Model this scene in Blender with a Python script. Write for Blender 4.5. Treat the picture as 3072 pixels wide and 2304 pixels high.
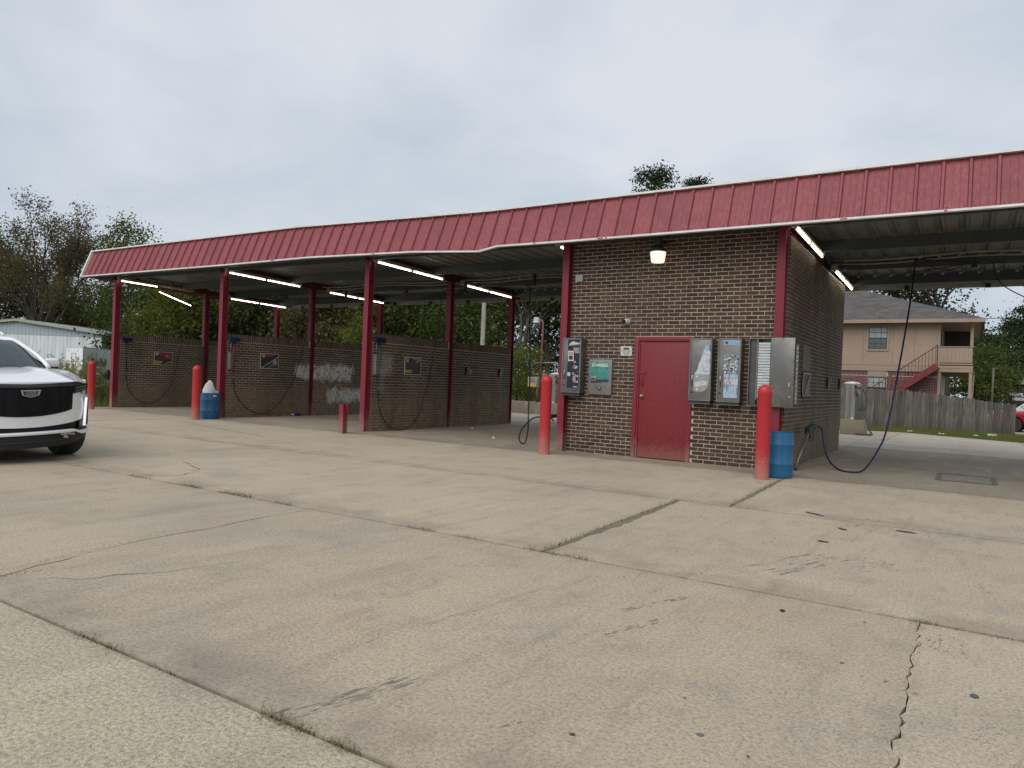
import bpy, bmesh, math, random
import numpy as np
from mathutils import Vector, Matrix

random.seed(7)
RNG = np.random.default_rng(11)
for o in list(bpy.data.objects):
    bpy.data.objects.remove(o)
scene = bpy.context.scene
COL = scene.collection
rad = math.radians

# ------------------------------------------------------------------ camera
cam_data = bpy.data.cameras.new('camera')
cam = bpy.data.objects.new('camera', cam_data)
COL.objects.link(cam)
R_ = Vector((0.842575, 0.537178, 0.038822))
U_ = Vector((-0.035461, -0.016594, 0.999233))
W_ = Vector((-0.537410, 0.843306, -0.005068))
cam.matrix_world = Matrix((
    (R_.x, U_.x, -W_.x, 0.0), (R_.y, U_.y, -W_.y, 0.0), (R_.z, U_.z, -W_.z, 1.29), (0, 0, 0, 1)))
cam_data.sensor_fit = 'HORIZONTAL'
cam_data.sensor_width = 36.0
cam_data.lens = 25.347
cam_data.clip_start = 0.05
cam_data.clip_end = 3000
scene.camera = cam

# ------------------------------------------------------------------ world: overcast sky
SUN_EL, SUN_AZ = rad(44), rad(-176)      # azimuth measured from +Y towards +X
world = bpy.data.worlds.new('World'); scene.world = world; world.use_nodes = True
wt = world.node_tree; wt.nodes.clear()
def wn(t, **k):
    n = wt.nodes.new(t)
    for a, b in k.items(): setattr(n, a, b)
    return n
tc = wn('ShaderNodeTexCoord'); sep = wn('ShaderNodeSeparateXYZ')
wt.links.new(tc.outputs['Generated'], sep.inputs[0])
zc = wn('ShaderNodeMath', operation='MAXIMUM'); wt.links.new(sep.outputs[2], zc.inputs[0]); zc.inputs[1].default_value = 0.0
za = wn('ShaderNodeMath', operation='ADD'); wt.links.new(zc.outputs[0], za.inputs[0]); za.inputs[1].default_value = 0.28
dx = wn('ShaderNodeMath', operation='DIVIDE'); wt.links.new(sep.outputs[0], dx.inputs[0]); wt.links.new(za.outputs[0], dx.inputs[1])
dy = wn('ShaderNodeMath', operation='DIVIDE'); wt.links.new(sep.outputs[1], dy.inputs[0]); wt.links.new(za.outputs[0], dy.inputs[1])
comb = wn('ShaderNodeCombineXYZ'); wt.links.new(dx.outputs[0], comb.inputs[0]); wt.links.new(dy.outputs[0], comb.inputs[1])
comb.inputs[2].default_value = 3.7
n1 = wn('ShaderNodeTexNoise'); n1.inputs['Scale'].default_value = 0.85; n1.inputs['Detail'].default_value = 5; n1.inputs['Roughness'].default_value = 0.5
n1.inputs['Distortion'].default_value = 0.5
n2 = wn('ShaderNodeTexNoise'); n2.inputs['Scale'].default_value = 3.2; n2.inputs['Detail'].default_value = 6; n2.inputs['Roughness'].default_value = 0.55
n2.inputs['Distortion'].default_value = 0.8
wt.links.new(comb.outputs[0], n1.inputs['Vector']); wt.links.new(comb.outputs[0], n2.inputs['Vector'])
mx = wn('ShaderNodeMix', data_type='FLOAT'); mx.inputs[0].default_value = 0.20
wt.links.new(n1.outputs[0], mx.inputs[2]); wt.links.new(n2.outputs[0], mx.inputs[3])
cr = wn('ShaderNodeValToRGB'); cr.color_ramp.elements[0].position = 0.34; cr.color_ramp.elements[1].position = 0.62
cr.color_ramp.elements[0].color = (0.405, 0.492, 0.592, 1); cr.color_ramp.elements[1].color = (0.675, 0.712, 0.760, 1)
wt.links.new(mx.outputs[0], cr.inputs[0])
sky = wn('ShaderNodeTexSky'); sky.sky_type = 'NISHITA'; sky.sun_disc = False
sky.sun_elevation = SUN_EL; sky.sun_rotation = SUN_AZ; sky.air_density = 1.2; sky.dust_density = 3.0
sk = wn('ShaderNodeVectorMath', operation='SCALE'); sk.inputs['Scale'].default_value = 0.085
wt.links.new(sky.outputs[0], sk.inputs[0])
mc = wn('ShaderNodeMix', data_type='RGBA'); mc.inputs[0].default_value = 0.88
wt.links.new(sk.outputs[0], mc.inputs[6]); wt.links.new(cr.outputs[0], mc.inputs[7])
bg = wn('ShaderNodeBackground'); bg.inputs['Strength'].default_value = 1.0
wt.links.new(mc.outputs[2], bg.inputs[0])
wo = wn('ShaderNodeOutputWorld'); wt.links.new(bg.outputs[0], wo.inputs[0])

# ------------------------------------------------------------------ sun (diffused by cloud)
sd = bpy.data.lights.new('sun', 'SUN'); sd.energy = 1.5; sd.angle = rad(50); sd.color = (1.0, 0.965, 0.91)
sun = bpy.data.objects.new('sun', sd); COL.objects.link(sun)
sdir = Vector((math.sin(SUN_AZ) * math.cos(SUN_EL), math.cos(SUN_AZ) * math.cos(SUN_EL), math.sin(SUN_EL)))
sun.rotation_euler = sdir.to_track_quat('Z', 'Y').to_euler()
sun.location = (0, 0, 30)

scene.view_settings.view_transform = 'Standard'
scene.view_settings.look = 'None'
scene.view_settings.exposure = 0.18
scene.view_settings.gamma = 1.0
scene.render.engine = 'CYCLES'
scene.cycles.max_bounces = 8

# ------------------------------------------------------------------ material helpers
def new_mat(name):
    m = bpy.data.materials.new(name); m.use_nodes = True
    nt = m.node_tree; b = nt.nodes['Principled BSDF']
    return m, nt, b
def nd(nt, t, **k):
    n = nt.nodes.new(t)
    for a, b in k.items(): setattr(n, a, b)
    return n
def setin(nt, sock, v):
    if hasattr(v, 'is_output') or isinstance(v, bpy.types.NodeSocket): nt.links.new(v, sock)
    elif isinstance(v, (tuple, list)) and len(v) == 3 and sock.type == 'RGBA': sock.default_value = (*v, 1)
    else: sock.default_value = v
def mth(nt, op, a, b=0.0, clamp=False):
    n = nd(nt, 'ShaderNodeMath', operation=op, use_clamp=clamp); setin(nt, n.inputs[0], a); setin(nt, n.inputs[1], b); return n.outputs[0]
def mixc(nt, f, a, b, bt='MIX'):
    n = nd(nt, 'ShaderNodeMix', data_type='RGBA', blend_type=bt); setin(nt, n.inputs[0], f); setin(nt, n.inputs[6], a); setin(nt, n.inputs[7], b); return n.outputs[2]
def posn(nt):
    return nd(nt, 'ShaderNodeNewGeometry').outputs['Position']
def mapv(nt, v, scale=(1, 1, 1), loc=(0, 0, 0), rot=(0, 0, 0)):
    n = nd(nt, 'ShaderNodeMapping'); nt.links.new(v, n.inputs[0]); n.inputs['Scale'].default_value = scale; n.inputs['Location'].default_value = loc; n.inputs['Rotation'].default_value = rot; return n.outputs[0]
def noise(nt, v, s, d=3.0, r=0.55, dist=0.0):
    n = nd(nt, 'ShaderNodeTexNoise'); nt.links.new(v, n.inputs['Vector']); n.inputs['Scale'].default_value = s; n.inputs['Detail'].default_value = d; n.inputs['Roughness'].default_value = r; n.inputs['Distortion'].default_value = dist; return n.outputs[0]
def ramp(nt, f, stops, interp='LINEAR'):
    n = nd(nt, 'ShaderNodeValToRGB'); cr = n.color_ramp; cr.interpolation = interp
    while len(cr.elements) < len(stops): cr.elements.new(0.5)
    for e, (p, c) in zip(cr.elements, stops):
        e.position = p; e.color = (*c, 1) if len(c) == 3 else c
    nt.links.new(f, n.inputs[0]); return n.outputs[0]
def smooth(nt, v, a, b):
    n = nd(nt, 'ShaderNodeMapRange', interpolation_type='SMOOTHSTEP'); setin(nt, n.inputs[0], v); n.inputs[1].default_value = a; n.inputs[2].default_value = b; return n.outputs[0]
def bump(nt, b, h, strength=0.3, dist=0.01):
    n = nd(nt, 'ShaderNodeBump'); n.inputs['Strength'].default_value = strength; n.inputs['Distance'].default_value = dist; nt.links.new(h, n.inputs['Height']); nt.links.new(n.outputs[0], b.inputs['Normal'])
def sepxyz(nt, v):
    n = nd(nt, 'ShaderNodeSeparateXYZ'); nt.links.new(v, n.inputs[0]); return n.outputs
MATS = {}
def M(name, c, c2=None, rough=0.6, metal=0.0, scale=6.0, detail=4, bmp=0.0, bscale=60.0, spec=0.5, stretch=(1, 1, 1), coat=0.0):
    """plain surface with a two-tone noise variation and an optional fine relief"""
    if name in MATS: return MATS[name]
    m, nt, b = new_mat(name)
    p = posn(nt)
    if c2 is None: c2 = tuple(x * 0.72 for x in c)
    f = noise(nt, mapv(nt, p, stretch), scale, detail, 0.6)
    f = smooth(nt, f, 0.32, 0.68)
    nt.links.new(mixc(nt, f, c, c2), b.inputs['Base Color'])
    b.inputs['Roughness'].default_value = rough; b.inputs['Metallic'].default_value = metal
    b.inputs['Specular IOR Level'].default_value = spec
    if coat: b.inputs['Coat Weight'].default_value = coat; b.inputs['Coat Roughness'].default_value = 0.05
    if bmp: bump(nt, b, noise(nt, p, bscale, 3, 0.6), bmp, 0.01)
    MATS[name] = m; return m
def EM(name, c, s, base=(0.8, 0.8, 0.8)):
    if name in MATS: return MATS[name]
    m, nt, b = new_mat(name)
    b.inputs['Base Color'].default_value = (*base, 1); b.inputs['Emission Color'].default_value = (*c, 1); b.inputs['Emission Strength'].default_value = s
    MATS[name] = m; return m

# ------------------------------------------------------------------ mesh helpers
class MB:
    def __init__(s): s.v = []; s.f = []
    def add(s, vs, fs):
        n = len(s.v); s.v += [tuple(p) for p in vs]; s.f += [tuple(i + n for i in f) for f in fs]; return s
    def box(s, x0, x1, y0, y1, z0, z1):
        return s.add([(x0, y0, z0), (x1, y0, z0), (x1, y1, z0), (x0, y1, z0), (x0, y0, z1), (x1, y0, z1), (x1, y1, z1), (x0, y1, z1)],
                     [(0, 3, 2, 1), (4, 5, 6, 7), (0, 1, 5, 4), (1, 2, 6, 5), (2, 3, 7, 6), (3, 0, 4, 7)])
    def bar(s, a, b, w, h, up=(0, 0, 1)):
        a = Vector(a); b = Vector(b); d = (b - a).normalized(); u = Vector(up)
        sd_ = d.cross(u)
        if sd_.length < 1e-5: sd_ = d.cross(Vector((1, 0, 0)))
        sd_.normalize(); u = sd_.cross(d).normalized(); sd_ *= w / 2; u *= h / 2
        vs = [a - sd_ - u, a + sd_ - u, a + sd_ + u, a - sd_ + u, b - sd_ - u, b + sd_ - u, b + sd_ + u, b - sd_ + u]
        return s.add(vs, [(0, 1, 2, 3), (7, 6, 5, 4), (0, 4, 5, 1), (1, 5, 6, 2), (2, 6, 7, 3), (3, 7, 4, 0)])
    def tube(s, pts, r, n=8, cap=True):
        pts = [Vector(p) for p in pts]; rs = r if isinstance(r, (list, tuple)) else [r] * len(pts)
        base = len(s.v); prev = None
        for i, p in enumerate(pts):
            d = (pts[min(i + 1, len(pts) - 1)] - pts[max(i - 1, 0)])
            d = d.normalized() if d.length > 1e-9 else Vector((0, 0, 1))
            if prev is None:
                a = d.cross(Vector((0, 0, 1)))
                if a.length < 1e-3: a = d.cross(Vector((1, 0, 0)))
            else: a = prev - d * prev.dot(d)
            a.normalize(); prev = a; b = d.cross(a)
            for k in range(n):
                t = 2 * math.pi * k / n
                s.v.append(tuple(p + (a * math.cos(t) + b * math.sin(t)) * rs[i]))
        for i in range(len(pts) - 1):
            for k in range(n):
                k2 = (k + 1) % n
                s.f.append((base + i * n + k, base + i * n + k2, base + (i + 1) * n + k2, base + (i + 1) * n + k))
        if cap:
            s.f.append(tuple(base + k for k in range(n - 1, -1, -1))); e = base + (len(pts) - 1) * n
            s.f.append(tuple(e + k for k in range(n)))
        return s
    def lathe(s, prof, n=24, c=(0, 0, 0)):
        base = len(s.v)
        for r, z in prof:
            for k in range(n):
                t = 2 * math.pi * k / n; s.v.append((c[0] + r * math.cos(t), c[1] + r * math.sin(t), c[2] + z))
        for i in range(len(prof) - 1):
            for k in range(n):
                k2 = (k + 1) % n; s.f.append((base + i * n + k, base + i * n + k2, base + (i + 1) * n + k2, base + (i + 1) * n + k))
        s.f.append(tuple(base + k for k in range(n - 1, -1, -1))); e = base + (len(prof) - 1) * n; s.f.append(tuple(e + k for k in range(n)))
        return s
    def prism(s, poly, a, b):
        """poly: list of 3D points (planar), extruded by vector a->b offset"""
        n = len(poly); off = Vector(b) - Vector(a); base = len(s.v)
        for p in poly: s.v.append(tuple(p))
        for p in poly: s.v.append(tuple(Vector(p) + off))
        s.f.append(tuple(base + k for k in range(n))); s.f.append(tuple(base + n + k for k in range(n - 1, -1, -1)))
        for k in range(n):
            k2 = (k + 1) % n; s.f.append((base + k, base + n + k, base + n + k2, base + k2))
        return s
    def grid(s, fn, nu, nv):
        base = len(s.v)
        for i in range(nu + 1):
            for j in range(nv + 1): s.v.append(tuple(fn(i / nu, j / nv)))
        for i in range(nu):
            for j in range(nv):
                a = base + i * (nv + 1) + j; s.f.append((a, a + 1, a + nv + 2, a + nv + 1))
        return s
    def mesh(s, name, smooth=False, fixn=True):
        me = bpy.data.meshes.new(name); me.from_pydata(s.v, [], s.f); me.update()
        if fixn:
            bm = bmesh.new(); bm.from_mesh(me); bmesh.ops.recalc_face_normals(bm, faces=bm.faces); bm.to_mesh(me); bm.free()
        if smooth: me.polygons.foreach_set('use_smooth', [True] * len(me.polygons))
        return me
    def build(s, name, mat, parent=None, smooth=False, auto=None, bevel=0.0, kind=None, fixn=True):
        me = s.mesh(name, smooth, fixn); 
        if bevel:
            bm = bmesh.new(); bm.from_mesh(me)
            bmesh.ops.bevel(bm, geom=[e for e in bm.edges if len(e.link_faces) == 2 and e.calc_face_angle(0) > 0.5], offset=bevel, segments=2, affect='EDGES', profile=0.6)
            bm.to_mesh(me); bm.free(); me.polygons.foreach_set('use_smooth', [True] * len(me.polygons)); auto = auto or 40
        if auto:
            me.polygons.foreach_set('use_smooth', [True] * len(me.polygons))
            try: me.set_sharp_from_angle(angle=rad(auto))
            except Exception: pass
        return put(name, me, mat, parent, kind)
def put(name, me, mat, parent=None, kind=None):
    o = bpy.data.objects.new(name, me); COL.objects.link(o)
    if mat is not None and len(me.materials) == 0: me.materials.append(mat)
    if parent is not None: attach(o, parent)
    if kind: o['kind'] = kind
    return o
WORLD_INV = {}
def attach(o, parent):
    o.parent = parent
    o.matrix_parent_inverse = WORLD_INV.get(parent.name, Matrix.Identity(4))
def thing(name, label, cat, loc=(0, 0, 0), rotz=0.0, group=None, local=False):
    """Empty at the thing's base. Parts are built in world coordinates, or in local ones when local=True"""
    o = bpy.data.objects.new(name, None); COL.objects.link(o); o.empty_display_size = 0.2
    o.location = loc; o.rotation_euler = (0, 0, rotz)
    if not local: WORLD_INV[o.name] = (Matrix.Translation(Vector(loc)) @ Matrix.Rotation(rotz, 4, 'Z')).inverted()
    tag(o, label, cat, group); return o
def tag(o, label, cat, group=None):
    o['label'] = label; o['category'] = cat
    if group: o['group'] = group
    return o
def struct(o): o['kind'] = 'structure'; return o
def copy_tree(o, parent=None):
    c = o.copy(); COL.objects.link(c)
    if parent is not None: c.parent = parent; c.matrix_parent_inverse = o.matrix_parent_inverse.copy()
    for ch in list(o.children): copy_tree(ch, c)
    return c
def crom(pts, k=8):
    """Catmull-Rom through the points"""
    P = [Vector(p) for p in pts]; P = [P[0] * 2 - P[1]] + P + [P[-1] * 2 - P[-2]]; out = []
    for i in range(1, len(P) - 2):
        for j in range(k):
            t = j / k; a, b, c, d = P[i - 1:i + 3]
            out.append(0.5 * ((2 * b) + (c - a) * t + (2 * a - 5 * b + 4 * c - d) * t * t + (3 * b - 3 * c + d - a) * t ** 3))
    out.append(P[-2]); return out
def text_mesh(body, size, shear=0.0, bold=0.0, extrude=0.0):
    cu = bpy.data.curves.new('lettering', 'FONT'); cu.body = body; cu.size = size; cu.shear = shear; cu.offset = bold; cu.extrude = extrude
    cu.align_x = 'CENTER'; cu.align_y = 'CENTER'; cu.resolution_u = 3
    ob = bpy.data.objects.new('lettering', cu); COL.objects.link(ob)
    dg = bpy.context.evaluated_depsgraph_get(); me = bpy.data.meshes.new_from_object(ob.evaluated_get(dg))
    bpy.data.objects.remove(ob); me.materials.clear(); return me
def text(body, size, mat, parent, loc, rot, shear=0.0, bold=0.0, name='lettering', sx=1.0):
    me = text_mesh(body, size, shear, bold, 0.0006); o = put(name, me, mat, parent)
    o.location = loc; o.rotation_euler = rot; o.scale = (sx, 1, 1); return o

# ------------------------------------------------------------------ special materials
def concrete_mat(name, ca, cb, coarse=0.0):
    m, nt, b = new_mat(name); p = posn(nt)
    big = noise(nt, p, 0.45, 6, 0.66, 0.2)
    med = noise(nt, p, 2.2, 7, 0.70, 0.15)
    strk = noise(nt, mapv(nt, p, (3.2, 0.42, 1), rot=(0, 0, 0.06)), 2.4, 6, 0.68)
    fine = noise(nt, p, 55, 3, 0.7)
    grit = noise(nt, p, 190, 2, 0.7)
    col = mixc(nt, smooth(nt, big, 0.36, 0.66), ca, cb)
    col = mixc(nt, mth(nt, 'MULTIPLY', smooth(nt, med, 0.50, 0.72), 0.55), col, tuple(x * 0.74 for x in cb))
    col = mixc(nt, mth(nt, 'MULTIPLY', smooth(nt, strk, 0.50, 0.76), 0.50), col, tuple(x * 0.66 for x in cb))
    # pale worn streaks and warm rust-coloured areas
    col = mixc(nt, mth(nt, 'MULTIPLY', smooth(nt, noise(nt, mapv(nt, p, (2.6, 0.6, 1), (4, 2, 0)), 1.1, 4, 0.55), 0.56, 0.74), 0.45), col, (0.52, 0.445, 0.335))
    col = mixc(nt, mth(nt, 'MULTIPLY', smooth(nt, noise(nt, mapv(nt, p, (1, 1, 1), (9, 3, 0)), 0.9, 4, 0.6), 0.53, 0.72), 0.42), col, (0.47, 0.345, 0.25))
    col = mixc(nt, mth(nt, 'MULTIPLY', smooth(nt, noise(nt, mapv(nt, p, (1, 1, 1), (21, 5, 0)), 0.7, 6, 0.68), 0.52, 0.70), 0.45), col, (0.295, 0.262, 0.235))
    # grain
    g = mth(nt, 'ADD', mth(nt, 'MULTIPLY', fine, 0.5), mth(nt, 'MULTIPLY', grit, 0.5))
    gl = ramp(nt, g, [(0.37, (0.50 - coarse, 0.49 - coarse, 0.48 - coarse)), (0.5, (1, 1, 1)), (0.62, (1.34 + coarse, 1.31 + coarse, 1.26 + coarse))])
    col = mixc(nt, 0.85, col, gl, 'MULTIPLY')
    # dirt washed along the joints
    sy_ = sepxyz(nt, p)[1]; edge = None
    for yj in (1.95, 4.88, 8.08, 11.42):
        k = smooth(nt, mth(nt, 'ABSOLUTE', mth(nt, 'SUBTRACT', sy_, yj)), 0.34, 0.02)
        edge = k if edge is None else mth(nt, 'MAXIMUM', edge, k)
    col = mixc(nt, mth(nt, 'MULTIPLY', mth(nt, 'MULTIPLY', edge, smooth(nt, noise(nt, p, 1.6, 5, 0.65), 0.36, 0.62)), 0.42), col, (0.20, 0.165, 0.135))
    seam = None
    for yj in (1.81, 4.75, 7.97, 11.40):
        k = smooth(nt, mth(nt, 'ABSOLUTE', mth(nt, 'SUBTRACT', sy_, yj)), 0.042, 0.010)
        seam = k if seam is None else mth(nt, 'MAXIMUM', seam, k)
    col = mixc(nt, mth(nt, 'MULTIPLY', mth(nt, 'MULTIPLY', seam, smooth(nt, noise(nt, p, 5.5, 5, 0.7), 0.40, 0.68)), 0.45), col, (0.13, 0.11, 0.082))
    # oil drips and tyre-darkened lanes
    col = mixc(nt, mth(nt, 'MULTIPLY', smooth(nt, noise(nt, mapv(nt, p, (1.0, 0.22, 1), (2, 7, 0)), 1.3, 6, 0.62), 0.55, 0.72), 0.36), col, (0.215, 0.185, 0.155))
    # pits and drips
    v = nd(nt, 'ShaderNodeTexVoronoi'); nt.links.new(mapv(nt, p, (1, 1, 1)), v.inputs['Vector']); v.inputs['Scale'].default_value = 26 if coarse else 7.0
    v.inputs['Randomness'].default_value = 1.0
    thr = mth(nt, 'MULTIPLY', smooth(nt, noise(nt, p, 2.3, 2), 0.45, 0.75), 0.16 if coarse else 0.085)
    pit = mth(nt, 'LESS_THAN', v.outputs['Distance'], thr)
    col = mixc(nt, mth(nt, 'MULTIPLY', pit, 0.62), col, (0.10, 0.085, 0.07))
    oi = nd(nt, 'ShaderNodeObjectInfo').outputs['Random']
    tone = mth(nt, 'ADD', mth(nt, 'MULTIPLY', oi, 0.12), 0.93)
    hs = nd(nt, 'ShaderNodeHueSaturation'); nt.links.new(col, hs.inputs['Color']); nt.links.new(tone, hs.inputs['Value'])
    nt.links.new(hs.outputs[0], b.inputs['Base Color'])
    b.inputs['Roughness'].default_value = 0.88; b.inputs['Specular IOR Level'].default_value = 0.3
    h = mth(nt, 'SUBTRACT', mth(nt, 'ADD', fine, mth(nt, 'MULTIPLY', grit, 0.6 + coarse)), mth(nt, 'MULTIPLY', pit, 0.8))
    bump(nt, b, h, 0.35 + coarse, 0.004); return m
CONC = concrete_mat('worn_concrete', (0.480, 0.402, 0.294), (0.410, 0.348, 0.264))
CONC_R = concrete_mat('rough_concrete', (0.485, 0.415, 0.295), (0.420, 0.365, 0.268), 0.22)
CONC_BAY = concrete_mat('shaded_damp_bay_concrete', (0.34, 0.29, 0.22), (0.26, 0.225, 0.175))  # bay floors: canopy shade put into the darker colour, along with damp
CONC_BACK = concrete_mat('pale_back_concrete', (0.46, 0.405, 0.325), (0.39, 0.345, 0.285))

def boxmask(nt, yz, y0, y1, z0, z1, nz, s=0.06, amp=0.35):
    y, z = yz
    w = mth(nt, 'MULTIPLY', mth(nt, 'SUBTRACT', nz, 0.5), amp)
    y = mth(nt, 'ADD', y, w); z = mth(nt, 'ADD', z, w)
    a = mth(nt, 'MULTIPLY', smooth(nt, y, y0 - s, y0 + s), smooth(nt, y, y1 + s, y1 - s))
    c = mth(nt, 'MULTIPLY', smooth(nt, z, z0 - s, z0 + s), smooth(nt, z, z1 + s, z1 - s))
    return mth(nt, 'MULTIPLY', a, c)
def brick_mat(name, cols, stain=0.0, paint=(), grime=0.3, mortar=None):
    m, nt, b = new_mat(name); g = nd(nt, 'ShaderNodeNewGeometry'); p = g.outputs['Position']
    if mortar is None:
        oi = nd(nt, 'ShaderNodeObjectInfo').outputs['Random']
        r = mth(nt, 'FRACT', mth(nt, 'ADD', oi, g.outputs['Random Per Island']))
        n = len(cols); col = ramp(nt, r, [((i + 0.5) / n, c) for i, c in enumerate(cols)])
        nz = noise(nt, p, 21, 4, 0.65)
        col = mixc(nt, mth(nt, 'MULTIPLY', smooth(nt, nz, 0.42, 0.7), 0.6), col, (0.035, 0.024, 0.02))
        col = mixc(nt, mth(nt, 'MULTIPLY', smooth(nt, noise(nt, p, 60, 3, 0.7), 0.56, 0.78), 0.35), col, (0.20, 0.13, 0.09))
    else:
        col = mixc(nt, smooth(nt, noise(nt, p, 12, 4, 0.6), 0.3, 0.7), mortar, tuple(x * 0.72 for x in mortar))
    sx = sepxyz(nt, p); yz = (sx[1], sx[2])
    big = noise(nt, p, 1.4, 5, 0.65, 0.5); fin = noise(nt, p, 9, 4, 0.7)
    if stain:
        zz = mth(nt, 'ADD', sx[2], mth(nt, 'MULTIPLY', mth(nt, 'SUBTRACT', big, 0.5), 1.1))
        zz = mth(nt, 'SUBTRACT', zz, mth(nt, 'MULTIPLY', smooth(nt, sx[1], 12.6, 16.2), 0.18))
        f = mth(nt, 'MULTIPLY', smooth(nt, zz, 1.0, 0.42), stain)
        if mortar is None: col = mixc(nt, mth(nt, 'MULTIPLY', f, 0.85), col, mixc(nt, smooth(nt, fin, 0.35, 0.65), (0.36, 0.27, 0.155), (0.23, 0.175, 0.11)))
        else: col = mixc(nt, f, col, (0.075, 0.055, 0.038))
    col = mixc(nt, mth(nt, 'MULTIPLY', smooth(nt, noise(nt, mapv(nt, p, (1, 1, 0.35)), 1.1, 4, 0.6), 0.42, 0.7), grime), col, (0.05, 0.042, 0.034))
    for (y0, y1, z0, z1, a, s) in paint:
        pn = noise(nt, p, 3.3, 5, 0.7, 0.8)
        k = mth(nt, 'MULTIPLY', boxmask(nt, yz, y0, y1, z0, z1, pn, s + .04, 0.62), a)
        k = mth(nt, 'MULTIPLY', k, smooth(nt, noise(nt, mapv(nt, p, (1, 1, 0.55)), 8.5, 5, 0.75, 1.6), 0.36, 0.52))
        col = mixc(nt, k, col, (0.72, 0.72, 0.69))
    nt.links.new(col, b.inputs['Base Color'])
    b.inputs['Roughness'].default_value = 0.85; b.inputs['Specular IOR Level'].default_value = 0.35
    bump(nt, b, noise(nt, p, 75, 3, 0.7), 0.4, 0.006); return m
BROWNS = [(0.060, 0.036, 0.025), (0.112, 0.062, 0.037), (0.086, 0.048, 0.030), (0.038, 0.026, 0.022), (0.128, 0.074, 0.044), (0.070, 0.039, 0.027)]
WALLB = [(0.125, 0.085, 0.058), (0.180, 0.122, 0.080), (0.098, 0.068, 0.050), (0.150, 0.100, 0.068)]
BR_ROOM = brick_mat('room_brick', BROWNS, grime=0.15)
MO_ROOM = brick_mat('room_mortar', None, grime=0.22, mortar=(0.60, 0.525, 0.42))
BR_SIDE = brick_mat('room_side_brick', WALLB, stain=0.45, grime=0.45)
MO_SIDE = brick_mat('room_side_mortar', None, stain=0.5, grime=0.5, mortar=(0.52, 0.46, 0.35))
BR_A = brick_mat('divider_brick', WALLB, stain=0.55, grime=0.4)
BR_B = brick_mat('divider_brick_painted', WALLB, stain=0.95, grime=0.35, paint=[(14.45, 16.75, 1.10, 1.50, 0.92, 0.05), (15.7, 17.6, 0.40, 0.80, 0.85, 0.05)])
BR_C = brick_mat('divider_brick_smeared', WALLB, stain=1.0, grime=0.4, paint=[(12.38, 12.76, 1.34, 1.78, 0.32, 0.08), (12.38, 12.50, 0.9, 1.3, 0.2, 0.08)])
MO_A = brick_mat('divider_mortar', None, stain=0.6, grime=0.35, mortar=(0.62, 0.55, 0.42))
MO_B = brick_mat('divider_mortar_painted', None, stain=0.95, grime=0.35, mortar=(0.62, 0.55, 0.42), paint=[(14.45, 16.75, 1.10, 1.50, 0.8, 0.05), (15.7, 17.6, 0.40, 0.80, 0.6, 0.05)])
MO_C = brick_mat('divider_mortar_stained', None, stain=1.0, grime=0.35, mortar=(0.62, 0.55, 0.42))

def faded_paint(name, c, dust, zfade=0.0, rough=0.5, streak=0.35, amt=0.5):
    """paint with chalky streaks, and road dust splashed up to zfade metres"""
    m, nt, b = new_mat(name); p = posn(nt); sx = sepxyz(nt, p)
    st = noise(nt, mapv(nt, p, (22, 22, 0.7)), 1.3, 4, 0.65)
    col = mixc(nt, mth(nt, 'MULTIPLY', smooth(nt, st, 0.4, 0.75), streak), c, dust)
    col = mixc(nt, mth(nt, 'MULTIPLY', smooth(nt, noise(nt, p, 2.1, 4, 0.6), 0.45, 0.75), streak * 0.7), col, tuple(x * 0.62 for x in c))
    oi = nd(nt, 'ShaderNodeObjectInfo').outputs['Random']; hs = nd(nt, 'ShaderNodeHueSaturation'); nt.links.new(col, hs.inputs['Color']); nt.links.new(mth(nt, 'ADD', mth(nt, 'MULTIPLY', oi, 0.16), 0.92), hs.inputs['Value']); col = hs.outputs[0]
    if zfade:
        zz = mth(nt, 'ADD', sx[2], mth(nt, 'MULTIPLY', mth(nt, 'SUBTRACT', noise(nt, p, 9, 4, 0.7), 0.5), zfade * 0.9))
        f = mth(nt, 'MULTIPLY', smooth(nt, zz, zfade, 0.0), amt)
        col = mixc(nt, f, col, (0.40, 0.27, 0.22))
        ch = mth(nt, 'GREATER_THAN', noise(nt, mapv(nt, p, (1, 1, 0.5)), 16, 4, 0.65), 0.69)
        col = mixc(nt, mth(nt, 'MULTIPLY', ch, 0.75), col, mixc(nt, noise(nt, p, 30), (0.10, 0.035, 0.025), (0.42, 0.30, 0.26)))
        sp = mth(nt, 'GREATER_THAN', noise(nt, p, 38, 2, 0.5), 0.68)
        col = mixc(nt, mth(nt, 'MULTIPLY', mth(nt, 'MULTIPLY', sp, smooth(nt, sx[2], zfade * 2, 0.1)), 0.5), col, (0.5, 0.4, 0.34))
    nt.links.new(col, b.inputs['Base Color']); b.inputs['Roughness'].default_value = rough; b.inputs['Specular IOR Level'].default_value = 0.4
    bump(nt, b, noise(nt, p, 25, 3, 0.6), 0.12, 0.01); return m
FASCIA = faded_paint('faded_red_metal', (0.245, 0.050, 0.060), (0.36, 0.145, 0.155), rough=0.55, streak=0.45)
FASCIA_RIB = faded_paint('faded_red_rib', (0.23, 0.042, 0.055), (0.33, 0.11, 0.125), rough=0.5, streak=0.45)
COLRED = faded_paint('column_red', (0.215, 0.020, 0.036), (0.24, 0.06, 0.07), 0.55, rough=0.45, streak=0.25, amt=0.55)
DOORRED = faded_paint('door_red', (0.205, 0.022, 0.030), (0.22, 0.05, 0.055), 0.35, rough=0.42, streak=0.18, amt=0.3)
FRAMERED = faded_paint('frame_red', (0.205, 0.020, 0.034), (0.24, 0.05, 0.06), 0.4, rough=0.42, streak=0.2, amt=0.45)
BOLRED = faded_paint('bollard_red', (0.50, 0.030, 0.040), (0.50, 0.075, 0.08), 0.50, rough=0.42, streak=0.18, amt=0.55)
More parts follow.
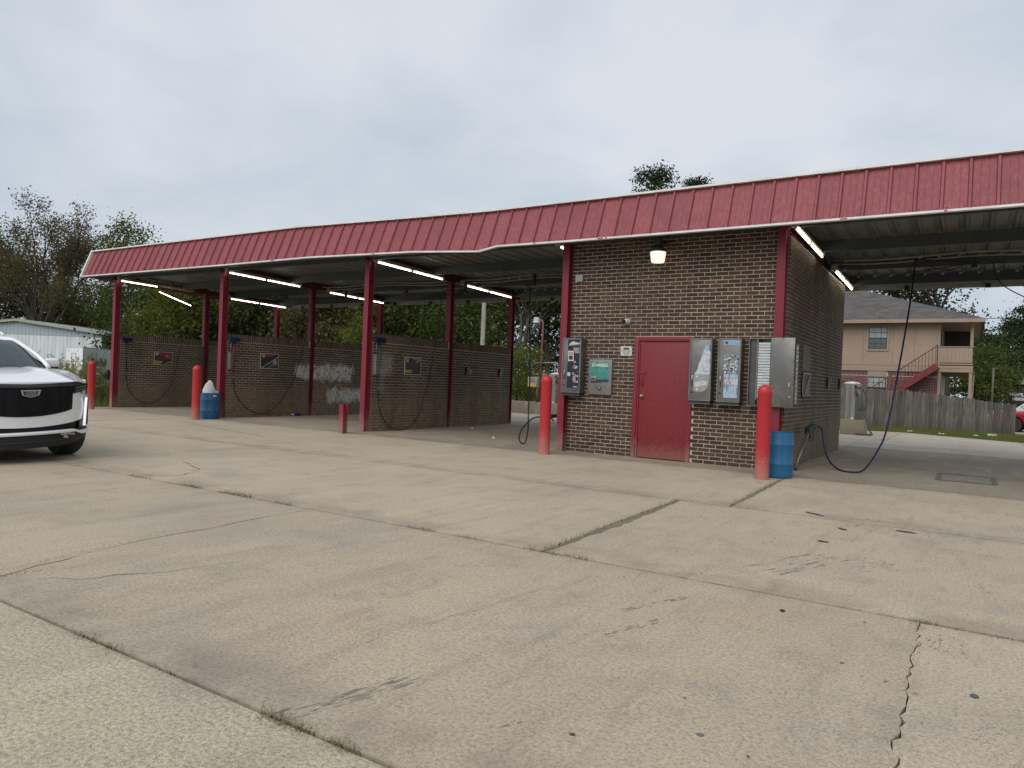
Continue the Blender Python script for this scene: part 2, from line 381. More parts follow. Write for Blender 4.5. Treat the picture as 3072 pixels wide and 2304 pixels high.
WHITE_TRIM = M('white_trim', (0.80, 0.80, 0.78), (0.66, 0.65, 0.62), rough=0.5, scale=3)
DECK = M('roof_deck_metal', (0.165, 0.168, 0.155), (0.115, 0.118, 0.11), rough=0.55, scale=2.0, stretch=(3, 0.4, 1))
PURLIN = M('purlin_grey', (0.060, 0.074, 0.080), (0.042, 0.052, 0.058), rough=0.55, scale=1.5)
RAFTER = M('rafter_red', (0.13, 0.018, 0.028), rough=0.5)
STEEL = M('galvanised_steel', (0.42, 0.43, 0.44), (0.30, 0.31, 0.32), rough=0.42, metal=0.85, scale=5, bmp=0.05)
BLACK = M('black_rubber', (0.012, 0.012, 0.013), (0.02, 0.02, 0.021), rough=0.6)
BLACKM = M('black_metal', (0.015, 0.016, 0.018), rough=0.5)
BEIGE = M('aged_housing', (0.42, 0.38, 0.29), (0.30, 0.26, 0.19), rough=0.5)
TUBE = EM('lit_tube', (1.0, 0.95, 0.84), 8.0)

# ------------------------------------------------------------------ ground
def ground_mat():
    m, nt, b = new_mat('rough_grass_ground'); p = posn(nt)
    c = mixc(nt, smooth(nt, noise(nt, p, 0.5, 5, 0.65), 0.35, 0.65), (0.085, 0.105, 0.030), (0.115, 0.105, 0.045))
    c = mixc(nt, smooth(nt, noise(nt, p, 11, 4, 0.7), 0.4, 0.7), c, (0.045, 0.062, 0.018))
    nt.links.new(c, b.inputs['Base Color']); b.inputs['Roughness'].default_value = 0.95; b.inputs['Specular IOR Level'].default_value = 0.1
    bump(nt, b, noise(nt, p, 18, 4, 0.7), 0.8, 0.05); return m
GRASSM = ground_mat()
SOIL = M('joint_soil', (0.075, 0.06, 0.042), (0.05, 0.042, 0.03), rough=0.95, scale=14, bmp=0.4)
mb = MB(); mb.grid(lambda u, v: ((u - 0.5) * 1800, (v - 0.5) * 1800 + 200, -0.045), 6, 6)
struct(mb.build('ground', GRASSM))

lot = bpy.data.objects.new('concrete_lot', None); COL.objects.link(lot); lot['kind'] = 'structure'
lot['label'] = 'worn tan concrete forecourt divided into slabs by grassy joints'
MB().box(-44.9, 11.9, -8.9, 11.5, -0.044, -0.034).build('joint_filler', SOIL, lot)
MB().box(-22.2, 11.9, 11.5, 25.0, -0.044, -0.034).build('joint_filler', SOIL, lot)
GAP = 0.010
def jag(x0, y0, x1, y1, n, amp, seed=0):
    r = random.Random(seed); out = []
    for i in range(n + 1):
        t = i / n; j = amp * (r.random() * 2 - 1) * (0 if i in (0, n) else 1)
        out.append((x0 + (x1 - x0) * t + j, y0 + (y1 - y0) * t + (0.3 * amp * (r.random() - .5) if 0 < i < n else 0)))
    return out
def slab(left, right, mat, dz=0.0):
    """left, right: polylines from near (low y) to far"""
    L = [(q[0] + (q[2] if len(q) > 2 else GAP), q[1]) for q in left]; Rr = [(q[0] - (q[2] if len(q) > 2 else GAP), q[1]) for q in right]
    L[0] = (L[0][0], L[0][1] + GAP); L[-1] = (L[-1][0], L[-1][1] - GAP); Rr[0] = (Rr[0][0], Rr[0][1] + GAP); Rr[-1] = (Rr[-1][0], Rr[-1][1] - GAP)
    poly = [(x, y, dz) for x, y in L] + [(x, y, dz) for x, y in reversed(Rr)]
    mb = MB(); mb.prism(poly, (0, 0, 0), (0, 0, -0.03 - dz)); mb.build('slab', mat, lot)
def row(y0, y1, edges, mat):
    """edges: list of x values or polylines"""
    E = [e if isinstance(e, list) else [(e, y0), (e, y1)] for e in edges]
    for i in range(len(E) - 1):
        slab(E[i], E[i + 1], mat[i] if isinstance(mat, list) else mat, 0.0015 * ((i * 7) % 3 - 1))
row(-9, -1.3, [-45, -30, -18, -9.2, -4.4, 0.5, 5.4, 12], CONC_R)
row(-1.3, 1.81, [-45, -30, -18, -9.2, -4.4, 0.5, 5.4, 12], CONC_R)
K1 = jag(-4.80, 1.81, -5.10, 2.85, 7, 0.02, 3) + jag(-5.10, 2.85, -5.24, 4.75, 9, 0.025, 4)[1:]
K4 = [(-0.175, 1.81)] + jag(-0.18, 2.0, -0.19, 3.2, 26, 0.020, 5) + jag(-0.19, 3.2, -0.205, 4.6, 24, 0.017, 6)[1:] + [(-0.20, 4.75)]
rk = random.Random(44); K4 = [(x, y, rk.choice((.0012, .002, .0035, .005, .0075))) for x, y in K4]; K1 = [(x, y, rk.choice((.005, .008, .012))) for x, y in K1]
row(1.81, 4.75, [-45, -33, -21, -15.3, -10.2, K1, K4, 4.8, 12], CONC)
K5 = jag(-9.70, 4.75, -10.42, 7.97, 9, 0.03, 8)
row(4.75, 7.97, [-45, -33, -21, -16, K5, jag(-2.70, 4.75, -2.76, 7.97, 8, 0.012, 9), 2.3, 7, 12], CONC)
row(7.97, 11.40, [-45, -33, -22.3, -16.8, jag(-10.42, 7.97, -11.0, 11.4, 8, 0.02, 12), jag(-2.19, 7.97, -2.28, 11.4, 12, 0.02, 10), 2.6, 7.5, 12], CONC)
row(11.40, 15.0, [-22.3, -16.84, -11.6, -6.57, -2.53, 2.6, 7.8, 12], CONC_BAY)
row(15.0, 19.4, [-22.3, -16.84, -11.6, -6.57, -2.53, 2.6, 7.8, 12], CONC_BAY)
row(19.4, 22.5, [-22.3, -17, -11.6, -6.57, -2.53, 2.6, 7.8, 12], CONC_BACK)
slabs8 = [-22.3, -15.6, -9.0, -4.8, -2.0, 1.3, 4.0, 12]; back8 = [25.6, 25.8, 26.0, 27.4, 28.6, 26.6, 25.4, 25.2]
for i in range(7):
    slab([(slabs8[i], 22.5), (slabs8[i], back8[i])], [(slabs8[i + 1], 22.5), (slabs8[i + 1], back8[i + 1])], CONC_BACK)

# hairline cracks (thin, wandering) on the slabs
CRACK = M('crack_dirt', (0.045, 0.038, 0.03), rough=0.95)
def crack(pts, w, seed):
    r = random.Random(seed); P = []
    for i in range(len(pts) - 1):
        a, b = Vector((*pts[i], 0)), Vector((*pts[i + 1], 0)); n = max(2, int((b - a).length / 0.10)); d = (b - a).normalized(); s = Vector((-d.y, d.x, 0))
        for k in range(n): P.append(a.lerp(b, k / n) + s * r.uniform(-0.035, 0.035))
    P.append(Vector((*pts[-1], 0))); mb = MB(); L = []; Q = []
    for i, p in enumerate(P):
        d = (P[min(i + 1, len(P) - 1)] - P[max(0, i - 1)]).normalized(); s = Vector((-d.y, d.x, 0)) * w * r.uniform(0.25, 1.1) * 0.5
        L.append((p + s)); Q.append((p - s))
    vs = [(v.x, v.y, 0.0045) for v in L] + [(v.x, v.y, 0.0045) for v in Q]; n = len(L)
    mb.add(vs, [(i, i + 1, n + i + 1, n + i) for i in range(n - 1)]); mb.build('crack', CRACK, lot)
crack([(-9.0, 5.9), (-8.2, 5.6), (-7.9, 5.1), (-8.2, 4.8)], 0.012, 1)
crack([(-4.6, 2.1), (-4.25, 2.6), (-4.1, 3.1)], 0.006, 2)
crack([(-3.9, 1.55), (-4.3, 1.5), (-4.7, 1.1)], 0.007, 3)
crack([(-3.0, 20.5), (-1.5, 21.4), (0.6, 21.2), (3, 22)], 0.016, 4)
crack([(-2.2, 23.2), (-1.6, 24.6), (-2.6, 25.5)], 0.014, 5)
crack([(0.2, 22.8), (0.9, 23.3), (1.2, 24.3)], 0.012, 6)
crack([(-2.75, 14.0), (-1.0, 14.4), (0.9, 14.2)], 0.012, 8)
crack([(-11.2, 9.2), (-13.5, 9.7), (-16, 10.3)], 0.018, 9)
# tyre scuffs: bundles of thin worn rubber strokes
SCUFF = M('tyre_rubber_scuff', (0.185, 0.16, 0.15), (0.29, 0.25, 0.215), rough=0.9, scale=30)
def scuff(cx, cy, ang, length, width, n, seed, mat=None):
    r = random.Random(seed); mb = MB(); d = Vector((math.cos(ang), math.sin(ang), 0)); s = Vector((-d.y, d.x, 0))
    for k in range(n):
        o = s * r.uniform(-width / 2, width / 2) + d * r.uniform(-length / 2, length / 2); l = r.uniform(0.03, 0.22) * length; w = r.uniform(0.0012, 0.0042)
        c = Vector((cx, cy, 0.003)) + o; dd = (d + s * r.uniform(-0.06, 0.06)).normalized()
        p = [c - dd * l / 2, c - s * w, c + dd * l / 2, c + s * w]
        mb.add([(q.x, q.y, 0.003 + 0.0001 * k / n) for q in p], [(0, 1, 2, 3)])
    mb.build('tyre_scuff', mat or SCUFF, lot)
scuff(-2.05, 2.10, 1.30, 0.62, 0.10, 60, 1)
scuff(-1.53, 4.08, 1.17, 0.55, 0.05, 30, 2)
scuff(-1.47, 3.60, 1.25, 0.42, 0.05, 26, 3)
scuff(-1.05, 5.75, 1.20, 0.95, 0.30, 60, 4)
scuff(-0.55, 6.1, 1.2, 0.5, 0.15, 24, 5)
scuff(-0.75, 7.9, 1.25, 0.9, 0.7, 46, 6)
scuff(-0.30, 8.0, 1.25, 0.6, 0.5, 26, 7)
scuff(-0.10, 4.42, 1.35, 0.3, 0.14, 26, 8)
scuff(-0.62, 2.36, 0.9, 0.14, 0.10, 26, 9)
scuff(0.12, 5.9, 1.2, 0.3, 0.16, 20, 10)
scuff(-1.65, 1.55, 0.35, 0.20, 0.03, 14, 11)
scuff(-1.42, 2.30, 1.3, 0.16, 0.04, 12, 12)
# faint worn white line and dirt drift along one joint
PALEM = M('pale_scrape', (0.50, 0.435, 0.33), (0.45, 0.385, 0.285), rough=0.9, scale=40)
scuff(-2.28, 3.45, 1.43, 0.95, 0.045, 90, 51, PALEM)
scuff(0.1, 3.35, 1.4, 0.2, 0.08, 30, 52, PALEM)
def drift(x, y0, y1, w, seed):
    r = random.Random(seed); n = 24; L = []; Q = []
    for i in range(n + 1):
        t = i / n; y = y0 + (y1 - y0) * t; k = w * (0.35 + 0.65 * math.sin(t * math.pi)) * r.uniform(0.5, 1.2)
        L.append((x[0] + (x[1] - x[0]) * t - k * 0.35, y, 0.0052)); Q.append((x[0] + (x[1] - x[0]) * t + k * 0.65, y, 0.0052))
    MB().add(L + Q, [(i, i + 1, n + 2 + i, n + 1 + i) for i in range(n)]).build('dirt_drift', M('drift_dirt', (0.19, 0.155, 0.105), (0.25, 0.21, 0.15), rough=0.95, scale=40, bmp=0.5), lot)
drift((-2.70, -2.76), 4.78, 7.9, 0.10, 3); drift((-2.19, -2.28), 8.1, 11.0, 0.06, 4)

# ------------------------------------------------------------------ canopy
def zr(y): return 3.87 - 0.025 * (y - 12.0)         # underside of the rafters
def lerp_tab(x, tab):
    for (a, va), (b, vb) in zip(tab, tab[1:]):
        if x <= b: return va + (vb - va) * (x - a) / (b - a) if x > a else va
    return tab[-1][1]
FB = [(-22.9, 3.945), (-16, 3.925), (-12.9, 3.935), (-9.8, 3.865), (-8.10, 3.757), (-7.72, 3.843), (-6.2, 3.83), (3.4, 3.83)]
FT = [(-22.9, 4.735), (-13.7, 4.735), (-8.4, 4.60), (3.4, 4.615)]
FY = [(-22.9, 11.42), (-12.9, 11.42), (-9.8, 11.41), (-8.10, 11.36), (-7.72, 11.42), (3.4, 11.42)]
canopy = thing('carwash_canopy', 'long flat car wash canopy with dented faded red ribbed fascia', 'canopy', (-10, 15, 0))
XL, XR_ = -22.9, 3.4
PITCH = 0.3255
xs = []; x = XR_ - 0.02
ribs_x = []
xx = -1.089 - PITCH * 67
while xx < XR_ - 0.05:
    if xx > XL + 0.05: ribs_x.append(xx)
    xx += PITCH
edges = [XL] + ribs_x + [XR_]
def fpt(x, t, off=0.0):
    yb, zb, zt = lerp_tab(x, FY), lerp_tab(x, FB), lerp_tab(x, FT)
    y = yb + (11.74 - yb) * t; z = zb + (zt - zb) * t
    return (x, y - off * 0.93, z + off * 0.37)
for a, b in zip(edges, edges[1:]):
    mb = MB()
    n = 3
    cuts = sorted(set([a, b] + [k for k, _ in FB if a < k < b]))
    for c, d in zip(cuts, cuts[1:]):
        mb.add([fpt(c, 0), fpt(d, 0), fpt(d, 1), fpt(c, 1), fpt(c, 0, -0.02), fpt(d, 0, -0.02), fpt(d, 1, -0.02), fpt(c, 1, -0.02)], [(0, 1, 2, 3), (7, 6, 5, 4), (0, 4, 5, 1), (1, 5, 6, 2), (2, 6, 7, 3), (3, 7, 4, 0)])
    w = b - a
    for s in (0.36, 0.64):                            # shallow stiffening creases pressed in the pan
        c = a + w * s; mb.add([fpt(c - .012, 0.02, .0005), fpt(c, 0.02, .004), fpt(c + .012, 0.02, .0005), fpt(c + .012, 0.98, .0005), fpt(c, 0.98, .004), fpt(c - .012, 0.98, .0005)], [(0, 1, 4, 5), (1, 2, 3, 4)])
    mb.build('fascia_panel', FASCIA, canopy)
for xr in ribs_x:
    mb = MB(); w0, w1 = 0.030, 0.016; jx = random.uniform(-.006, .006)
    P = [fpt(xr + jx - w0, 0, .001), fpt(xr + jx - w1, 0, .034), fpt(xr + jx + w1, 0, .034), fpt(xr + jx + w0, 0, .001), fpt(xr - w0, 1, .001), fpt(xr - w1, 1, .034), fpt(xr + w1, 1, .034), fpt(xr + w0, 1, .001)]
    mb.add(P, [(0, 1, 5, 4), (1, 2, 6, 5), (2, 3, 7, 6), (0, 3, 2, 1), (4, 5, 6, 7)]); mb.build('fascia_rib', FASCIA_RIB, canopy)
# white trim along the lower and upper edge, in lengths
def trim(name, xa, xb, t, h, d, dz):
    cuts = sorted(set([xa, xb] + [k for k, _ in FB if xa < k < xb]))
    for c, e in zip(cuts, cuts[1:]):
        a = Vector(fpt(c, t)); b = Vector(fpt(e, t)); a.z += dz; b.z += dz; a.y -= 0.012; b.y -= 0.012
        MB().bar(a, b, d, h).build(name, WHITE_TRIM, canopy)
step = 3.05; x = XL
while x < XR_:
    e = min(x + step, XR_); trim('lower_trim', x, e - 0.004, 0.0, 0.030, 0.085, -0.010); trim('upper_trim', x, e - 0.004, 1.0, 0.034, 0.12, 0.014); x = e
a = Vector(fpt(XL, 0)); b = Vector(fpt(XL, 1))
MB().bar((XL - 0.03, a.y - 0.02, a.z - .03), (XL - 0.03, b.y - 0.02, b.z + .04), 0.06, 0.09, (0, 1, 0)).build('end_trim', WHITE_TRIM, canopy)
MB().prism([(XL - 0.002, 11.46, 3.93), (XL - 0.002, 18.6, 3.72), (XL - 0.002, 18.6, 4.55), (XL - 0.002, 11.76, 4.70)], (0, 0, 0), (-0.02, 0, 0)).build('end_fascia', FASCIA, canopy)
# scraped spots on the trim, screws along the fascia foot
rs = random.Random(8); scr = MB()
for xq in (-6.9, -5.6, -5.45, -1.7, -0.4, -10.9, -14.2, -17.5):
    w_ = rs.uniform(.03, .12); q = Vector(fpt(xq, 0)); scr.box(xq, xq + w_, q.y - .0575, q.y - .0555, q.z - .019, q.z - .003)
scr.build('trim_scrape', FASCIA_RIB, canopy, kind='stuff')
sm_ = MB()
for xr in ribs_x:
    for dxs in (-.06, .06):
        for tt in (.06, .93):
            q = Vector(fpt(xr + dxs, tt, .004)); sm_.box(q.x - .006, q.x + .006, q.y - .004, q.y + .004, q.z - .006, q.z + .006)
sm_.build('fascia_screw', RAFTER, canopy, kind='stuff')
# soffit lip behind the lower trim, roof sheets, back fascia
cuts = [k for k, _ in FB]
mb = MB()
for c, d in zip(cuts, cuts[1:]):
    za, zb_ = lerp_tab(c, FB) - .03, lerp_tab(d, FB) - .03
    mb.add([(c, 11.46, za), (d, 11.46, zb_), (d, 11.72, max(zb_, 3.86) + .015), (c, 11.72, max(za, 3.86) + .015)], [(0, 1, 2, 3)])
mb.build('soffit_lip', PURLIN, canopy)
def deck_profile(w):
    P = []; k = 0.0
    for i in range(3):
        c = (i + 0.5) * w / 3; P += [(c - 0.055, 0), (c - 0.03, 0.035), (c + 0.03, 0.035), (c + 0.055, 0)]
        for s in (0.105,): P += [(c + s - .008, 0), (c + s, 0.008), (c + s + .008, 0)]
    return [(0, 0)] + P + [(w, 0)]
DW = PITCH * 3; prof = deck_profile(DW); mbd = MB(); y0, y1 = 11.72, 18.62; n = len(prof)
mbd.add([(px, y0, zr(y0) + 0.215 + pz) for px, pz in prof] + [(px, y1, zr(y1) + 0.215 + pz) for px, pz in prof], [(i, i + 1, n + i + 1, n + i) for i in range(n - 1)])
me_deck = mbd.mesh('roof_deck_sheet', fixn=False); me_deck.materials.append(DECK)
x = XL + 0.01
while x + DW < XR_ + 0.02:
    o = put('roof_deck_sheet', me_deck, None, canopy); o.location.x = x; x += DW + 0.002
MB().box(XL + .02, XR_ - .02, 11.78, 18.58, 4.36, 4.42).build('roof_top', WHITE_TRIM, canopy)
def cpurlin(y, h=0.2, z=None):
    zb = zr(y) + 0.012; mb = MB(); mb.box(XL + .03, XR_ - .03, y - 0.004, y + 0.004, zb, zb + h); mb.box(XL + .03, XR_ - .03, y + .004, y + 0.06, zb, zb + .006); mb.box(XL + .03, XR_ - .03, y + .004, y + 0.06, zb + h - .006, zb + h)
    mb.build('purlin', PURLIN, canopy)
for y in (11.95, 14.0, 15.95, 17.85): cpurlin(y)
# rivet clips along the purlins (light folded tabs)
clipm = MB().prism([(-0.035, 0, 0), (0.035, 0, 0), (0.018, 0, 0.035), (-0.018, 0, 0.035)], (0, 0, 0), (0, -0.01, 0)).mesh('purlin_clip'); clipm.materials.append(M('clip_metal', (0.5, 0.5, 0.48), rough=0.5))
for y in (15.95, 17.85):
    x = -12.0
    while x < XR_ - .2:
        o = put('purlin_clip', clipm, None, canopy); o.location = (x, y - 0.006, zr(y) + 0.178); x += PITCH
LINES = dict(A=-22.04, B=-16.84, C=-11.60, D=-6.505, E=-2.625, F=2.62)
for k, X in LINES.items():
    mb = MB(); ya, yb = 11.88, 18.45
    for (w, za, zb) in ((0.10, 0, 0.010), (0.012, 0.010, 0.19), (0.10, 0.19, 0.20)):
        mb.add([(X - w / 2, ya, zr(ya) + za), (X + w / 2, ya, zr(ya) + za), (X + w / 2, yb, zr(yb) + za), (X - w / 2, yb, zr(yb) + za), (X - w / 2, ya, zr(ya) + zb), (X + w / 2, ya, zr(ya) + zb), (X + w / 2, yb, zr(yb) + zb), (X - w / 2, yb, zr(yb) + zb)],
               [(0, 3, 2, 1), (4, 5, 6, 7), (0, 1, 5, 4), (1, 2, 6, 5), (2, 3, 7, 6), (3, 0, 4, 7)])
    mb.build('rafter', RAFTER, canopy)
    for y in (12.02, 15.05, 18.03):
        if k in 'DE' and y > 13: continue
        mb = MB(); zt = zr(y) - 0.002; w = 0.068
        mb.box(X - w, X + w, y - 0.085, y - 0.074, 0, zt); mb.box(X - w, X + w, y + 0.074, y + 0.085, 0, zt); mb.box(X - 0.006, X + 0.006, y - 0.074, y + 0.074, 0, zt)
        co = mb.build('column', COLRED, canopy)
        MB().box(X - .085, X + .085, y - .1, y + .1, zt + .001, zt + 0.0115).build('cap_plate', RAFTER, co)
MB().box(XL + .05, XR_ - .05, 18.50, 18.53, zr(18.5) - 0.02, zr(18.5) + 0.20).build('back_eave', M('back_eave_grey', (0.42, 0.41, 0.39), rough=0.6), canopy)
MB().box(XL + .05, XR_ - .05, 18.66, 18.68, 3.72, 4.5).build('back_fascia', FASCIA, canopy)
bk = MB().box(-0.05, 0.05, 18.46, 18.494, zr(18.5) - 0.035, zr(18.5) + 0.06).mesh('eave_bracket'); bk.materials.append(BLACKM)
x = -21.2
while x < 3.2:
    o = put('eave_bracket', bk, None, canopy); o.location.x = x; x += 1.53
# water conduits running the length of the bays under the roof
COND = M('conduit_pvc', (0.36, 0.34, 0.28), rough=0.5)
for (xa, xb) in ((-16.7, -11.75), (-11.4, -6.7), (-2.4, 2.5)):
    for dy, dz in ((0, 0), (0.25, -0.03)):
        P = [(xa + (xb - xa) * t, 15.30 + dy, zr(15.3) + 0.10 + dz - 0.03 * math.sin(t * math.pi * 3)) for t in [i / 14 for i in range(15)]]
        MB().tube(P, 0.017, 6).build('conduit', COND, canopy, smooth=True)

# ------------------------------------------------------------------ brick dividers and equipment room
BL, BH, CH = 0.1920, 0.0562, 0.0677
ME_CACHE = {}
def unit_brick(mat, dx_, dy_):
    key = (mat.name, dx_, dy_)
    if key not in ME_CACHE:
        me = MB().box(-dx_ / 2, dx_ / 2, -dy_ / 2, dy_ / 2, -BH / 2, BH / 2).mesh('brick')
        me.materials.append(mat); ME_CACHE[key] = me
    return ME_CACHE[key]
def lay(owner, bricks, mat, axis, depth, limit=300):
    """bricks: (centre xyz, length); axis 'x' or 'y' = running direction. The 'limit' nearest to the camera become parts, the rest one part"""
    bricks = sorted(bricks, key=lambda b: (Vector(b[0]) - Vector((0, 0, 1.29))).length)
    mb = MB(); r = random.Random(len(bricks))
    for i, (c, l) in enumerate(bricks):
        j = r.uniform(-0.0025, 0.0025); dzj = r.uniform(-0.0015, 0.0015)
        if axis == 'x': c = (c[0], c[1] + j, c[2] + dzj)
        else: c = (c[0] + j, c[1], c[2] + dzj)
        if i < limit:
            me = unit_brick(mat, BL, depth) if axis == 'x' else unit_brick(mat, depth, BL)
            o = put('brick', me, None, owner); o.location = c; s = l / BL
            o.scale = (s, 1, 1) if axis == 'x' else (1, s, 1)
        else:
            h = l / 2; d = depth / 2
            if axis == 'x': mb.box(c[0] - h, c[0] + h, c[1] - d, c[1] + d, c[2] - BH / 2, c[2] + BH / 2)
            else: mb.box(c[0] - d, c[0] + d, c[1] - h, c[1] + h, c[2] - BH / 2, c[2] + BH / 2)
    if mb.v: mb.build('brickwork', mat, owner, kind='stuff', fixn=False)
def courses(a, b, z0, z1, holes=()):
    """running bond between a and b: list of (centre along, z, length)"""
    out = []; k = 0
    while z0 + k * CH + BH < z1:
        z = z0 + k * CH + CH / 2; s = a - (0.1016 if k % 2 else 0.0)
        while s < b - 0.02:
            l0, l1 = max(s, a), min(s + BL, b)
            segs = [(l0, l1)]
            for (ha, hb, hz0, hz1) in holes:
                if hz0 < z < hz1:
                    ns = []
                    for (p, q) in segs:
                        if q <= ha or p >= hb: ns.append((p, q))
                        else:
                            if p < ha - 0.02: ns.append((p, ha))
                            if q > hb + 0.02: ns.append((hb, q))
                    segs = ns
            for p, q in segs:
                if q - p > 0.025: out.append(((p + q) / 2, z, q - p))
            s += 0.2032
        k += 1
    return out
def divider(X, label, bm, mm, limit=300):
    w = thing('brick_divider_wall', label, 'wall', (X, 15, 0), group='brick dividers between the wash bays')
    bricks = []; sold = MB(); cap = 2.03
    for (ya, yb) in ((12.125, 14.955), (15.145, 17.935)):
        MB().box(X - 0.0895, X + 0.0895, ya + .004, yb - .004, 0.0, 2.222).build('mortar_core', mm, w)
        bricks += [((X, c, z), l) for c, z, l in courses(ya, yb, 0.0, cap)]
        y = ya + .002; r = random.Random(int(X * 10))
        while y + 0.057 < yb:                        # soldier course on top
            j = r.uniform(-.003, .003); sold.box(X - 0.094 + j, X + 0.094 + j, y, y + 0.0572, cap + 0.012, 2.236 + r.uniform(-.003, .003)); y += 0.0677
    lay(w, bricks, bm, 'y', 0.186, limit)
    sold.build('soldier_course', bm, w, kind='stuff', fixn=False)
    return w
divider(LINES['A'], 'leftmost low brick divider wall, sign with a red car on it', BR_A, MO_A)
divider(LINES['B'], 'low brick divider wall smeared with white paint over graffiti', BR_B, MO_B)
divider(LINES['C'], 'low tan-stained brick divider wall nearest the red door room', BR_C, MO_C)

room = thing('equipment_room', 'brown brick equipment room with a red steel door', 'building', (-4.56, 12.1, 0))
XA_, XB_ = -6.432, -2.698
DX0, DX1, DZ = -5.110, -4.035, 2.155
MB().box(XA_ + .003, DX0 - .003, 12.079, 12.25, 0, 4.05).build('mortar_core', MO_ROOM, room)
MB().box(DX1 + .003, XB_ - .003, 12.079, 12.25, 0, 4.05).build('mortar_core', MO_ROOM, room)
MB().box(DX0 - .001, DX1 + .001, 12.080, 12.25, DZ + .003, 4.05).build('mortar_core', MO_ROOM, room)
lay(room, [((c, 12.115, z), l) for c, z, l in courses(XA_, XB_, 0.002, 4.03, [(DX0 - .006, DX1 + .006, 0, DZ + 0.01)])], BR_ROOM, 'x', 0.08, 300)
# side walls and back
MB().box(-2.72, -2.531, 12.137, 17.985, 0, zr(15) - .045).build('mortar_core', MO_SIDE, room)
sb = [((-2.566, c, z), l) for c, z, l in courses(12.125, 14.985, 0.002, 3.80)] + [((-2.566, c, z), l) for c, z, l in courses(15.025, 18.0, 0.002, 3.76)]
mbs = sorted(sb, key=lambda b: (Vector(b[0]) - Vector((0, 0, 1.29))).length)
side = MB().box(-2.535, -2.528, 14.99, 15.02, 0.02, 3.66).build('control_joint', M('sealant', (0.30, 0.27, 0.21), rough=0.8), room)
side_b = MB()
for c, l in mbs:
    j = random.uniform(-.002, .002); side_b.box(c[0] - .04 + j, c[0] + .04 + j, c[1] - l / 2, c[1] + l / 2, c[2] - BH / 2, c[2] + BH / 2)
side_b.build('side_brickwork', BR_SIDE, room, kind='stuff', fixn=False)
MB().box(-6.56, -6.45, 12.137, 17.98, 0, zr(15) - .03).build('mortar_core', MO_SIDE, room)
lb = MB()
for c, z, l in courses(12.125, 18.0, 0.002, 3.66): lb.box(-6.572, -6.50, c - l / 2, c + l / 2, z - BH / 2, z + BH / 2)
lb.build('side_brickwork', BR_SIDE, room, kind='stuff', fixn=False)
MB().box(-6.45, -2.72, 17.8, 17.985, 0, 3.68).build('back_wall', BR_SIDE, room)
# door
fr = MB(); F0, F1 = 12.045, 12.20
fr.box(DX0, DX0 + .075, F0, F1, 0.0, DZ); fr.box(DX1 - .075, DX1, F0, F1, 0.0, DZ); fr.box(DX0 + .075, DX1 - .075, F0, F1, DZ - .075, DZ)
fr.build('door_frame', FRAMERED, room, bevel=0.006)
MB().box(DX0 + .078, DX0 + .105, F0 + .018, F1, 0, DZ - .078).build('door_stop', FRAMERED, room)
door = MB().box(DX0 + .108, DX1 - .079, F0 + .030, F0 + .075, 0.015, DZ - .080).build('door', DOORRED, room, bevel=0.004)
BRASS = M('brass', (0.42, 0.29, 0.11), rough=0.35, metal=0.8)
mk = MB(); mk.lathe([(0.038, 0), (0.036, 0.008), (0.016, 0.012), (0.016, 0.03), (0.03, 0.04), (0.032, 0.055), (0.022, 0.066)], 16)
kn = mk.build('door_knob', BRASS, door, smooth=True); kn.location = (DX0 + .17, F0 + .029, 1.10); kn.rotation_euler = (rad(90), 0, 0)
MB().box(DX0 + .085, DX0 + .23, F0 + .012, F0 + .028, 1.50, 1.545).build('hasp', FRAMERED, door)
MB().tube(crom([(DX0 + .165, F0 + .026, 1.44), (DX0 + .165, F0 - .02, 1.42), (DX0 + .165, F0 - .02, 1.32), (DX0 + .165, F0 + .026, 1.29)], 5), 0.009, 6).build('pull_handle', FRAMERED, door, smooth=True)
MB().box(DX0 + .03, DX0 + .11, F0 + .004, F0 + .0165, 0.25, 0.36).build('hinge', FRAMERED, room)

# ------------------------------------------------------------------ strip lights
def strip(label, X, y0, y1, dx=0.0, fallen=False, tubes=2):
    zc = zr((y0 + y1) / 2)
    t = thing('strip_light', label, 'light', (X, (y0 + y1) / 2, zc), group='fluorescent strip lights under the canopy')
    z0, z1 = zr(y0) + 0.045, zr(y1) + 0.045
    mb = MB(); w = 0.055
    mb.add([(X - w, y0, z0 - .04), (X + w, y0, z0 - .04), (X + w * .5, y0, z0 + .035), (X - w * .5, y0, z0 + .035), (X - w, y1, z1 - .04), (X + w, y1, z1 - .04), (X + w * .5, y1, z1 + .035), (X - w * .5, y1, z1 + .035)],
           [(0, 1, 2, 3), (7, 6, 5, 4), (0, 4, 5, 1), (1, 5, 6, 2), (2, 6, 7, 3), (3, 7, 4, 0)])
    mb.build('housing', BEIGE, t)
    MB().box(X - .06, X + .06, y0 - .055, y0 - .002, z0 - .06, z0 + .05).build('end_cap', BEIGE, t)
    L = (y1 - y0 - 0.16) / 2
    for k in range(2):
        ya = y0 + 0.04 + k * (L + 0.08); za = z0 - 0.066 + (z1 - z0) * (ya - y0) / (y1 - y0); zb = za + (z1 - z0) * L / (y1 - y0)
        A = (X, ya, za); B = (X, ya + L, zb)
        if fallen and k == 1: A = (X, ya + 0.0, za - 0.15); B = (X, ya + L * 0.97, za - 0.47)
        MB().tube([A, B], 0.012, 10).build('tube', TUBE, t, smooth=True)
        if not (fallen and k == 1):
            for y_, z_ in ((ya - .012, za), (ya + L + .012, zb)): MB().box(X - .02, X + .02, y_ - .010, y_ + .010, z_ - .022, z_ + .034).build('lamp_holder', BEIGE, t)
        else: MB().tube([(X, ya - .02, z0 - .04), (X, ya, za - 0.14)], 0.004, 5).build('hanging_wire', BLACK, t)
    return t
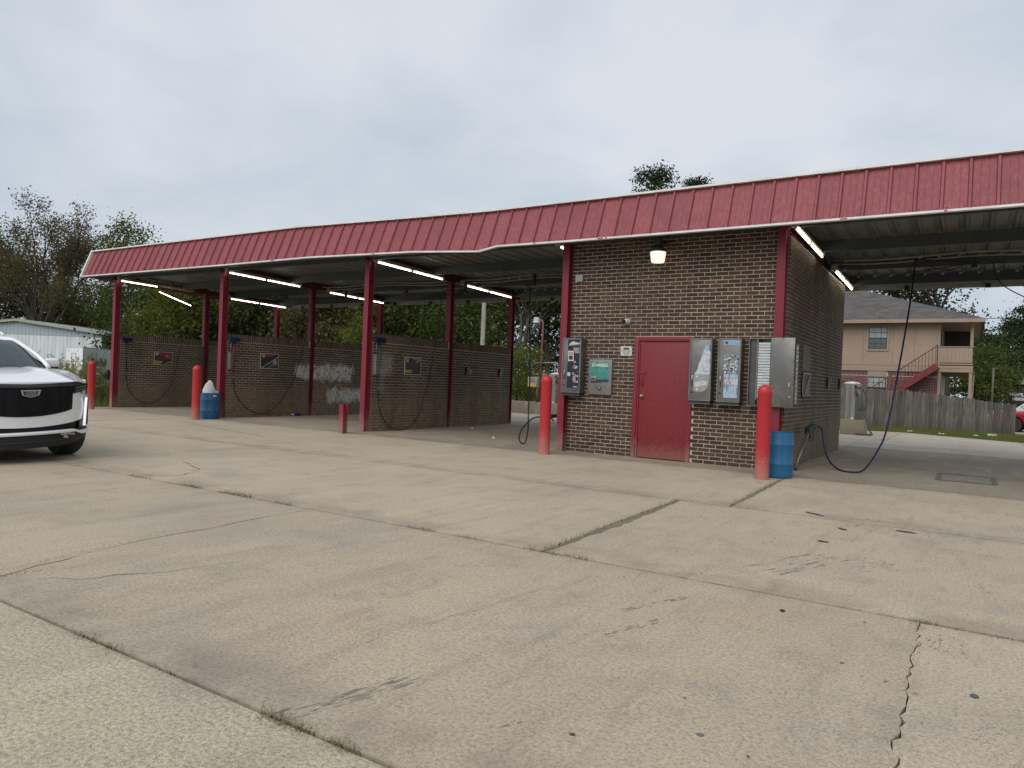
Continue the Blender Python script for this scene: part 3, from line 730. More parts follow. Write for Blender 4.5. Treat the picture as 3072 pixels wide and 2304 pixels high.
strip('strip light with its second tube hanging loose, over the leftmost divider', LINES['A'] + .16, 12.0, 14.45, fallen=True)
strip('strip light over the rear half of the leftmost divider', LINES['A'] + .16, 15.85, 18.3)
strip('strip light over the front half of the white-smeared divider', LINES['B'] + .16, 12.0, 14.45)
strip('strip light over the rear half of the white-smeared divider', LINES['B'] + .16, 15.55, 18.0)
strip('strip light over the front half of the tan-stained divider', LINES['C'] + .16, 12.05, 14.5)
strip('strip light over the rear half of the tan-stained divider', LINES['C'] + .16, 15.35, 17.75)
strip('strip light end showing beside the left column of the equipment room', LINES['D'] - .16, 11.92, 14.3)
strip('front strip light on the right side wall of the equipment room', LINES['E'] + .21, 11.85, 14.3)
strip('rear strip light on the right side wall of the equipment room', LINES['E'] + .21, 15.75, 18.25)

# insulated pipe pieces beside the leftmost rafters
def ins_pipe(label, X, y0, y1, z, taper=False):
    t = thing('insulated_pipe', label, 'pipe', (X, y0, z), group='grey pipe sleeves under the canopy')
    n = 3; L = (y1 - y0) / n
    SL = M('pipe_sleeve_grey', (0.30, 0.31, 0.32), (0.24, 0.25, 0.26), rough=0.5)
    for k in range(n):
        ya = y0 + k * L
        MB().tube([(X, ya + .03, z), (X, ya + L, z - .02)], [0.055 if not (taper and k == 0) else 0.02, 0.055], 12).build('sleeve', SL, t, auto=40)
        MB().tube([(X, ya, z), (X, ya + .035, z)], 0.058, 12).build('band', BLACKM, t, auto=40)
ins_pipe('grey sleeved pipe above the loose hanging tube', LINES['A'] + .09, 12.6, 14.3, 4.02)
ins_pipe('short grey sleeved pipe behind the second red column', LINES['A'] + .09, 14.95, 15.8, 4.0, True)
ins_pipe('grey sleeved pipe above the rear strip light of the leftmost divider', LINES['A'] + .09, 16.2, 17.9, 3.96, True)

# ------------------------------------------------------------------ bollards, stub post, drums
def bollard(label, x, y, h=1.37, r=0.099):
    mb = MB(); prof = [(r, 0), (r, h - 0.135), (r * 1.03, h - 0.13), (r * 1.03, h - .10)] + [(r * 1.03 * math.cos(a), h - .10 + .10 * math.sin(a)) for a in [i * math.pi / 16 for i in range(1, 8)]] + [(0.004, h)]
    mb.lathe(prof, 28, (x, y, 0)); o = mb.build('bollard', BOLRED, None, auto=50); return tag(o, label, 'bollard', 'red steel pipe bollards')
bollard('leftmost red bollard at the lot edge before the weeds', -21.26, 10.95, 1.38)
bollard('red bollard beside the blue drum with a white bag', -16.38, 11.0, 1.36)
bollard('red bollard in front of the left column of the equipment room', -6.37, 11.14, 1.41)
bollard('red bollard in front of the open vending cabinet', -2.52, 10.77, 1.37)
mb = MB(); X, Y = -11.45, 11.22
mb.box(X - .062, X + .062, Y - .07, Y - .06, 0, .63); mb.box(X - .062, X + .062, Y + .06, Y + .07, 0, .63); mb.box(X - .006, X + .006, Y - .06, Y + .06, 0, .63)
tag(mb.build('stub_post', COLRED), 'short red steel beam stub standing before the tan-stained divider', 'post')

DRUMB = faded_paint('blue_plastic', (0.018, 0.115, 0.255), (0.07, 0.18, 0.30), 0.0, rough=0.45, streak=0.4)
def drum(label, x, y, r, h, scr=False):
    t = thing('plastic_drum', label, 'drum', (x, y, 0), group='blue plastic drums used as bins')
    p = [(r * .90, 0), (r * .97, .02), (r, .05), (r, h * .30), (r * 1.015, h * .31), (r * 1.015, h * .325), (r, h * .335), (r, h * .72), (r * 1.015, h * .73), (r * 1.015, h * .745), (r, h * .755), (r * .985, h * .9), (r * .95, h * .985), (r * .95, h), (r * .93, h), (r * .93, h * .985), (r * .96, h * .9), (r * .96, .06), (.01, .055)]
    MB().lathe(p, 32, (x, y, 0)).build('shell', DRUMB, t, auto=35)
    if scr:
        SW = M('white_scrape', (0.45, 0.5, 0.52), rough=0.8); rr = random.Random(4)
        d0 = math.atan2(-y, -x)
        for k in range(16):
            a = d0 + rr.uniform(-.5, .9); z = rr.uniform(.06, .34); rad_ = r * 1.004; da = rr.uniform(.02, .10); dz = rr.uniform(.01, .045)
            P = [(x + rad_ * math.cos(a), y + rad_ * math.sin(a), z), (x + rad_ * math.cos(a + da), y + rad_ * math.sin(a + da), z + dz), (x + rad_ * math.cos(a + da), y + rad_ * math.sin(a + da), z + dz + .006), (x + rad_ * math.cos(a), y + rad_ * math.sin(a), z + .004)]
            MB().add(P, [(0, 1, 2, 3)]).build('scrape', SW, t)
        a = d0 + .25; rad_ = r * 1.006
        P = []
        for k in range(6): P.append((x + rad_ * math.cos(a + k * .08), y + rad_ * math.sin(a + k * .08)))
        m_ = MB(); m_.add([(q[0], q[1], h * .86) for q in P] + [(q[0], q[1], h * .93) for q in P], [(i, i + 1, 7 + i, 6 + i) for i in range(5)]); m_.build('sticker', M('pale_sticker', (0.55, 0.57, 0.55), rough=0.6), t)
    return t
drum('scraped blue plastic drum with a white bag poking out', -16.55, 11.52, 0.235, 0.665, True)
drum('clean blue plastic drum at the right corner of the equipment room', -2.40, 11.22, 0.215, 0.675)
# white bag standing in the drum: a bent sheet of plastic with thickness
cx, cy = -16.55, 11.52
def bag(u, v):
    s = (u - 0.5) * 0.38
    peak = max(0.0, 1.0 - abs(u - 0.40) / 0.42) ** 0.8 * 0.30 + 0.05 + (0.03 if 0.55 < u < 0.66 else 0)
    bow = 0.13 * (1 - (2 * u - 1) ** 2)
    dirx, diry = 0.56, 0.83                         # across the view
    nx, ny = -0.83 * -1, -0.56
    return (cx + dirx * s + nx * bow * (1 - v * .35), cy + diry * s + ny * bow * (1 - v * .35), 0.42 + v * (0.245 + peak) + 0.012 * math.sin(u * 17 + v * 5))
mb = MB(); mb.grid(bag, 16, 10); ob = mb.build('plastic_bag', M('white_plastic_bag', (0.74, 0.74, 0.75), (0.66, 0.66, 0.68), rough=0.5), None, smooth=True)
sm = ob.modifiers.new('thickness', 'SOLIDIFY'); sm.thickness = 0.006
tag(ob, 'white plastic bag sticking up out of the scraped blue drum', 'bag')

# ------------------------------------------------------------------ wall brushes, hoses, booms
BLUEBR = M('blue_bristle', (0.010, 0.014, 0.075), (0.006, 0.008, 0.04), rough=0.9, scale=60, bmp=0.8, bscale=120)
BLUEBR2 = M('teal_bristle', (0.012, 0.035, 0.10), (0.008, 0.02, 0.06), rough=0.9, scale=60, bmp=0.8, bscale=120)
PINKH = M('red_handle', (0.40, 0.03, 0.07), rough=0.4)
BLUEH = M('navy_handle', (0.012, 0.014, 0.07), rough=0.4)
BLUEL = M('blue_handle', (0.03, 0.13, 0.27), rough=0.4)
BLUEHOSE = M('blue_hose', (0.007, 0.009, 0.035), (0.010, 0.012, 0.045), rough=0.45)
DARKHOSE = M('dark_hose', (0.012, 0.014, 0.022), rough=0.5)
def brush(label, X, yc, hm, br, bot, handle_label, group):
    t = thing('foam_brush', label, 'brush', (X, yc, bot), group=group)
    mb = MB(); r = random.Random(int(yc * 100) + int(-X))
    for k in range(260):
        y = yc + r.uniform(-.14, .14); x = X + r.uniform(-.04, .06); z = 2.085 + r.uniform(-.035, .035)
        d = Vector((r.uniform(.02, .09), r.uniform(-.05, .05), r.uniform(-.05, .06))); mb.bar((x, y, z), Vector((x, y, z)) + d, .008, .008)
    mb.box(X - .045, X + .05, yc - .15, yc + .15, 2.05, 2.13)
    mb.build('bristle_head', br, t)
    MB().tube([(X, yc, 2.06), (X + .005, yc + .01, 1.6), (X + .01, yc + .03, bot + .12)], 0.015, 8).build('handle', hm, t, smooth=True)
    MB().tube([(X + .01, yc + .03, bot + .13), (X + .01, yc + .03, bot + .08)], 0.012, 8).build('brass_fitting', M('worn_chrome', (0.5, 0.47, 0.4), rough=0.35, metal=0.8), t, smooth=True)
    MB().tube([(X + .01, yc + .03, bot + .09), (X + .01, yc + .032, bot - .06)], 0.019, 8).build('grip', BLACK, t, smooth=True)
    return t
G_ = 'foam brushes hung on the brick dividers'
brush('navy foam brush on a dark handle on the leftmost divider', LINES['A'] + .15, 12.27, BLUEH, BLUEBR, 0.95, '', G_)
brush('blue foam brush on a pinkish red handle', LINES['B'] + .15, 12.26, PINKH, BLUEBR2, 0.98, '', G_)
brush('navy foam brush on a light blue handle', LINES['C'] + .15, 12.25, BLUEL, BLUEBR, 0.88, '', G_)
def hose(label, pts, r, mat, n=8, k=8):
    o = MB().tube(crom(pts, k), r, n).build('hose', mat, None, smooth=True); return tag(o, label, 'hose')
xa = LINES['A'] + .17
hose('dark hose looping from the ceiling boom to the navy brush with dark handle', [(xa, 12.30, 0.89), (xa, 12.36, .62), (xa + .02, 12.6, .28), (xa + .04, 12.98, .12), (xa + .04, 13.38, .26), (xa + .03, 13.69, .65), (xa + .02, 13.88, 1.12), (xa + .05, 14.03, 1.97), (xa + .15, 14.12, 2.9), (xa + .2, 14.14, 3.48)], 0.011, DARKHOSE)
xb = LINES['B'] + .17
hose('dark hose looping from the ceiling boom to the red-handled brush', [(xb, 12.30, 0.92), (xb, 12.36, .66), (xb + .02, 12.68, .26), (xb + .04, 13.2, .09), (xb + .04, 13.6, .24), (xb + .03, 13.86, .47), (xb + .02, 14.21, .93), (xb + .03, 14.53, 1.77), (xb + .04, 14.7, 2.6), (xb + .05, 14.85, 3.41)], 0.012, DARKHOSE)
xc = LINES['C'] + .17
hose('dark blue hose looping to the floor below the light blue handled brush', [(xc, 12.28, 0.82), (xc, 12.33, .5), (xc + .03, 12.6, .12), (xc + .05, 13.03, .013), (xc + .04, 13.42, .12), (xc + .03, 13.70, .38), (xc + .02, 13.9, .85), (xc + .02, 14.05, 1.27), (xc + .02, 14.27, 2.22), (xc + .03, 14.34, 2.75), (xc + .04, 14.43, 3.47)], 0.012, DARKHOSE)
hose('blue hose hanging from a ring and looping near the third bollard', [(-9.02, 14.78, 3.58), (-8.75, 14.4, 2.6), (-8.15, 13.5, 1.5), (-7.62, 12.62, .7), (-7.57, 12.55, .33), (-7.60, 12.52, .06), (-7.66, 12.48, .02), (-7.72, 12.46, .12), (-7.63, 12.44, .33), (-7.35, 12.36, .55), (-7.05, 12.2, .60), (-6.86, 12.13, .62)], 0.014, DARKHOSE)
# boom arms
def boom(label, br, end, drop=True, tri=True):
    t = thing('hose_boom', label, 'boom', br, group='swivel hose booms under the canopy')
    bx, by, bz = br; zt = zr(by) + .02
    MB().box(bx - .03, bx + .03, by - .03, by + .03, bz - .03, zt).build('post', BLACKM, t)
    MB().tube([br, Vector(br).lerp(Vector(end), .5) + Vector((0, 0, .02)), end], 0.014, 6).build('arm', BLACKM, t, smooth=True)
    d = Vector(end) - Vector(br)
    MB().tube([(bx, by, bz + .10), Vector(br) + d * 0.35 + Vector((0, 0, .01))], 0.010, 6).build('brace', BLACKM, t)
    MB().tube(crom([Vector(br) + Vector((0, 0, .12)), Vector(br) + d * .3 + Vector((0, .06, -.10)), Vector(br) + d * .62 + Vector((0, .03, -.13)), Vector(end) + Vector((0, 0, -.01))], 6), 0.010, 6).build('slack_hose', DARKHOSE, t, smooth=True)
    if tri: MB().box(bx - .05, bx + .05, by - .05, by + .05, bz - .07, bz - .03).build('swivel', BLACKM, t)
    return t
boom('hose boom over the leftmost bay beside the brick divider', (-20.85, 14.9, 3.62), (-21.68, 14.14, 3.50))
boom('hose boom beside the middle column of the white-smeared divider', (-16.0, 15.6, 3.62), (xb + .05, 14.85, 3.43))
boom('hose boom beside the middle column of the tan-stained divider', (-11.1, 15.02, 3.55), (xc + .04, 14.43, 3.50))
boom('hose boom with a folded frame in the middle of the right bay', (-0.04, 15.3, 3.70), (-0.97, 15.3, 3.82))
boom('hose boom at mid-ceiling of the leftmost bay', (-18.9, 15.8, 3.70), (-19.9, 15.0, 3.62))
boom('hose boom at mid-ceiling between the white-smeared and tan-stained dividers', (-13.6, 15.6, 3.70), (-14.6, 16.3, 3.62))
t = thing('hose_ring', 'black ring bracket guiding the hanging hose left of the equipment room', 'bracket', (-8.9, 14.8, 3.6))
MB().tube([(-9.06 + .14 * math.cos(a), 14.8 + .14 * math.sin(a), 3.60) for a in [i * 2 * math.pi / 16 for i in range(17)]], 0.010, 6).build('ring', BLACKM, t, smooth=True)
MB().box(-8.93, -8.88, 14.76, 14.84, 3.57, zr(14.8) + .05).build('post', BLACKM, t)
# spray wands
def gun(mb, p, d, s=1.0):
    p = Vector(p); d = Vector(d).normalized(); u = Vector((0, 0, 1)); mb.bar(p - d * .09 * s, p + d * .10 * s, .04 * s, .055 * s)
    e = p + d * .10 * s; mb.tube(crom([e + u * -.01, e + u * -.10 * s - d * .02, p - u * .11 * s, p - d * .08 * s - u * .05 * s, p - d * .09 * s], 4), .007, 5)
    mb.bar(p - d * .02 + u * -.03, p + d * .03 - u * .09 * s, .018, .02)
t = thing('spray_gun', 'black spray gun poking out beside the left column of the equipment room', 'spray gun', (-6.75, 12.2, .6))
mb = MB(); gun(mb, (-6.78, 12.13, .63), (0.55, .83, 0.1), 1.2); mb.build('gun_body', BLACK, t)
t = thing('spray_wand', 'long spray wand leaning against the right side of the equipment room', 'spray wand', (-2.43, 12.45, 0))
tip, hnd = Vector((-2.38, 12.42, 0.02)), Vector((-2.30, 12.98, .62))
MB().tube([tip, hnd], 0.026, 8).build('lance', M('worn_steel_tube', (0.20, 0.18, 0.16), rough=0.4, metal=0.6), t, smooth=True)
MB().tube([tip, tip.lerp(hnd, .06)], 0.024, 8).build('nozzle', BLACK, t, smooth=True)
mb = MB(); d = Vector((0.10, 1, .16)); gun(mb, hnd + Vector((0, .14, .04)), d, 2.0); mb.build('gun_body', BLACK, t)
MB().tube([hnd + Vector((.03, .30, .06)), hnd + Vector((.05, .46, .09))], 0.021, 8).build('grip', BLACK, t, smooth=True)
hose('long blue hose sagging from the right bay ceiling to the leaning wand', [(-2.25, 13.44, .71), (-2.18, 13.55, .64), (-2.12, 13.5, .35), (-2.0, 13.32, .12), (-1.8, 13.02, .02), (-1.58, 12.85, .016), (-1.42, 12.95, .07), (-1.27, 13.25, .36), (-1.17, 13.6, .75), (-1.07, 14.2, 1.85), (-1.0, 14.85, 2.9), (-0.98, 15.25, 3.55), (-0.97, 15.3, 3.80)], 0.0155, BLUEHOSE)
hose('thin dark cable drooping at the far right of the bay', [(1.6, 14.6, 2.55), (0.95, 14.2, 2.80), (0.46, 14.0, 3.05), (0.27, 14.05, 3.27), (0.20, 14.6, 3.62), (-0.1, 15.4, 3.72), (-1.2, 16.4, 3.74)], 0.009, DARKHOSE)
hose('short black hose loop showing left of the third column', [(-12.32, 13.6, .30), (-12.45, 13.6, .55), (-12.30, 13.6, .78), (-12.05, 13.6, .86)], 0.014, BLACK)
hose('thin pale hose hanging behind the tan-stained divider', [(-15.0, 17.9, 2.3), (-14.98, 17.9, 2.9), (-14.9, 17.9, 3.66)], 0.007, M('pale_line', (0.28, 0.32, 0.26), rough=0.6))

# mat holders (spring clamps) on the walls
def clamp(label, x, y, z=1.49):
    t = thing('mat_clamp', label, 'clamp', (x, y, z), group='floor mat clamps on the walls')
    MB().box(x + .002, x + .03, y - .05, y + .05, z - .12, z + .12).build('plate', BLACKM, t)
    MB().bar((x + .03, y, z - .11), (x + .085, y, z + .10), .09, .012, (1, 0, 0)).build('jaw', M('worn_jaw', (0.30, 0.29, 0.27), rough=0.45, metal=0.5), t)
    MB().tube([(x + .02, y - .05, z + .10), (x + .02, y + .05, z + .10)], .012, 6).build('pin', BLACKM, t)
clamp('mat clamp with a pale rag on the tan-stained divider', LINES['C'] + .095, 15.73)
clamp('mat clamp near the rear end of the tan-stained divider', LINES['C'] + .095, 17.35)
clamp('mat clamp near the control joint on the room side wall', -2.526, 16.04)
clamp('mat clamp at the rear corner of the room side wall', -2.526, 17.62)
mb = MB(); mb.grid(lambda u, v: (LINES['C'] + .17 + .02 * math.sin(u * 6 + v * 3), 15.74 + u * .13, 1.42 + v * .15 - .03 * u), 5, 5)
ob = mb.build('rag', M('pale_rag', (0.45, 0.43, 0.39), rough=0.9), None, smooth=True); ob.modifiers.new('thickness', 'SOLIDIFY').thickness = .008
tag(ob, 'pale rag gripped by a mat clamp on the tan-stained divider', 'rag')

# ------------------------------------------------------------------ flat printed signs on the walls (X planes)
PR = {}
def pm(c, rough=0.5): 
    k = tuple(c)
    if k not in PR: PR[k] = M('print_%02d' % len(PR), c, tuple(x * .82 for x in c), rough=rough, scale=14)
    return PR[k]
def xplane(t, name, X, poly, mat, dz=0.0):
    MB().prism([(X, y, z) for y, z in poly], (0, 0, 0), (0.0012, 0, 0)).build(name, mat, t)
def yplane(t, name, Y, poly, mat, th=0.0012):
    MB().prism([(x, Y, z) for x, z in poly], (0, 0, 0), (0, -th, 0)).build(name, mat, t)
def ell(cy, cz, ry, rz, n=18, a0=0, a1=2 * math.pi): return [(cy + ry * math.cos(a0 + (a1 - a0) * k / n), cz + rz * math.sin(a0 + (a1 - a0) * k / n)) for k in range(n + (0 if a1 - a0 > 6.2 else 1))]
def rc(y0, y1, z0, z1): return [(y0, z0), (y1, z0), (y1, z1), (y0, z1)]
def wall_sign(label, X, y0, y1, z0, z1, kind):
    t = thing('wall_sign', label, 'sign', (X, y0, z0), group='advertising signs on the brick dividers')
    MB().box(X, X + .012, y0, y1, z0, z1).build('panel', pm((0.62, 0.57, 0.48)), t)
    i = .016; Xf = X + .0125; w, h = y1 - y0, z1 - z0
    xplane(t, 'print', Xf, rc(y0 + i, y1 - i, z0 + i, z1 - i), pm({'car': (0.05, 0.03, 0.03), 'blade': (0.012, 0.02, 0.024), 'hand': (0.05, 0.022, 0.03)}[kind])); Xf += .0016
    P = lambda poly: [(y0 + a * w, z0 + b * h) for a, b in poly]
    if kind == 'car':
        xplane(t, 'print', Xf, P([(.05, .95), (.93, .95), (.93, .55), (.80, .50), (.6, .62), (.45, .7), (.2, .72), (.05, .6)]), pm((0.30, 0.03, 0.045)))
        xplane(t, 'print', Xf + .0016, P(ell(.72, .66, .2, .2)), pm((0.36, 0.05, 0.06)))
        xplane(t, 'print', Xf + .0032, P(ell(.70, .72, .07, .06)), pm((0.5, 0.22, 0.22)))
        xplane(t, 'print', Xf, P([(.05, .06), (.36, .06), (.5, .30), (.05, .33)]), pm((0.36, 0.30, 0.04)))
        xplane(t, 'print', Xf, P([(.55, .1), (.95, .22), (.95, .33), (.7, .22)]), pm((0.35, 0.35, 0.36)))
        xplane(t, 'print', Xf, P([(.08, .38), (.5, .40), (.5, .52), (.3, .58), (.08, .52)]), pm((0.09, 0.05, 0.07)))
    elif kind == 'blade':
        xplane(t, 'print', Xf, P([(.20, .78), (.68, .80), (.78, .93), (.20, .93)]), pm((0.35, 0.04, 0.04)))
        xplane(t, 'print', Xf, P([(.05, .06), (.12, .06), (.95, .72), (.95, .80)]), pm((0.42, 0.42, 0.40)))
        xplane(t, 'print', Xf, P([(.30, .06), (.55, .06), (.95, .25), (.95, .55), (.80, .58), (.66, .40)]), pm((0.10, 0.10, 0.10)))
        xplane(t, 'print', Xf + .0016, P(ell(.80, .42, .11, .18)), pm((0.36, 0.35, 0.33)))
    else:
        xplane(t, 'print', Xf, P([(.04, .30), (.6, .45), (.95, .5), (.95, .95), (.4, .95), (.04, .75)]), pm((0.075, 0.03, 0.04)))
        xplane(t, 'print', Xf + .0016, P([(.62, .62), (.78, .72), (.95, .80), (.95, .93), (.75, .93), (.55, .97), (.40, .96), (.68, .85), (.70, .75)]), pm((0.36, 0.20, 0.17)))
        xplane(t, 'print', Xf + .0016, P([(.24, .76), (.66, .74), (.72, .86), (.3, .92)]), pm((0.03, 0.05, 0.045)))
        xplane(t, 'print', Xf + .0016, P([(.04, .10), (.40, .10), (.50, .28), (.04, .28)]), pm((0.42, 0.33, 0.04)))
    xplane(t, 'emblem', Xf + .0034, P(ell(.15, .83, .085, .115)), pm((0.60, 0.56, 0.52)))
    xplane(t, 'emblem', Xf + .0048, P(ell(.15, .83, .06, .08)), pm({'hand': (0.12, 0.11, 0.11)}.get(kind, (0.45, 0.16, 0.15))))
    xplane(t, 'emblem', Xf + .0062, P(ell(.15, .83, .03, .04)), pm((0.6, 0.56, 0.52)))
wall_sign('sign with a red car picture on the leftmost divider', LINES['A'] + .097, 13.2, 13.82, 1.345, 1.77, 'car')
wall_sign('black sign with a red banner and grey diagonal on the white-smeared divider', LINES['B'] + .097, 13.17, 13.79, 1.352, 1.78, 'blade')
wall_sign('dark sign with a hand and yellow tag on the tan-stained divider', LINES['C'] + .097, 13.21, 13.81, 1.33, 1.75, 'hand')
# grey coin meter boxes on the front ends of the dividers
for X, lab in ((LINES['B'], 'grey metal meter box at the front of the white-smeared divider'), (LINES['C'], 'grey metal meter box at the front of the tan-stained divider')):
    t = thing('meter_box', lab, 'box', (X + .1, 12.15, 1.3), group='grey meter boxes on the dividers')
    MB().box(X + .096, X + .20, 12.125, 12.235, 1.30, 1.76).build('case', M('meter_grey', (0.16, 0.15, 0.135), rough=0.55), t, bevel=.006)
    MB().tube([(X + .15, 12.18, 1.76), (X + .15, 12.18, 2.02)], .014, 6).build('conduit', M('meter_grey', (0.16, 0.15, 0.135)), t, smooth=True)
# right side wall: two weathered boards
t = thing('wall_panel', 'greenish blank panel on the right side wall of the equipment room', 'panel', (-2.52, 13.7, 1.66))
MB().box(-2.524, -2.508, 13.43, 14.06, 1.655, 2.12).build('panel', M('moss_panel', (0.17, 0.16, 0.10), (0.12, 0.12, 0.075), rough=0.7), t)
t = thing('wall_sign', 'curled dark sign with pale streaks below the greenish panel', 'sign', (-2.52, 13.7, 1.2))
mb = MB(); mb.grid(lambda u, v: (-2.505 + .035 * (v - .5) ** 2 * 4 * (0.4 + u * .6) * (1 - u * .5), 13.40 + u * .67, 1.20 + v * .43), 8, 8)
o = mb.build('panel', M('pale_edge', (0.36, 0.35, 0.32), rough=0.6), t, smooth=True); o.modifiers.new('thickness', 'SOLIDIFY').thickness = .006
mb = MB(); mb.grid(lambda u, v: (-2.496 + .035 * (v - .5) ** 2 * 4 * (0.4 + u * .6) * (1 - u * .5), 13.44 + u * .59, 1.225 + v * .38), 8, 8)
mb.build('print', pm((0.07, 0.07, 0.07)), t, smooth=True)
mb = MB(); mb.grid(lambda u, v: (-2.490 + .02, 13.47 + v * .42 + u * .08, 1.24 + v * .36), 1, 6); mb.build('print', pm((0.22, 0.22, 0.21)), t)

# ------------------------------------------------------------------ vending cabinets on the front wall (Y planes, front face at 12.075)
YW = 12.073
CAB = M('cabinet_steel', (0.24, 0.24, 0.225), (0.17, 0.17, 0.16), rough=0.38, metal=0.75, scale=3, bmp=0.04)
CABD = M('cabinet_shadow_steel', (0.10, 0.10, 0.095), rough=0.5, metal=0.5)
def cabinet(label, x0, x1, z0, z1, d=0.20):
    t = thing('vending_cabinet', label, 'vending machine', ((x0 + x1) / 2, YW, z0), group='steel vending cabinets on the front wall')
    mb = MB(); mb.box(x0, x1, YW - d, YW, z0 + .05, z1); mb.build('case', CAB, t, bevel=.005)
    MB().box(x0 + .006, x1 - .006, YW - d - .004, YW - .004, z0 + .012, z0 + .047).build('coin_tray', BLACKM, t)
    MB().box(x0 + .003, x1 - .003, YW - d - .002, YW - .01, z0, z0 + .011).build('bottom_lip', CAB, t)
    f = YW - d; mb = MB(); b = .022
    mb.box(x0, x0 + b, f - .007, f - .0005, z0 + .05, z1); mb.box(x1 - b, x1, f - .007, f - .0005, z0 + .05, z1); mb.box(x0 + b, x1 - b, f - .007, f - .0005, z1 - b, z1); mb.box(x0 + b, x1 - b, f - .007, f - .0005, z0 + .05, z0 + .05 + b)
    mb.build('door_rim', CAB, t)
    hole = [(x0 + .055 + .018 * math.cos(a), z0 + .19 + .018 * math.sin(a)) for a in [k * math.pi / 6 for k in range(12)]]
    yplane(t, 'lock_hole', f - .001, hole, BLACKM, .003)
    MB().box(x0 + .045, x0 + .075, f - .02, f - .001, z0 + .40, z0 + .47).build('coin_slot', STEEL, t, bevel=.004)
    MB().box(x0 + .052, x0 + .066, f - .012, f - .001, z0 + .30, z0 + .38).build('coin_slide', BLACKM, t)
    return t, f
c1, f1 = cabinet('vending cabinet with a dark product poster beside the change machine', -6.475, -6.085, 1.055, 2.12)
c2, f2 = cabinet('vending cabinet with a torn pale poster right beside the red door', -4.03, -3.655, 1.02, 2.118)
c3, f3 = cabinet('vending cabinet with shredded blue poster between two other cabinets', -3.555, -3.175, 1.02, 2.118)
# poster on the first cabinet
yp = f1 - .002; NV = (0.012, 0.014, 0.028)
def q1(n_, poly, c, k=1): yplane(c1, n_, yp - .0016 * k, [(-6.475 + a * .39, 1.055 + b * 1.065) for a, b in poly], pm(c))
q1('poster', rc(.30, .92, .13, .97), NV, 0)
q1('print', [(.40, .90), (.48, .935), (.53, .925), (.60, .95), (.68, .92), (.74, .93), (.85, .89), (.80, .885), (.55, .90), (.46, .88)], (0.62, 0.62, 0.64))
text('ArmorAll', .052, pm((0.75, 0.72, 0.70)), c1, (-6.225, yp - .006, 2.005), (rad(90), rad(-7), 0), shear=.25, bold=.0012, sx=1.15)
q1('print', rc(.35, .90, .862, .868), (0.45, 0.08, 0.07))
for k, w in enumerate((.30, .32, .30, .22)): q1('print', rc(.90 - w, .90, .815 - k * .026, .831 - k * .026), (0.42, 0.42, 0.44))
q1('sticker', [(.31, .775), (.61, .775), (.63, .60), (.33, .595)], (0.66, 0.63, 0.56), 1); q1('print', [(.36, .69), (.57, .69), (.58, .62), (.375, .62)], (0.03, 0.03, 0.03), 2); q1('print', [(.35, .755), (.57, .755), (.575, .70), (.355, .70)], (0.45, 0.28, 0.20), 2)
rr = random.Random(5)
for k in range(30):
    a = rr.uniform(.62, .88); b = rr.uniform(.19, .60); s = rr.uniform(.02, .07); cc = rr.choice([(0.40, 0.24, 0.24), (0.5, 0.48, 0.48), (0.26, 0.13, 0.15), (0.20, 0.20, 0.24), (0.62, 0.60, 0.6)])
    q1('print', [(a - s, b - s * .3), (a + s * .6, b - s * .35), (min(.91, a + s), b + s * .3), (a - s * .5, b + s * .35)], cc, 1 + (k % 7) * .5)
q1('sticker', rc(.32, .47, .335, .40), (0.55, 0.55, 0.66)); q1('print', rc(.64, .86, .155, .163), (0.6, 0.6, 0.62)); q1('print', rc(.67, .86, .14, .147), (0.6, 0.6, 0.62))
# torn poster on the second cabinet
yp2 = f2 - .002
def q2(n_, poly, c, k=0): yplane(c2, n_, yp2 - .0014 * k, [(-4.03 + a * .375, 1.02 + b * 1.098) for a, b in poly], pm(c))
q2('poster', [(.24, .20), (.30, .185), (.60, .18), (.80, .22), (.90, .30), (.93, .42), (.94, .60), (.90, .66), (.95, .72), (.96, .86), (.88, .92), (.72, .90), (.62, .80), (.50, .66), (.42, .60), (.38, .52), (.22, .44), (.20, .32)], (0.33, 0.34, 0.345))
q2('print', [(.24, .45), (.93, .45), (.94, .60), (.90, .66), (.95, .72), (.96, .84), (.86, .90), (.72, .89), (.62, .80), (.50, .66), (.42, .60), (.38, .52)], (0.56, 0.60, 0.64), 1)
q2('print', [(.66, .83), (.95, .79), (.96, .85), (.86, .90), (.74, .89)], (0.33, 0.48, 0.66), 2); q2('print', [(.60, .76), (.94, .72), (.95, .745), (.62, .785)], (0.36, 0.46, 0.58), 2)
q2('print', [(.58, .55), (.62, .51), (.72, .485), (.90, .50), (.90, .52), (.74, .505), (.66, .53), (.61, .57), (.60, .62), (.57, .62)], (0.30, 0.42, 0.58), 2)
for k in range(4): q2('print', rc(.70 + .02 * k, .88, .66 - k * .035, .672 - k * .035), (0.40, 0.48, 0.58), 2)
q2('print', [(.27, .32), (.70, .36), (.88, .33), (.80, .29), (.36, .25), (.26, .28)], (0.55, 0.56, 0.56), 2)
for a, b in ((.33, .40), (.36, .205)): q2('print', rc(a, a + .08, b, b + .028), (0.70, 0.70, 0.70), 3)
q2('print', [(.78, .90), (.92, .88), (.95, .80), (.88, .83), (.90, .87)], (0.04, 0.04, 0.05), 3)
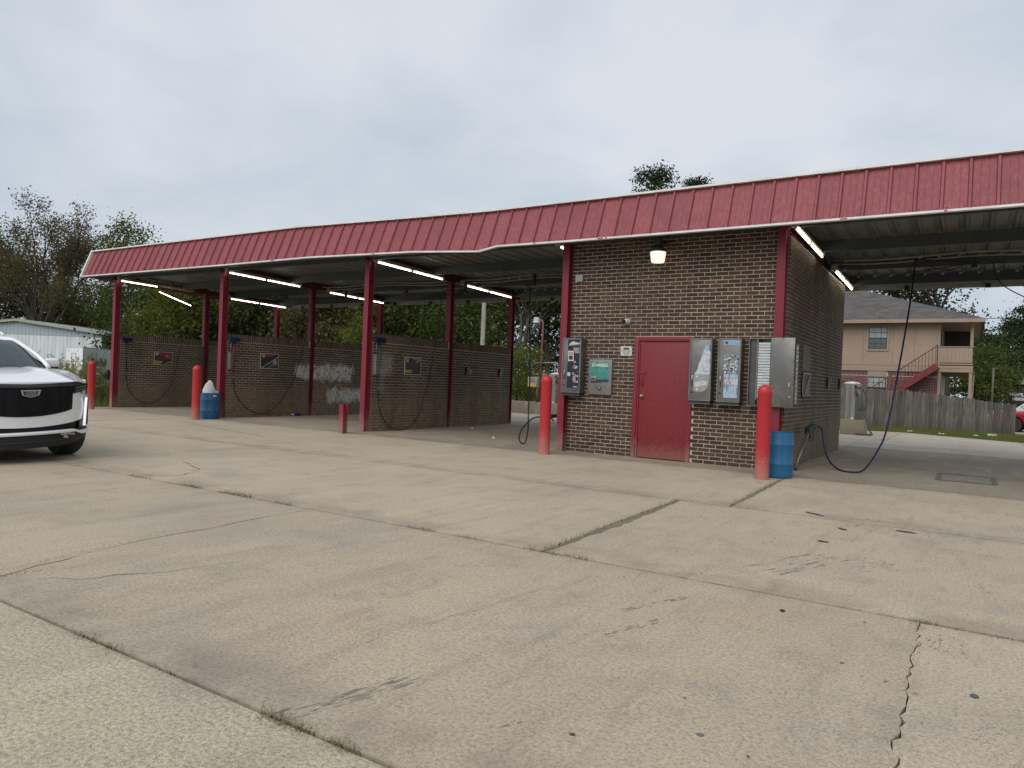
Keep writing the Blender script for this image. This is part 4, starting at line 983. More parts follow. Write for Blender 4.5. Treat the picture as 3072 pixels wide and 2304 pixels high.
# shredded poster on the third
yp3 = f3 - .002
def q3(n_, poly, c, k=0): yplane(c3, n_, yp3 - .0012 * k, [(-3.555 + a * .38, 1.02 + b * 1.098) for a, b in poly], pm(c))
q3('poster', rc(.26, .92, .90, .965), (0.28, 0.44, 0.62)); q3('print', [(.28, .93), (.34, .96), (.38, .945), (.44, .955), (.42, .925), (.38, .905), (.33, .92)], (0.03, 0.04, 0.06), 1); q3('print', rc(.46, .9, .928, .932), (0.14, 0.22, 0.34), 1)
q3('poster', rc(.30, .90, .11, .30), (0.36, 0.48, 0.63)); q3('poster', rc(.30, .90, .305, .40), (0.60, 0.54, 0.57)); q3('poster', rc(.30, .90, .405, .465), (0.40, 0.54, 0.70))
rr = random.Random(9)
for k in range(34):
    a = rr.uniform(.31, .88); b = rr.uniform(.13, .42); q3('print', [(a, b), (a + .012, b - .01), (a + .016, b + rr.uniform(.05, .13)), (a + .004, b + .10)], rr.choice([(0.06, 0.07, 0.09), (0.66, 0.68, 0.7), (0.22, 0.32, 0.45)]), 1 + k % 3)
for k in range(64):
    a = rr.uniform(.30, .88); b = rr.uniform(.48, .74); s = rr.uniform(.03, .075); an = rr.uniform(-.6, .6); ca, sa = math.cos(an), math.sin(an)
    sh = [(-s, -.005), (0, -.014), (s, .0), (s * .4, .012), (-s * .5, .012)]
    q3('print', [(min(.93, max(.26, a + px * ca - pz * sa)), b + (px * sa + pz * ca) * .35 + pz * .6) for px, pz in sh], rr.choice([(0.62, 0.64, 0.66), (0.30, 0.44, 0.60), (0.04, 0.04, 0.05), (0.58, 0.60, 0.62)]), 1 + (k % 8) * .6)
# open cabinet: body with exposed white shelf stack, door swung out
c4 = thing('vending_cabinet', 'opened vending cabinet with white tray stack and door swung aside', 'vending machine', (-2.85, YW, 1.03), group='steel vending cabinets on the front wall')
x0, x1, z0, z1, d = -3.055, -2.70, 1.03, 2.12, .20
mb = MB(); mb.box(x0, x0 + .012, YW - d, YW, z0, z1); mb.box(x1 - .012, x1, YW - d, YW, z0, z1); mb.box(x0 + .012, x1 - .012, YW - d, YW, z1 - .012, z1); mb.box(x0 + .012, x1 - .012, YW - d, YW, z0, z0 + .012); mb.box(x0 + .012, x1 - .012, YW - .012, YW, z0 + .012, z1 - .012)
mb.build('case', CAB, c4)
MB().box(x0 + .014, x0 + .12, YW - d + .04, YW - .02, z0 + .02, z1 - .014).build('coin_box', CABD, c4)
MB().box(x0 + .125, x0 + .145, YW - d + .005, YW - .02, z0 + .10, z1 - .014).build('divider', CAB, c4)
PALE = M('tray_white', (0.56, 0.60, 0.62), (0.44, 0.48, 0.50), rough=0.45, scale=20)
for k in range(20): MB().box(x0 + .150, x1 - .02, YW - d + .008 + .006 * (k % 2), YW - .03, z0 + .14 + k * .0445, z0 + .14 + k * .0445 + .036).build('tray', PALE, c4)
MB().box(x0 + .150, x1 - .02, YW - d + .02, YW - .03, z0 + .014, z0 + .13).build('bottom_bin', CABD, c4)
dr = MB(); dr.box(-2.698, -2.345, YW - d - .030, YW - d - .012, 1.03, 2.125)
o = dr.build('cabinet_door', CAB, c4, bevel=.004)
for (a, b) in ((-2.66, 2.09), (-2.52, 2.105), (-2.37, 2.09), (-2.66, 1.06), (-2.52, 1.05), (-2.37, 1.07), (-2.36, 1.75), (-2.36, 1.4)): yplane(o, 'rivet', YW - d - .0305, ell(a, b, .008, .008, 8), BLACKM, .003)
yplane(o, 'lock', YW - d - .0305, ell(-2.395, 1.20, .018, .018, 12), STEEL, .012)
MB().box(-2.42, -2.405, YW - d - .032, YW - d - .0305, 1.36, 1.42).build('scratch', pm((0.5, 0.5, 0.48)), o)
# strip of paper labels on the hidden face of the open door, visible past its edge
lb = thing('label_strip', 'vertical strip of pale labels past the swung cabinet door', 'label strip', (-2.33, YW - .1, 1.1))
MB().box(-2.335, -2.30, YW - .16, YW - .152, 1.08, 2.02).build('backing', pm((0.16, 0.16, 0.155)), lb)
for k in range(14): MB().box(-2.332, -2.306, YW - .1635, YW - .1605, 1.10 + k * .065, 1.135 + k * .065).build('paper_label', pm((0.36, 0.36, 0.35) if k % 3 else (0.24, 0.24, 0.24)), lb)

# change machine
ch = thing('change_machine', 'grey bill changer with a green CHANGE poster left of the door', 'change machine', (-5.76, YW, 1.09))
x0, x1, z0, z1 = -5.992, -5.524, 1.093, 1.737
MB().box(x0, x1, YW - .055, YW, z0, z1).build('faceplate', M('changer_grey', (0.25, 0.245, 0.235), (0.19, 0.185, 0.18), rough=0.42, metal=0.4), ch, bevel=.008)
def tealmat():
    m, nt, b = new_mat('teal_poster'); p = posn(nt); s = sepxyz(nt, p)
    n = noise(nt, p, 6, 4, 0.6, 1.5); c = ramp(nt, n, [(0.3, (0.02, 0.13, 0.13)), (0.5, (0.06, 0.27, 0.22)), (0.72, (0.16, 0.38, 0.30))])
    zz = mth(nt, 'ADD', s[2], mth(nt, 'MULTIPLY', noise(nt, p, 14, 3), 0.10))
    c = mixc(nt, smooth(nt, zz, 1.435, 1.405), c, (0.015, 0.05, 0.06))
    nt.links.new(c, b.inputs['Base Color']); b.inputs['Roughness'].default_value = 0.3; return m
yplane(ch, 'poster', YW - .0562, rc(-5.945, -5.575, 1.325, 1.685), tealmat(), .002)
text('CHANGE', .080, M('poster_cream', (0.85, 0.86, 0.72), rough=0.5), ch, (-5.76, YW - .0598, 1.630), (rad(90), 0, 0), shear=.12, bold=.0015, sx=1.0)
MB().box(-5.935, -5.815, YW - .085, YW - .0585, 1.335, 1.425).build('bill_slot', M('acceptor_grey', (0.32, 0.31, 0.30), rough=0.35, metal=0.5), ch, bevel=.006)
MB().box(-5.915, -5.835, YW - .090, YW - .0855, 1.365, 1.385).build('bill_mouth', BLACKM, ch)
yplane(ch, 'coin_cup', YW - .0562, [(-5.825, 1.235), (-5.70, 1.235), (-5.735, 1.165), (-5.79, 1.165)], M('cup_dark', (0.05, 0.048, 0.046), rough=0.5), .004)
yplane(ch, 'coin_cup_lip', YW - .0606, [(-5.80, 1.236), (-5.725, 1.236), (-5.745, 1.185), (-5.78, 1.185)], M('changer_grey', (0.25, 0.245, 0.235)), .004)
MB().box(-5.94, -5.70, YW - .0585, YW - .0562, 1.308, 1.322).build('red_strip', pm((0.16, 0.03, 0.05)), ch)

# paper notice, camera, alarm speaker, lamp
nt_ = thing('notice_plate', 'small white notice plate with a shield outline left of the door', 'sign', (-5.27, YW, 1.80))
MB().box(-5.385, -5.165, YW - .006, YW, 1.815, 1.985).build('plate', pm((0.58, 0.58, 0.53)), nt_)
sh = [(-5.33, 1.945), (-5.30, 1.962), (-5.275, 1.952), (-5.25, 1.962), (-5.22, 1.945), (-5.226, 1.915), (-5.216, 1.88), (-5.235, 1.845), (-5.275, 1.832), (-5.315, 1.845), (-5.334, 1.88), (-5.324, 1.915)]
yplane(nt_, 'shield', YW - .0062, sh, pm((0.05, 0.06, 0.06)))
yplane(nt_, 'shield', YW - .0078, [(-5.275 + (x + 5.275) * .84, 1.89 + (z - 1.89) * .84) for x, z in sh if True], pm((0.55, 0.57, 0.53)))
yplane(nt_, 'shield_top', YW - .0094, [(-5.325, 1.94), (-5.30, 1.955), (-5.275, 1.947), (-5.25, 1.955), (-5.225, 1.94), (-5.232, 1.923), (-5.318, 1.923)], pm((0.04, 0.045, 0.045)))
for k in range(3): yplane(nt_, 'lettering', YW - .0094, rc(-5.312, -5.238, 1.905 - k * .018, 1.910 - k * .018), pm((0.25, 0.27, 0.26)))
for s in (-1, 1): yplane(nt_, 'lettering', YW - .0064, rc(-5.275 + s * .083 - .022, -5.275 + s * .083 + .022, 1.885, 1.890), pm((0.3, 0.36, 0.34)))
cm = thing('security_camera', 'white turret security camera above the door', 'camera', (-5.28, YW, 2.43))
MB().tube([(-5.27, YW, 2.43), (-5.27, YW - .035, 2.43)], .058, 20).build('base', M('camera_white', (0.62, 0.62, 0.60), rough=0.4), cm, auto=40)
mb = MB(); mb.grid(lambda u, v: (-5.275 + .05 * math.sin(v * math.pi) * math.cos(u * 2 * math.pi), YW - .06 + .05 * math.sin(v * math.pi) * math.sin(u * 2 * math.pi), 2.43 + .05 * math.cos(v * math.pi)), 16, 10)
mb.build('ball', M('camera_white', (0.62, 0.62, 0.60)), cm, smooth=True)
MB().tube([(-5.29, YW - .09, 2.425), (-5.305, YW - .118, 2.415)], [.034, .03], 14).build('lens', BLACKM, cm, auto=40)
sp = thing('siren_box', 'small pale square siren box at the upper left of the brick front', 'box', (-6.25, YW, 3.24))
MB().box(-6.335, -6.195, YW - .06, YW, 3.185, 3.315).build('case', M('siren_pale', (0.42, 0.41, 0.39), (0.36, 0.35, 0.33), rough=0.5), sp, bevel=.006)
for r_ in (.05, .032, .014): yplane(sp, 'grille_ring', YW - .0605 - (0.06 - r_) * .05, ell(-6.265, 3.25, r_, r_, 20), pm((0.30, 0.30, 0.28) if r_ != .032 else (0.45, 0.44, 0.42)))
lp = thing('wall_lamp', 'lit black barn lamp with a white glass shade under the fascia', 'lamp', (-4.64, 11.8, 3.35))
lx, ly = -4.63, 11.78
MB().tube([(lx, ly, 3.70), (lx, ly, 3.84)], .062, 18).build('neck', M('lamp_dark', (0.03, 0.033, 0.036), rough=0.5), lp, auto=40)
MB().lathe([(.065, .30), (.075, .285), (.10, .25), (.135, .205), (.138, .185), (.12, .185)], 24, (lx, ly, 3.41)).build('cap', M('lamp_dark', (0.03, 0.033, 0.036)), lp, auto=40)
SHADE = EM('lit_lens', (1.0, 0.90, 0.68), 0.8, (0.7, 0.68, 0.62))
MB().lathe([(.134, .182), (.132, .15), (.115, .03), (.108, .004), (.02, .0)], 28, (lx, ly, 3.41)).build('shade', SHADE, lp, auto=40)
for k in range(10):
    a = k * math.pi / 5; MB().bar((lx + .09 * math.cos(a), ly + .09 * math.sin(a), 3.672), (lx + .138 * math.cos(a), ly + .138 * math.sin(a), 3.618), .008, .018).build('cooling_fin', M('lamp_dark', (0.03, 0.033, 0.036)), lp)
MB().bar((lx, ly + .05, 3.80), (lx, 12.07, 3.80), .05, .05).build('arm', M('lamp_dark', (0.03, 0.033, 0.036)), lp)

# ------------------------------------------------------------------ floor drain in the right bay, litter
dg = thing('floor_drain', 'steel framed drain cover in the right bay floor', 'drain', (0, 13.6, 0))
FRM = M('drain_frame', (0.12, 0.11, 0.095), rough=0.7); x0, x1, y0, y1 = -0.43, 0.38, 12.98, 14.18
mb = MB(); mb.box(x0, x0 + .06, y0, y1, -.02, .010); mb.box(x1 - .06, x1, y0, y1, -.02, .010); mb.box(x0 + .06, x1 - .06, y0, y0 + .06, -.02, .010); mb.box(x0 + .06, x1 - .06, y1 - .06, y1, -.02, .010); mb.build('frame', FRM, dg)
MB().box(x0 + .06, x1 - .06, y0 + .06, y1 - .06, -.02, .003).build('pit_cover', M('pit_dark', (0.05, 0.045, 0.04), rough=0.75), dg)  # flat dark fill for the drain's interior, below the slats
for k in range(9): MB().box(x0 + .065, x1 - .065, y0 + .10 + k * .115, y0 + .145 + k * .115, .003, .009).build('slat', M('drain_slat', (0.26, 0.24, 0.20), rough=0.8), dg)
def litter(name, label, cat, pts, z, mat):
    o = MB().prism([(x, y, z) for x, y in pts], (0, 0, 0), (0, 0, .012)).build(name, mat, None); return tag(o, label, cat)
bt = thing('plastic_bottle', 'blue bottle with a white cap lying by the white-smeared divider', 'bottle', (-16.68, 14.38, 0))
MB().tube([(-16.72, 14.42, .045), (-16.66, 14.58, .045), (-16.655, 14.60, .045)], [.04, .04, .02], 12).build('body', M('bottle_blue', (0.02, 0.03, 0.16), rough=0.35), bt, auto=40)
MB().tube([(-16.755, 14.33, .035), (-16.722, 14.415, .043)], [.018, .03], 10).build('cap', M('bottle_white', (0.7, 0.7, 0.7), rough=0.4), bt, auto=40)
mb = MB(); mb.grid(lambda u, v: (-10.80 + u * .17, 14.98 + v * .05 - u * .06, .012 + .05 * math.sin(u * math.pi) * (.5 + v * .5)), 8, 3)
o = mb.build('crumpled_paper', M('litter_white', (0.6, 0.58, 0.53), rough=0.8), None, smooth=True); o.modifiers.new('t', 'SOLIDIFY').thickness = .006; tag(o, 'curled white paper scrap on the bay floor by the tan-stained divider', 'litter')
mb = MB(); mb.grid(lambda u, v: (-8.80 + u * .09, 13.05 + v * .07, .008 + .045 * math.sin(u * math.pi) * math.sin(v * math.pi)), 5, 5)
o = mb.build('crumpled_paper', M('litter_white', (0.6, 0.58, 0.53)), None, smooth=True); tag(o, 'small crumpled white paper on the floor left of the third bollard', 'litter')
BARK = M('bark_chip', (0.07, 0.045, 0.03), (0.13, 0.09, 0.06), rough=0.9, scale=40)
def chip(label, x, y, l, w, a):
    mb = MB(); c, s = math.cos(a), math.sin(a); r = random.Random(int(x * 1000)); n = 11
    top = [(-l / 2 + l * i / n, w / 2 * math.sin(math.pi * (i + .3) / (n + .6)) * r.uniform(.35, 1.3)) for i in range(n + 1)]
    poly = top + [(p, -q * r.uniform(.3, 1.2)) for p, q in reversed(top)]
    mb.prism([(x + px * c - py * s, y + px * s + py * c, .004) for px, py in poly], (0, 0, 0), (0, 0, .009)); return tag(mb.build('bark_chip', BARK), label, 'bark')
chip('longest bark strip on the slab right of the second blue drum', -1.346, 8.14, .24, .045, -.55)
chip('flat bark strip on the joint at the lower right of the bay', -0.476, 7.744, .17, .03, -.1)
chip('small bark strip between the two longer bark strips', -0.978, 7.437, .09, .03, -.5)
chip('dark bark strip beside a pale straw piece', -1.032, 6.698, .09, .035, -.05)
mb = MB(); mb.lathe([(.011, 0), (.016, .005), (.014, .009), (.006, .012)], 10, (-0.886, 4.426, .001)); tag(mb.build('pebble', M('tar_black', (0.02, 0.02, 0.02), rough=0.7), None, smooth=True), 'black tar lump on the slab below the long scuff', 'pebble')
mb = MB(); mb.lathe([(.013, 0), (.015, .002), (.011, .004), (.004, .005)], 12, (-0.804, 2.654, .001)); tag(mb.build('pebble', M('grey_blob', (0.16, 0.155, 0.15), rough=0.6), None, smooth=True), 'flattened grey gum blob near the bottom of the view', 'gum')
mb = MB(); mb.lathe([(.014, 0), (.017, .005), (.012, .009), (.004, .011)], 10, (0.057, 3.724, .001)); tag(mb.build('pebble', M('slate_blob', (0.09, 0.11, 0.13), rough=0.6), None, smooth=True), 'small slate grey pebble right of the zigzag crack', 'pebble')
mb = MB(); mb.lathe([(.010, 0), (.012, .0015), (.008, .0025), (.003, .003)], 12, (-1.188, 2.368, .001)); tag(mb.build('gum_spot', M('brown_spot', (0.09, 0.065, 0.045), rough=0.8), None, smooth=True), 'brown gum spot on the slab near the bottom centre', 'gum')
# scattered leaf and needle bits
LEAFB = M('dry_leaf', (0.085, 0.055, 0.032), (0.16, 0.11, 0.06), rough=0.9, scale=30)
mb = MB(); r = random.Random(21)
for k in range(430):
    if k < 200: x, y = r.uniform(-3.2, 1.5), r.uniform(2.2, 10.8)
    elif k < 340: x, y = r.uniform(-14, 0.8), r.uniform(5, 11.4)
    else: x, y = r.uniform(-3.5, 3), r.uniform(16, 28)
    s = r.uniform(.004, .015) * (1.8 if k > 340 else 1); a = r.uniform(0, 6.3); c, sn = math.cos(a) * s, math.sin(a) * s; k2 = r.uniform(.15, .5)
    z = .0045; mb.add([(x - c, y - sn, z), (x + sn * k2, y - c * k2, z + .002), (x + c, y + sn, z + .001), (x - sn * k2, y + c * k2, z + .003)], [(0, 1, 2, 3)])
o = mb.build('leaf_litter', LEAFB, None, kind='stuff', fixn=False); tag(o, 'dry leaf bits and needles scattered over the concrete', 'leaves')
# tufts growing in the joints
TUFT = M('dry_tuft', (0.20, 0.175, 0.08), (0.115, 0.115, 0.045), rough=0.9, scale=25)
mb = MB(); r = random.Random(31)
def tufts(x0, y0, x1, y1, n, h, w=.02):
    for k in range(n):
        t = r.random(); t = min(1, max(0, t)); x = x0 + (x1 - x0) * t + r.gauss(0, w); y = y0 + (y1 - y0) * t + r.gauss(0, w)
        hh = h * r.uniform(.3, 1.1); a = r.uniform(0, 6.3); lean = r.uniform(.5, 1.7) * hh; hh *= .8; bw = r.uniform(.0012, .003)
        mb.add([(x - bw * math.sin(a), y + bw * math.cos(a), -.01), (x + bw * math.sin(a), y - bw * math.cos(a), -.01), (x + lean * math.cos(a), y + lean * math.sin(a), hh)], [(0, 1, 2)])
for a in [(-2.20, 1.81, -1.95, 1.81, 260, .03), (-1.86, 1.81, -1.72, 1.81, 120, .025), (-3.55, 1.81, -3.15, 1.81, 200, .025), (-2.9, 1.81, -2.75, 1.81, 60, .02),
          (-7.3, 4.75, -6.95, 4.75, 160, .05), (-6.6, 4.75, -6.1, 4.75, 220, .06), (-5.75, 4.75, -5.5, 4.75, 90, .05), (-8.3, 4.75, -7.9, 4.75, 80, .05), (-4.05, 4.75, -3.75, 4.75, 110, .04), (-3.5, 4.75, -3.25, 4.75, 80, .04),
          (-2.85, 4.75, -2.3, 4.75, 220, .045), (-2.70, 4.78, -2.76, 7.9, 900, .05), (-2.19, 8.0, -2.28, 10.9, 520, .055), (-0.24, 4.75, -0.12, 4.75, 130, .03), (-0.21, 4.5, -0.2, 4.72, 60, .02), (-0.05, 4.75, .5, 4.75, 200, .018), (-2.1, 7.97, -1.8, 7.97, 60, .03), (-2.8, 7.97, -2.6, 7.97, 60, .04),
          (-0.19, 2.2, -0.2, 4.4, 160, .015), (-5.0, 2.2, -5.2, 3.2, 120, .02), (-4.85, 2.0, -4.8, 2.3, 90, .022), (-11.4, 11.4, -10.6, 9.2, 60, .03), (-9.9, 5.2, -9.7, 4.76, 60, .04)]: tufts(*a)
o = mb.build('joint_weeds', TUFT, None, kind='stuff', fixn=False); tag(o, 'dry grass tufts sprouting from the concrete joints', 'grass')

# ------------------------------------------------------------------ vacuums and islands behind the bays
ISL = concrete_mat('island_concrete', (0.30, 0.26, 0.19), (0.22, 0.19, 0.145))
VST = M('vacuum_steel', (0.46, 0.45, 0.42), (0.36, 0.35, 0.33), rough=0.33, metal=0.7, scale=2.2, stretch=(6, 6, 0.5))
o = MB().box(-3.47, -2.77, 24.8, 25.65, -0.03, .475).build('vacuum_plinth', ISL, None, bevel=.015); tag(o, 'concrete plinth under the vacuum behind the right bay', 'plinth')
o = MB().box(-18.5, -13.0, 24.3, 25.2, -0.03, .46).build('island_wall', ISL, None, bevel=.015); tag(o, 'long low concrete island behind the bay beside the equipment room', 'island')
HOSEG = M('vac_hose_grey', (0.07, 0.08, 0.078), rough=0.55)
def vacuum(label, x, y, zb):
    t = thing('vacuum_station', label, 'vacuum', (x, y, zb), group='stainless coin vacuums')
    MB().lathe([(.225, 0), (.225, .98)], 28, (x, y, zb)).build('canister', VST, t, auto=40)
    MB().lathe([(.235, .99), (.235, 1.12)], 28, (x, y, zb)).build('head_band', VST, t, auto=40)
    MB().lathe([(.245, 1.125), (.235, 1.14), (.18, 1.17), (.09, 1.19), (.01, 1.197)], 28, (x, y, zb)).build('dome', M('dome_white', (0.70, 0.69, 0.64), rough=0.45), t, smooth=True)
    MB().box(x + .14, x + .34, y - .20, y + .06, zb + .0, zb + .86).build('coin_box', CAB, t, bevel=.006)
    MB().box(x + .10, x + .16, y - .245, y - .235, zb + 1.00, zb + 1.09).build('decal', BLACKM, t)
    MB().box(x - .05, x + .02, y - .25, y - .22, zb + .70, zb + .74).build('latch', M('worn_chrome', (0.5, 0.47, 0.4)), t)
    MB().box(x + .02, x + .10, y - .26, y - .22, zb + .01, zb + .06).build('foot', WHITE_TRIM, t)
    MB().tube(crom([(x + .22, y - .1, zb + 1.0), (x + .30, y - .22, zb + .98), (x + .33, y - .30, zb + .6), (x + .38, y - .32, zb + .35), (x + .60, y - .45, zb - .3), (x + .66, y - .5, zb - .42), (x + .45, y - .5, zb - .435), (x + .20, y - .48, zb - .43)], 6), .028, 8).build('suction_hose', HOSEG, t, smooth=True)
    MB().tube(crom([(x + .24, y - .1, zb + 1.02), (x + .42, y - .2, zb + .85), (x + .47, y - .25, zb + .55), (x + .40, y - .28, zb + .35), (x + .26, y - .2, zb + .33)], 6), .028, 8).build('suction_hose', HOSEG, t, smooth=True)
    MB().tube([(x + .18, y - .24, zb + 1.0), (x + .14, y - .27, zb + .86), (x + .20, y - .27, zb + .76)], [.03, .028, .03], 8).build('nozzle', HOSEG, t, smooth=True)
    return t
vacuum('stainless vacuum with grey hose in front of the board fence', -3.20, 25.15, .475)
vacuum('stainless vacuum half hidden behind the third bollard', -13.80, 24.85, .46)
t = thing('air_machine', 'small coin box with a yellow label on a rusty red post', 'vending machine', (-14.73, 24.75, .46))
MB().box(-14.95, -14.53, 24.62, 24.82, 1.06, 1.46).build('case', M('air_grey', (0.36, 0.34, 0.29), rough=0.5), t, bevel=.01)
MB().box(-14.93, -14.55, 24.612, 24.618, 1.07, 1.21).build('label_panel', M('label_yellow', (0.52, 0.30, 0.06), (0.55, 0.42, 0.16), rough=0.5, scale=20), t)
MB().box(-14.86, -14.62, 24.608, 24.618, 1.25, 1.41).build('window', M('air_window', (0.24, 0.25, 0.22), rough=0.3), t)
MB().tube([(-14.55, 24.72, .46), (-14.55, 24.72, 1.06)], .05, 10).build('post', faded_paint('rusty_post', (0.16, 0.05, 0.035), (0.3, 0.18, 0.13), rough=.8), t, smooth=True)
MB().tube(crom([(-14.75, 24.65, 1.06), (-14.74, 24.6, .8), (-14.68, 24.6, .55), (-14.6, 24.6, .47)], 5), .012, 6).build('air_hose', BLACK, t, smooth=True)
# rusty lamp post
t = thing('lamp_post', 'rusty red lamp post with a white lamp head behind the bays', 'street lamp', (-17.5, 30, -.04))
RUST = faded_paint('rusty_pole', (0.20, 0.06, 0.055), (0.34, 0.25, 0.24), rough=.75, streak=.8)
MB().tube(crom([(-17.5, 30, -.04), (-17.5, 30, 2), (-17.48, 30, 3.95), (-17.53, 30, 4.18), (-17.68, 30, 4.25), (-17.80, 30, 4.24)], 6), .045, 10).build('pole', RUST, t, smooth=True)
MB().lathe([(.10, .16), (.13, .15), (.15, .02), (.19, -.10), (.17, -.12), (.02, -.12)], 18, (-17.85, 30, 4.22)).build('lamp_head', M('lamp_white', (0.62, 0.62, 0.60), rough=.4), t, auto=40)
MB().lathe([(.05, .0), (.05, -.08), (.02, -.10)], 10, (-17.85, 30, 4.10)).build('bulb', M('bulb_glass', (0.6, 0.6, 0.6), rough=.2), t, smooth=True)
o = MB().tube([(-18.32, 26.2, -.04), (-18.32, 26.2, 3), (-18.32, 26.2, 7.0)], [.11, .10, .09], 8).build('utility_pole', M('bleached_pole', (0.42, 0.40, 0.36), (0.30, 0.28, 0.25), rough=.85, scale=3, stretch=(4, 4, .5)), None, auto=30); tag(o, 'bleached grey utility pole behind the tan-stained divider', 'pole')
t = thing('pipe_rack', 'grey tubular metal rack behind the lamp post', 'rack', (-19.6, 34, -.04)); GT = M('tube_grey', (0.38, 0.38, 0.37), rough=.5, metal=.3)
for x in (-20.4, -18.95): MB().tube([(x, 34, -.04), (x, 34, 2.40)], .035, 8).build('upright', GT, t)
for z in (2.33, 1.7): MB().tube([(-20.4, 34, z - .04), (-18.95, 34, z)], .028, 8).build('crossbar', GT, t)

# ------------------------------------------------------------------ picket fence
WOOD = None
def wood_mat():
    m, nt, b = new_mat('weathered_picket'); p = posn(nt); oi = nd(nt, 'ShaderNodeObjectInfo').outputs['Random']
    g = noise(nt, mapv(nt, p, (9, 9, 0.8)), 2.2, 4, .65)
    c = mixc(nt, smooth(nt, g, .3, .7), (0.175, 0.162, 0.138), (0.092, 0.086, 0.073))
    c = mixc(nt, mth(nt, 'MULTIPLY', smooth(nt, mth(nt, 'ADD', sepxyz(nt, p)[2], mth(nt, 'MULTIPLY', g, .5)), .75, .1), .6), c, (0.075, 0.075, 0.05))
    hs = nd(nt, 'ShaderNodeHueSaturation'); nt.links.new(c, hs.inputs['Color']); nt.links.new(mth(nt, 'ADD', mth(nt, 'MULTIPLY', oi, .5), .72), hs.inputs['Value'])
    nt.links.new(hs.outputs[0], b.inputs['Base Color']); b.inputs['Roughness'].default_value = .9; b.inputs['Specular IOR Level'].default_value = .2; return m
WOOD = wood_mat()
fence = thing('picket_fence', 'weathered grey dog-ear picket fence in front of the house', 'fence', (-6, 33.3, 0))
pw = .134; pk = MB().prism([(-pw / 2, 0, 0), (pw / 2, 0, 0), (pw / 2, 0, .965), (pw / 2 - .03, 0, 1), (-pw / 2 + .03, 0, 1), (-pw / 2, 0, .965)], (0, 0, 0), (0, .018, 0)).mesh('picket'); pk.materials.append(WOOD)
r = random.Random(2)
def ftop(x): return 1.52 if x < -2.2 else 1.52 - (x + 2.2) / 3.65 * .42
x = -21.5
while x < 1.44:
    o = put('picket', pk, None, fence); o.location = (x, 33.35 - max(0, x + 2.5) * .10 + r.uniform(-.012, .012), -.03); o.scale = (1, 1, ftop(x) + .03 + r.uniform(-.025, .025)); o.rotation_euler = (r.uniform(-.01, .01), r.uniform(-.016, .016), 0); x += .142
for z in (.30, 1.0):
    MB().bar((-21.5, 33.42, z + .05), (-2.5, 33.42, z + .05), .04, .09).build('rail', WOOD, fence); MB().bar((-2.5, 33.42, z + .05), (1.44, 33.03, z - .1), .04, .09).build('rail', WOOD, fence)

# ------------------------------------------------------------------ two-storey house
house = thing('apartment_house', 'tan two-storey apartment house with brick base and red outside stairs', 'house', (-6, 41, -.05))
TAN = M('tan_siding', (0.385, 0.285, 0.210), (0.345, 0.255, 0.188), rough=.75, scale=1.2)
TAN2 = M('tan_trim', (0.37, 0.275, 0.205), (0.33, 0.245, 0.18), rough=.7, scale=2)
SHING = None
def shingle_mat():
    m, nt, b = new_mat('grey_shingle'); p = posn(nt)
    br = nd(nt, 'ShaderNodeTexBrick'); nt.links.new(mapv(nt, p, (1, 1, 1), rot=(rad(90), 0, 0)), br.inputs['Vector'])
    br.inputs['Scale'].default_value = 1.0; br.inputs['Brick Width'].default_value = .32; br.inputs['Row Height'].default_value = .075; br.inputs['Mortar Size'].default_value = .004
    br.inputs['Color1'].default_value = (0.070, 0.062, 0.058, 1); br.inputs['Color2'].default_value = (0.135, 0.120, 0.110, 1); br.inputs['Mortar'].default_value = (0.04, 0.035, 0.033, 1)
    c = mixc(nt, mth(nt, 'MULTIPLY', smooth(nt, noise(nt, p, 3, 5, .7), .4, .7), .5), br.outputs['Color'], (0.09, 0.08, 0.074))
    nt.links.new(c, b.inputs['Base Color']); b.inputs['Roughness'].default_value = .9; bump(nt, b, br.outputs['Fac'], .5, .02); return m
SHING = shingle_mat()
HX0, HX1, HY0, HY1 = -15.0, -1.25, 36.5, 46.0
MB().box(HX0, HX1, HY0 + .02, HY1, 2.37, 4.62).build('upper_wall', TAN, house)
pan = [-15.0, -13.8, -12.6, -11.4, -10.2, -9.0, -7.8, -6.6, -5.4, -4.25, -3.05, -2.2, -1.33]
for a, b in zip(pan, pan[1:]):
    MB().box(a + .006, b - .006, HY0 - .005, HY0 + .018, 2.63, 4.60).build('siding_panel', TAN, house)
MB().box(HX0, HX1, HY0 - .02, HY0 + .018, 2.37, 2.615).build('band_board', TAN2, house)
MB().box(HX1 - .09, HX1 + .03, HY0 - .03, HY0 + .25, 2.616, 4.55).build('corner_board', TAN2, house)
HBR = brick_mat('house_brick', [(0.16, 0.045, 0.045), (0.20, 0.06, 0.055), (0.12, 0.035, 0.038), (0.17, 0.07, 0.06)], grime=.15)
HMO = brick_mat('house_mortar', None, grime=.1, mortar=(0.60, 0.52, 0.47))
MB().box(HX0, HX1, HY0 + .046, HY1, -.05, 2.365).build('mortar_core', HMO, house)
mb = MB()
for c, z, l in courses(-7.2, HX1, -.03, 2.14, [(-4.05, -3.25, 1.58, 2.4)]): mb.box(c - l / 2, c + l / 2, HY0 + .04, HY0 + .09, z - BH / 2, z + BH / 2)
x = -7.2
while x < HX1 - .05:
    if not (-4.08 < x < -3.27): mb.box(x, x + .055, HY0 + .04, HY0 + .09, 2.165, 2.355)
    x += .0677
for c, z, l in courses(HY0 + .1, 40, -.03, 2.3): mb.box(HX1 - .03, HX1 + .01, c - l / 2, c + l / 2, z - BH / 2, z + BH / 2)
mb.build('brickwork', HBR, house, kind='stuff', fixn=False)
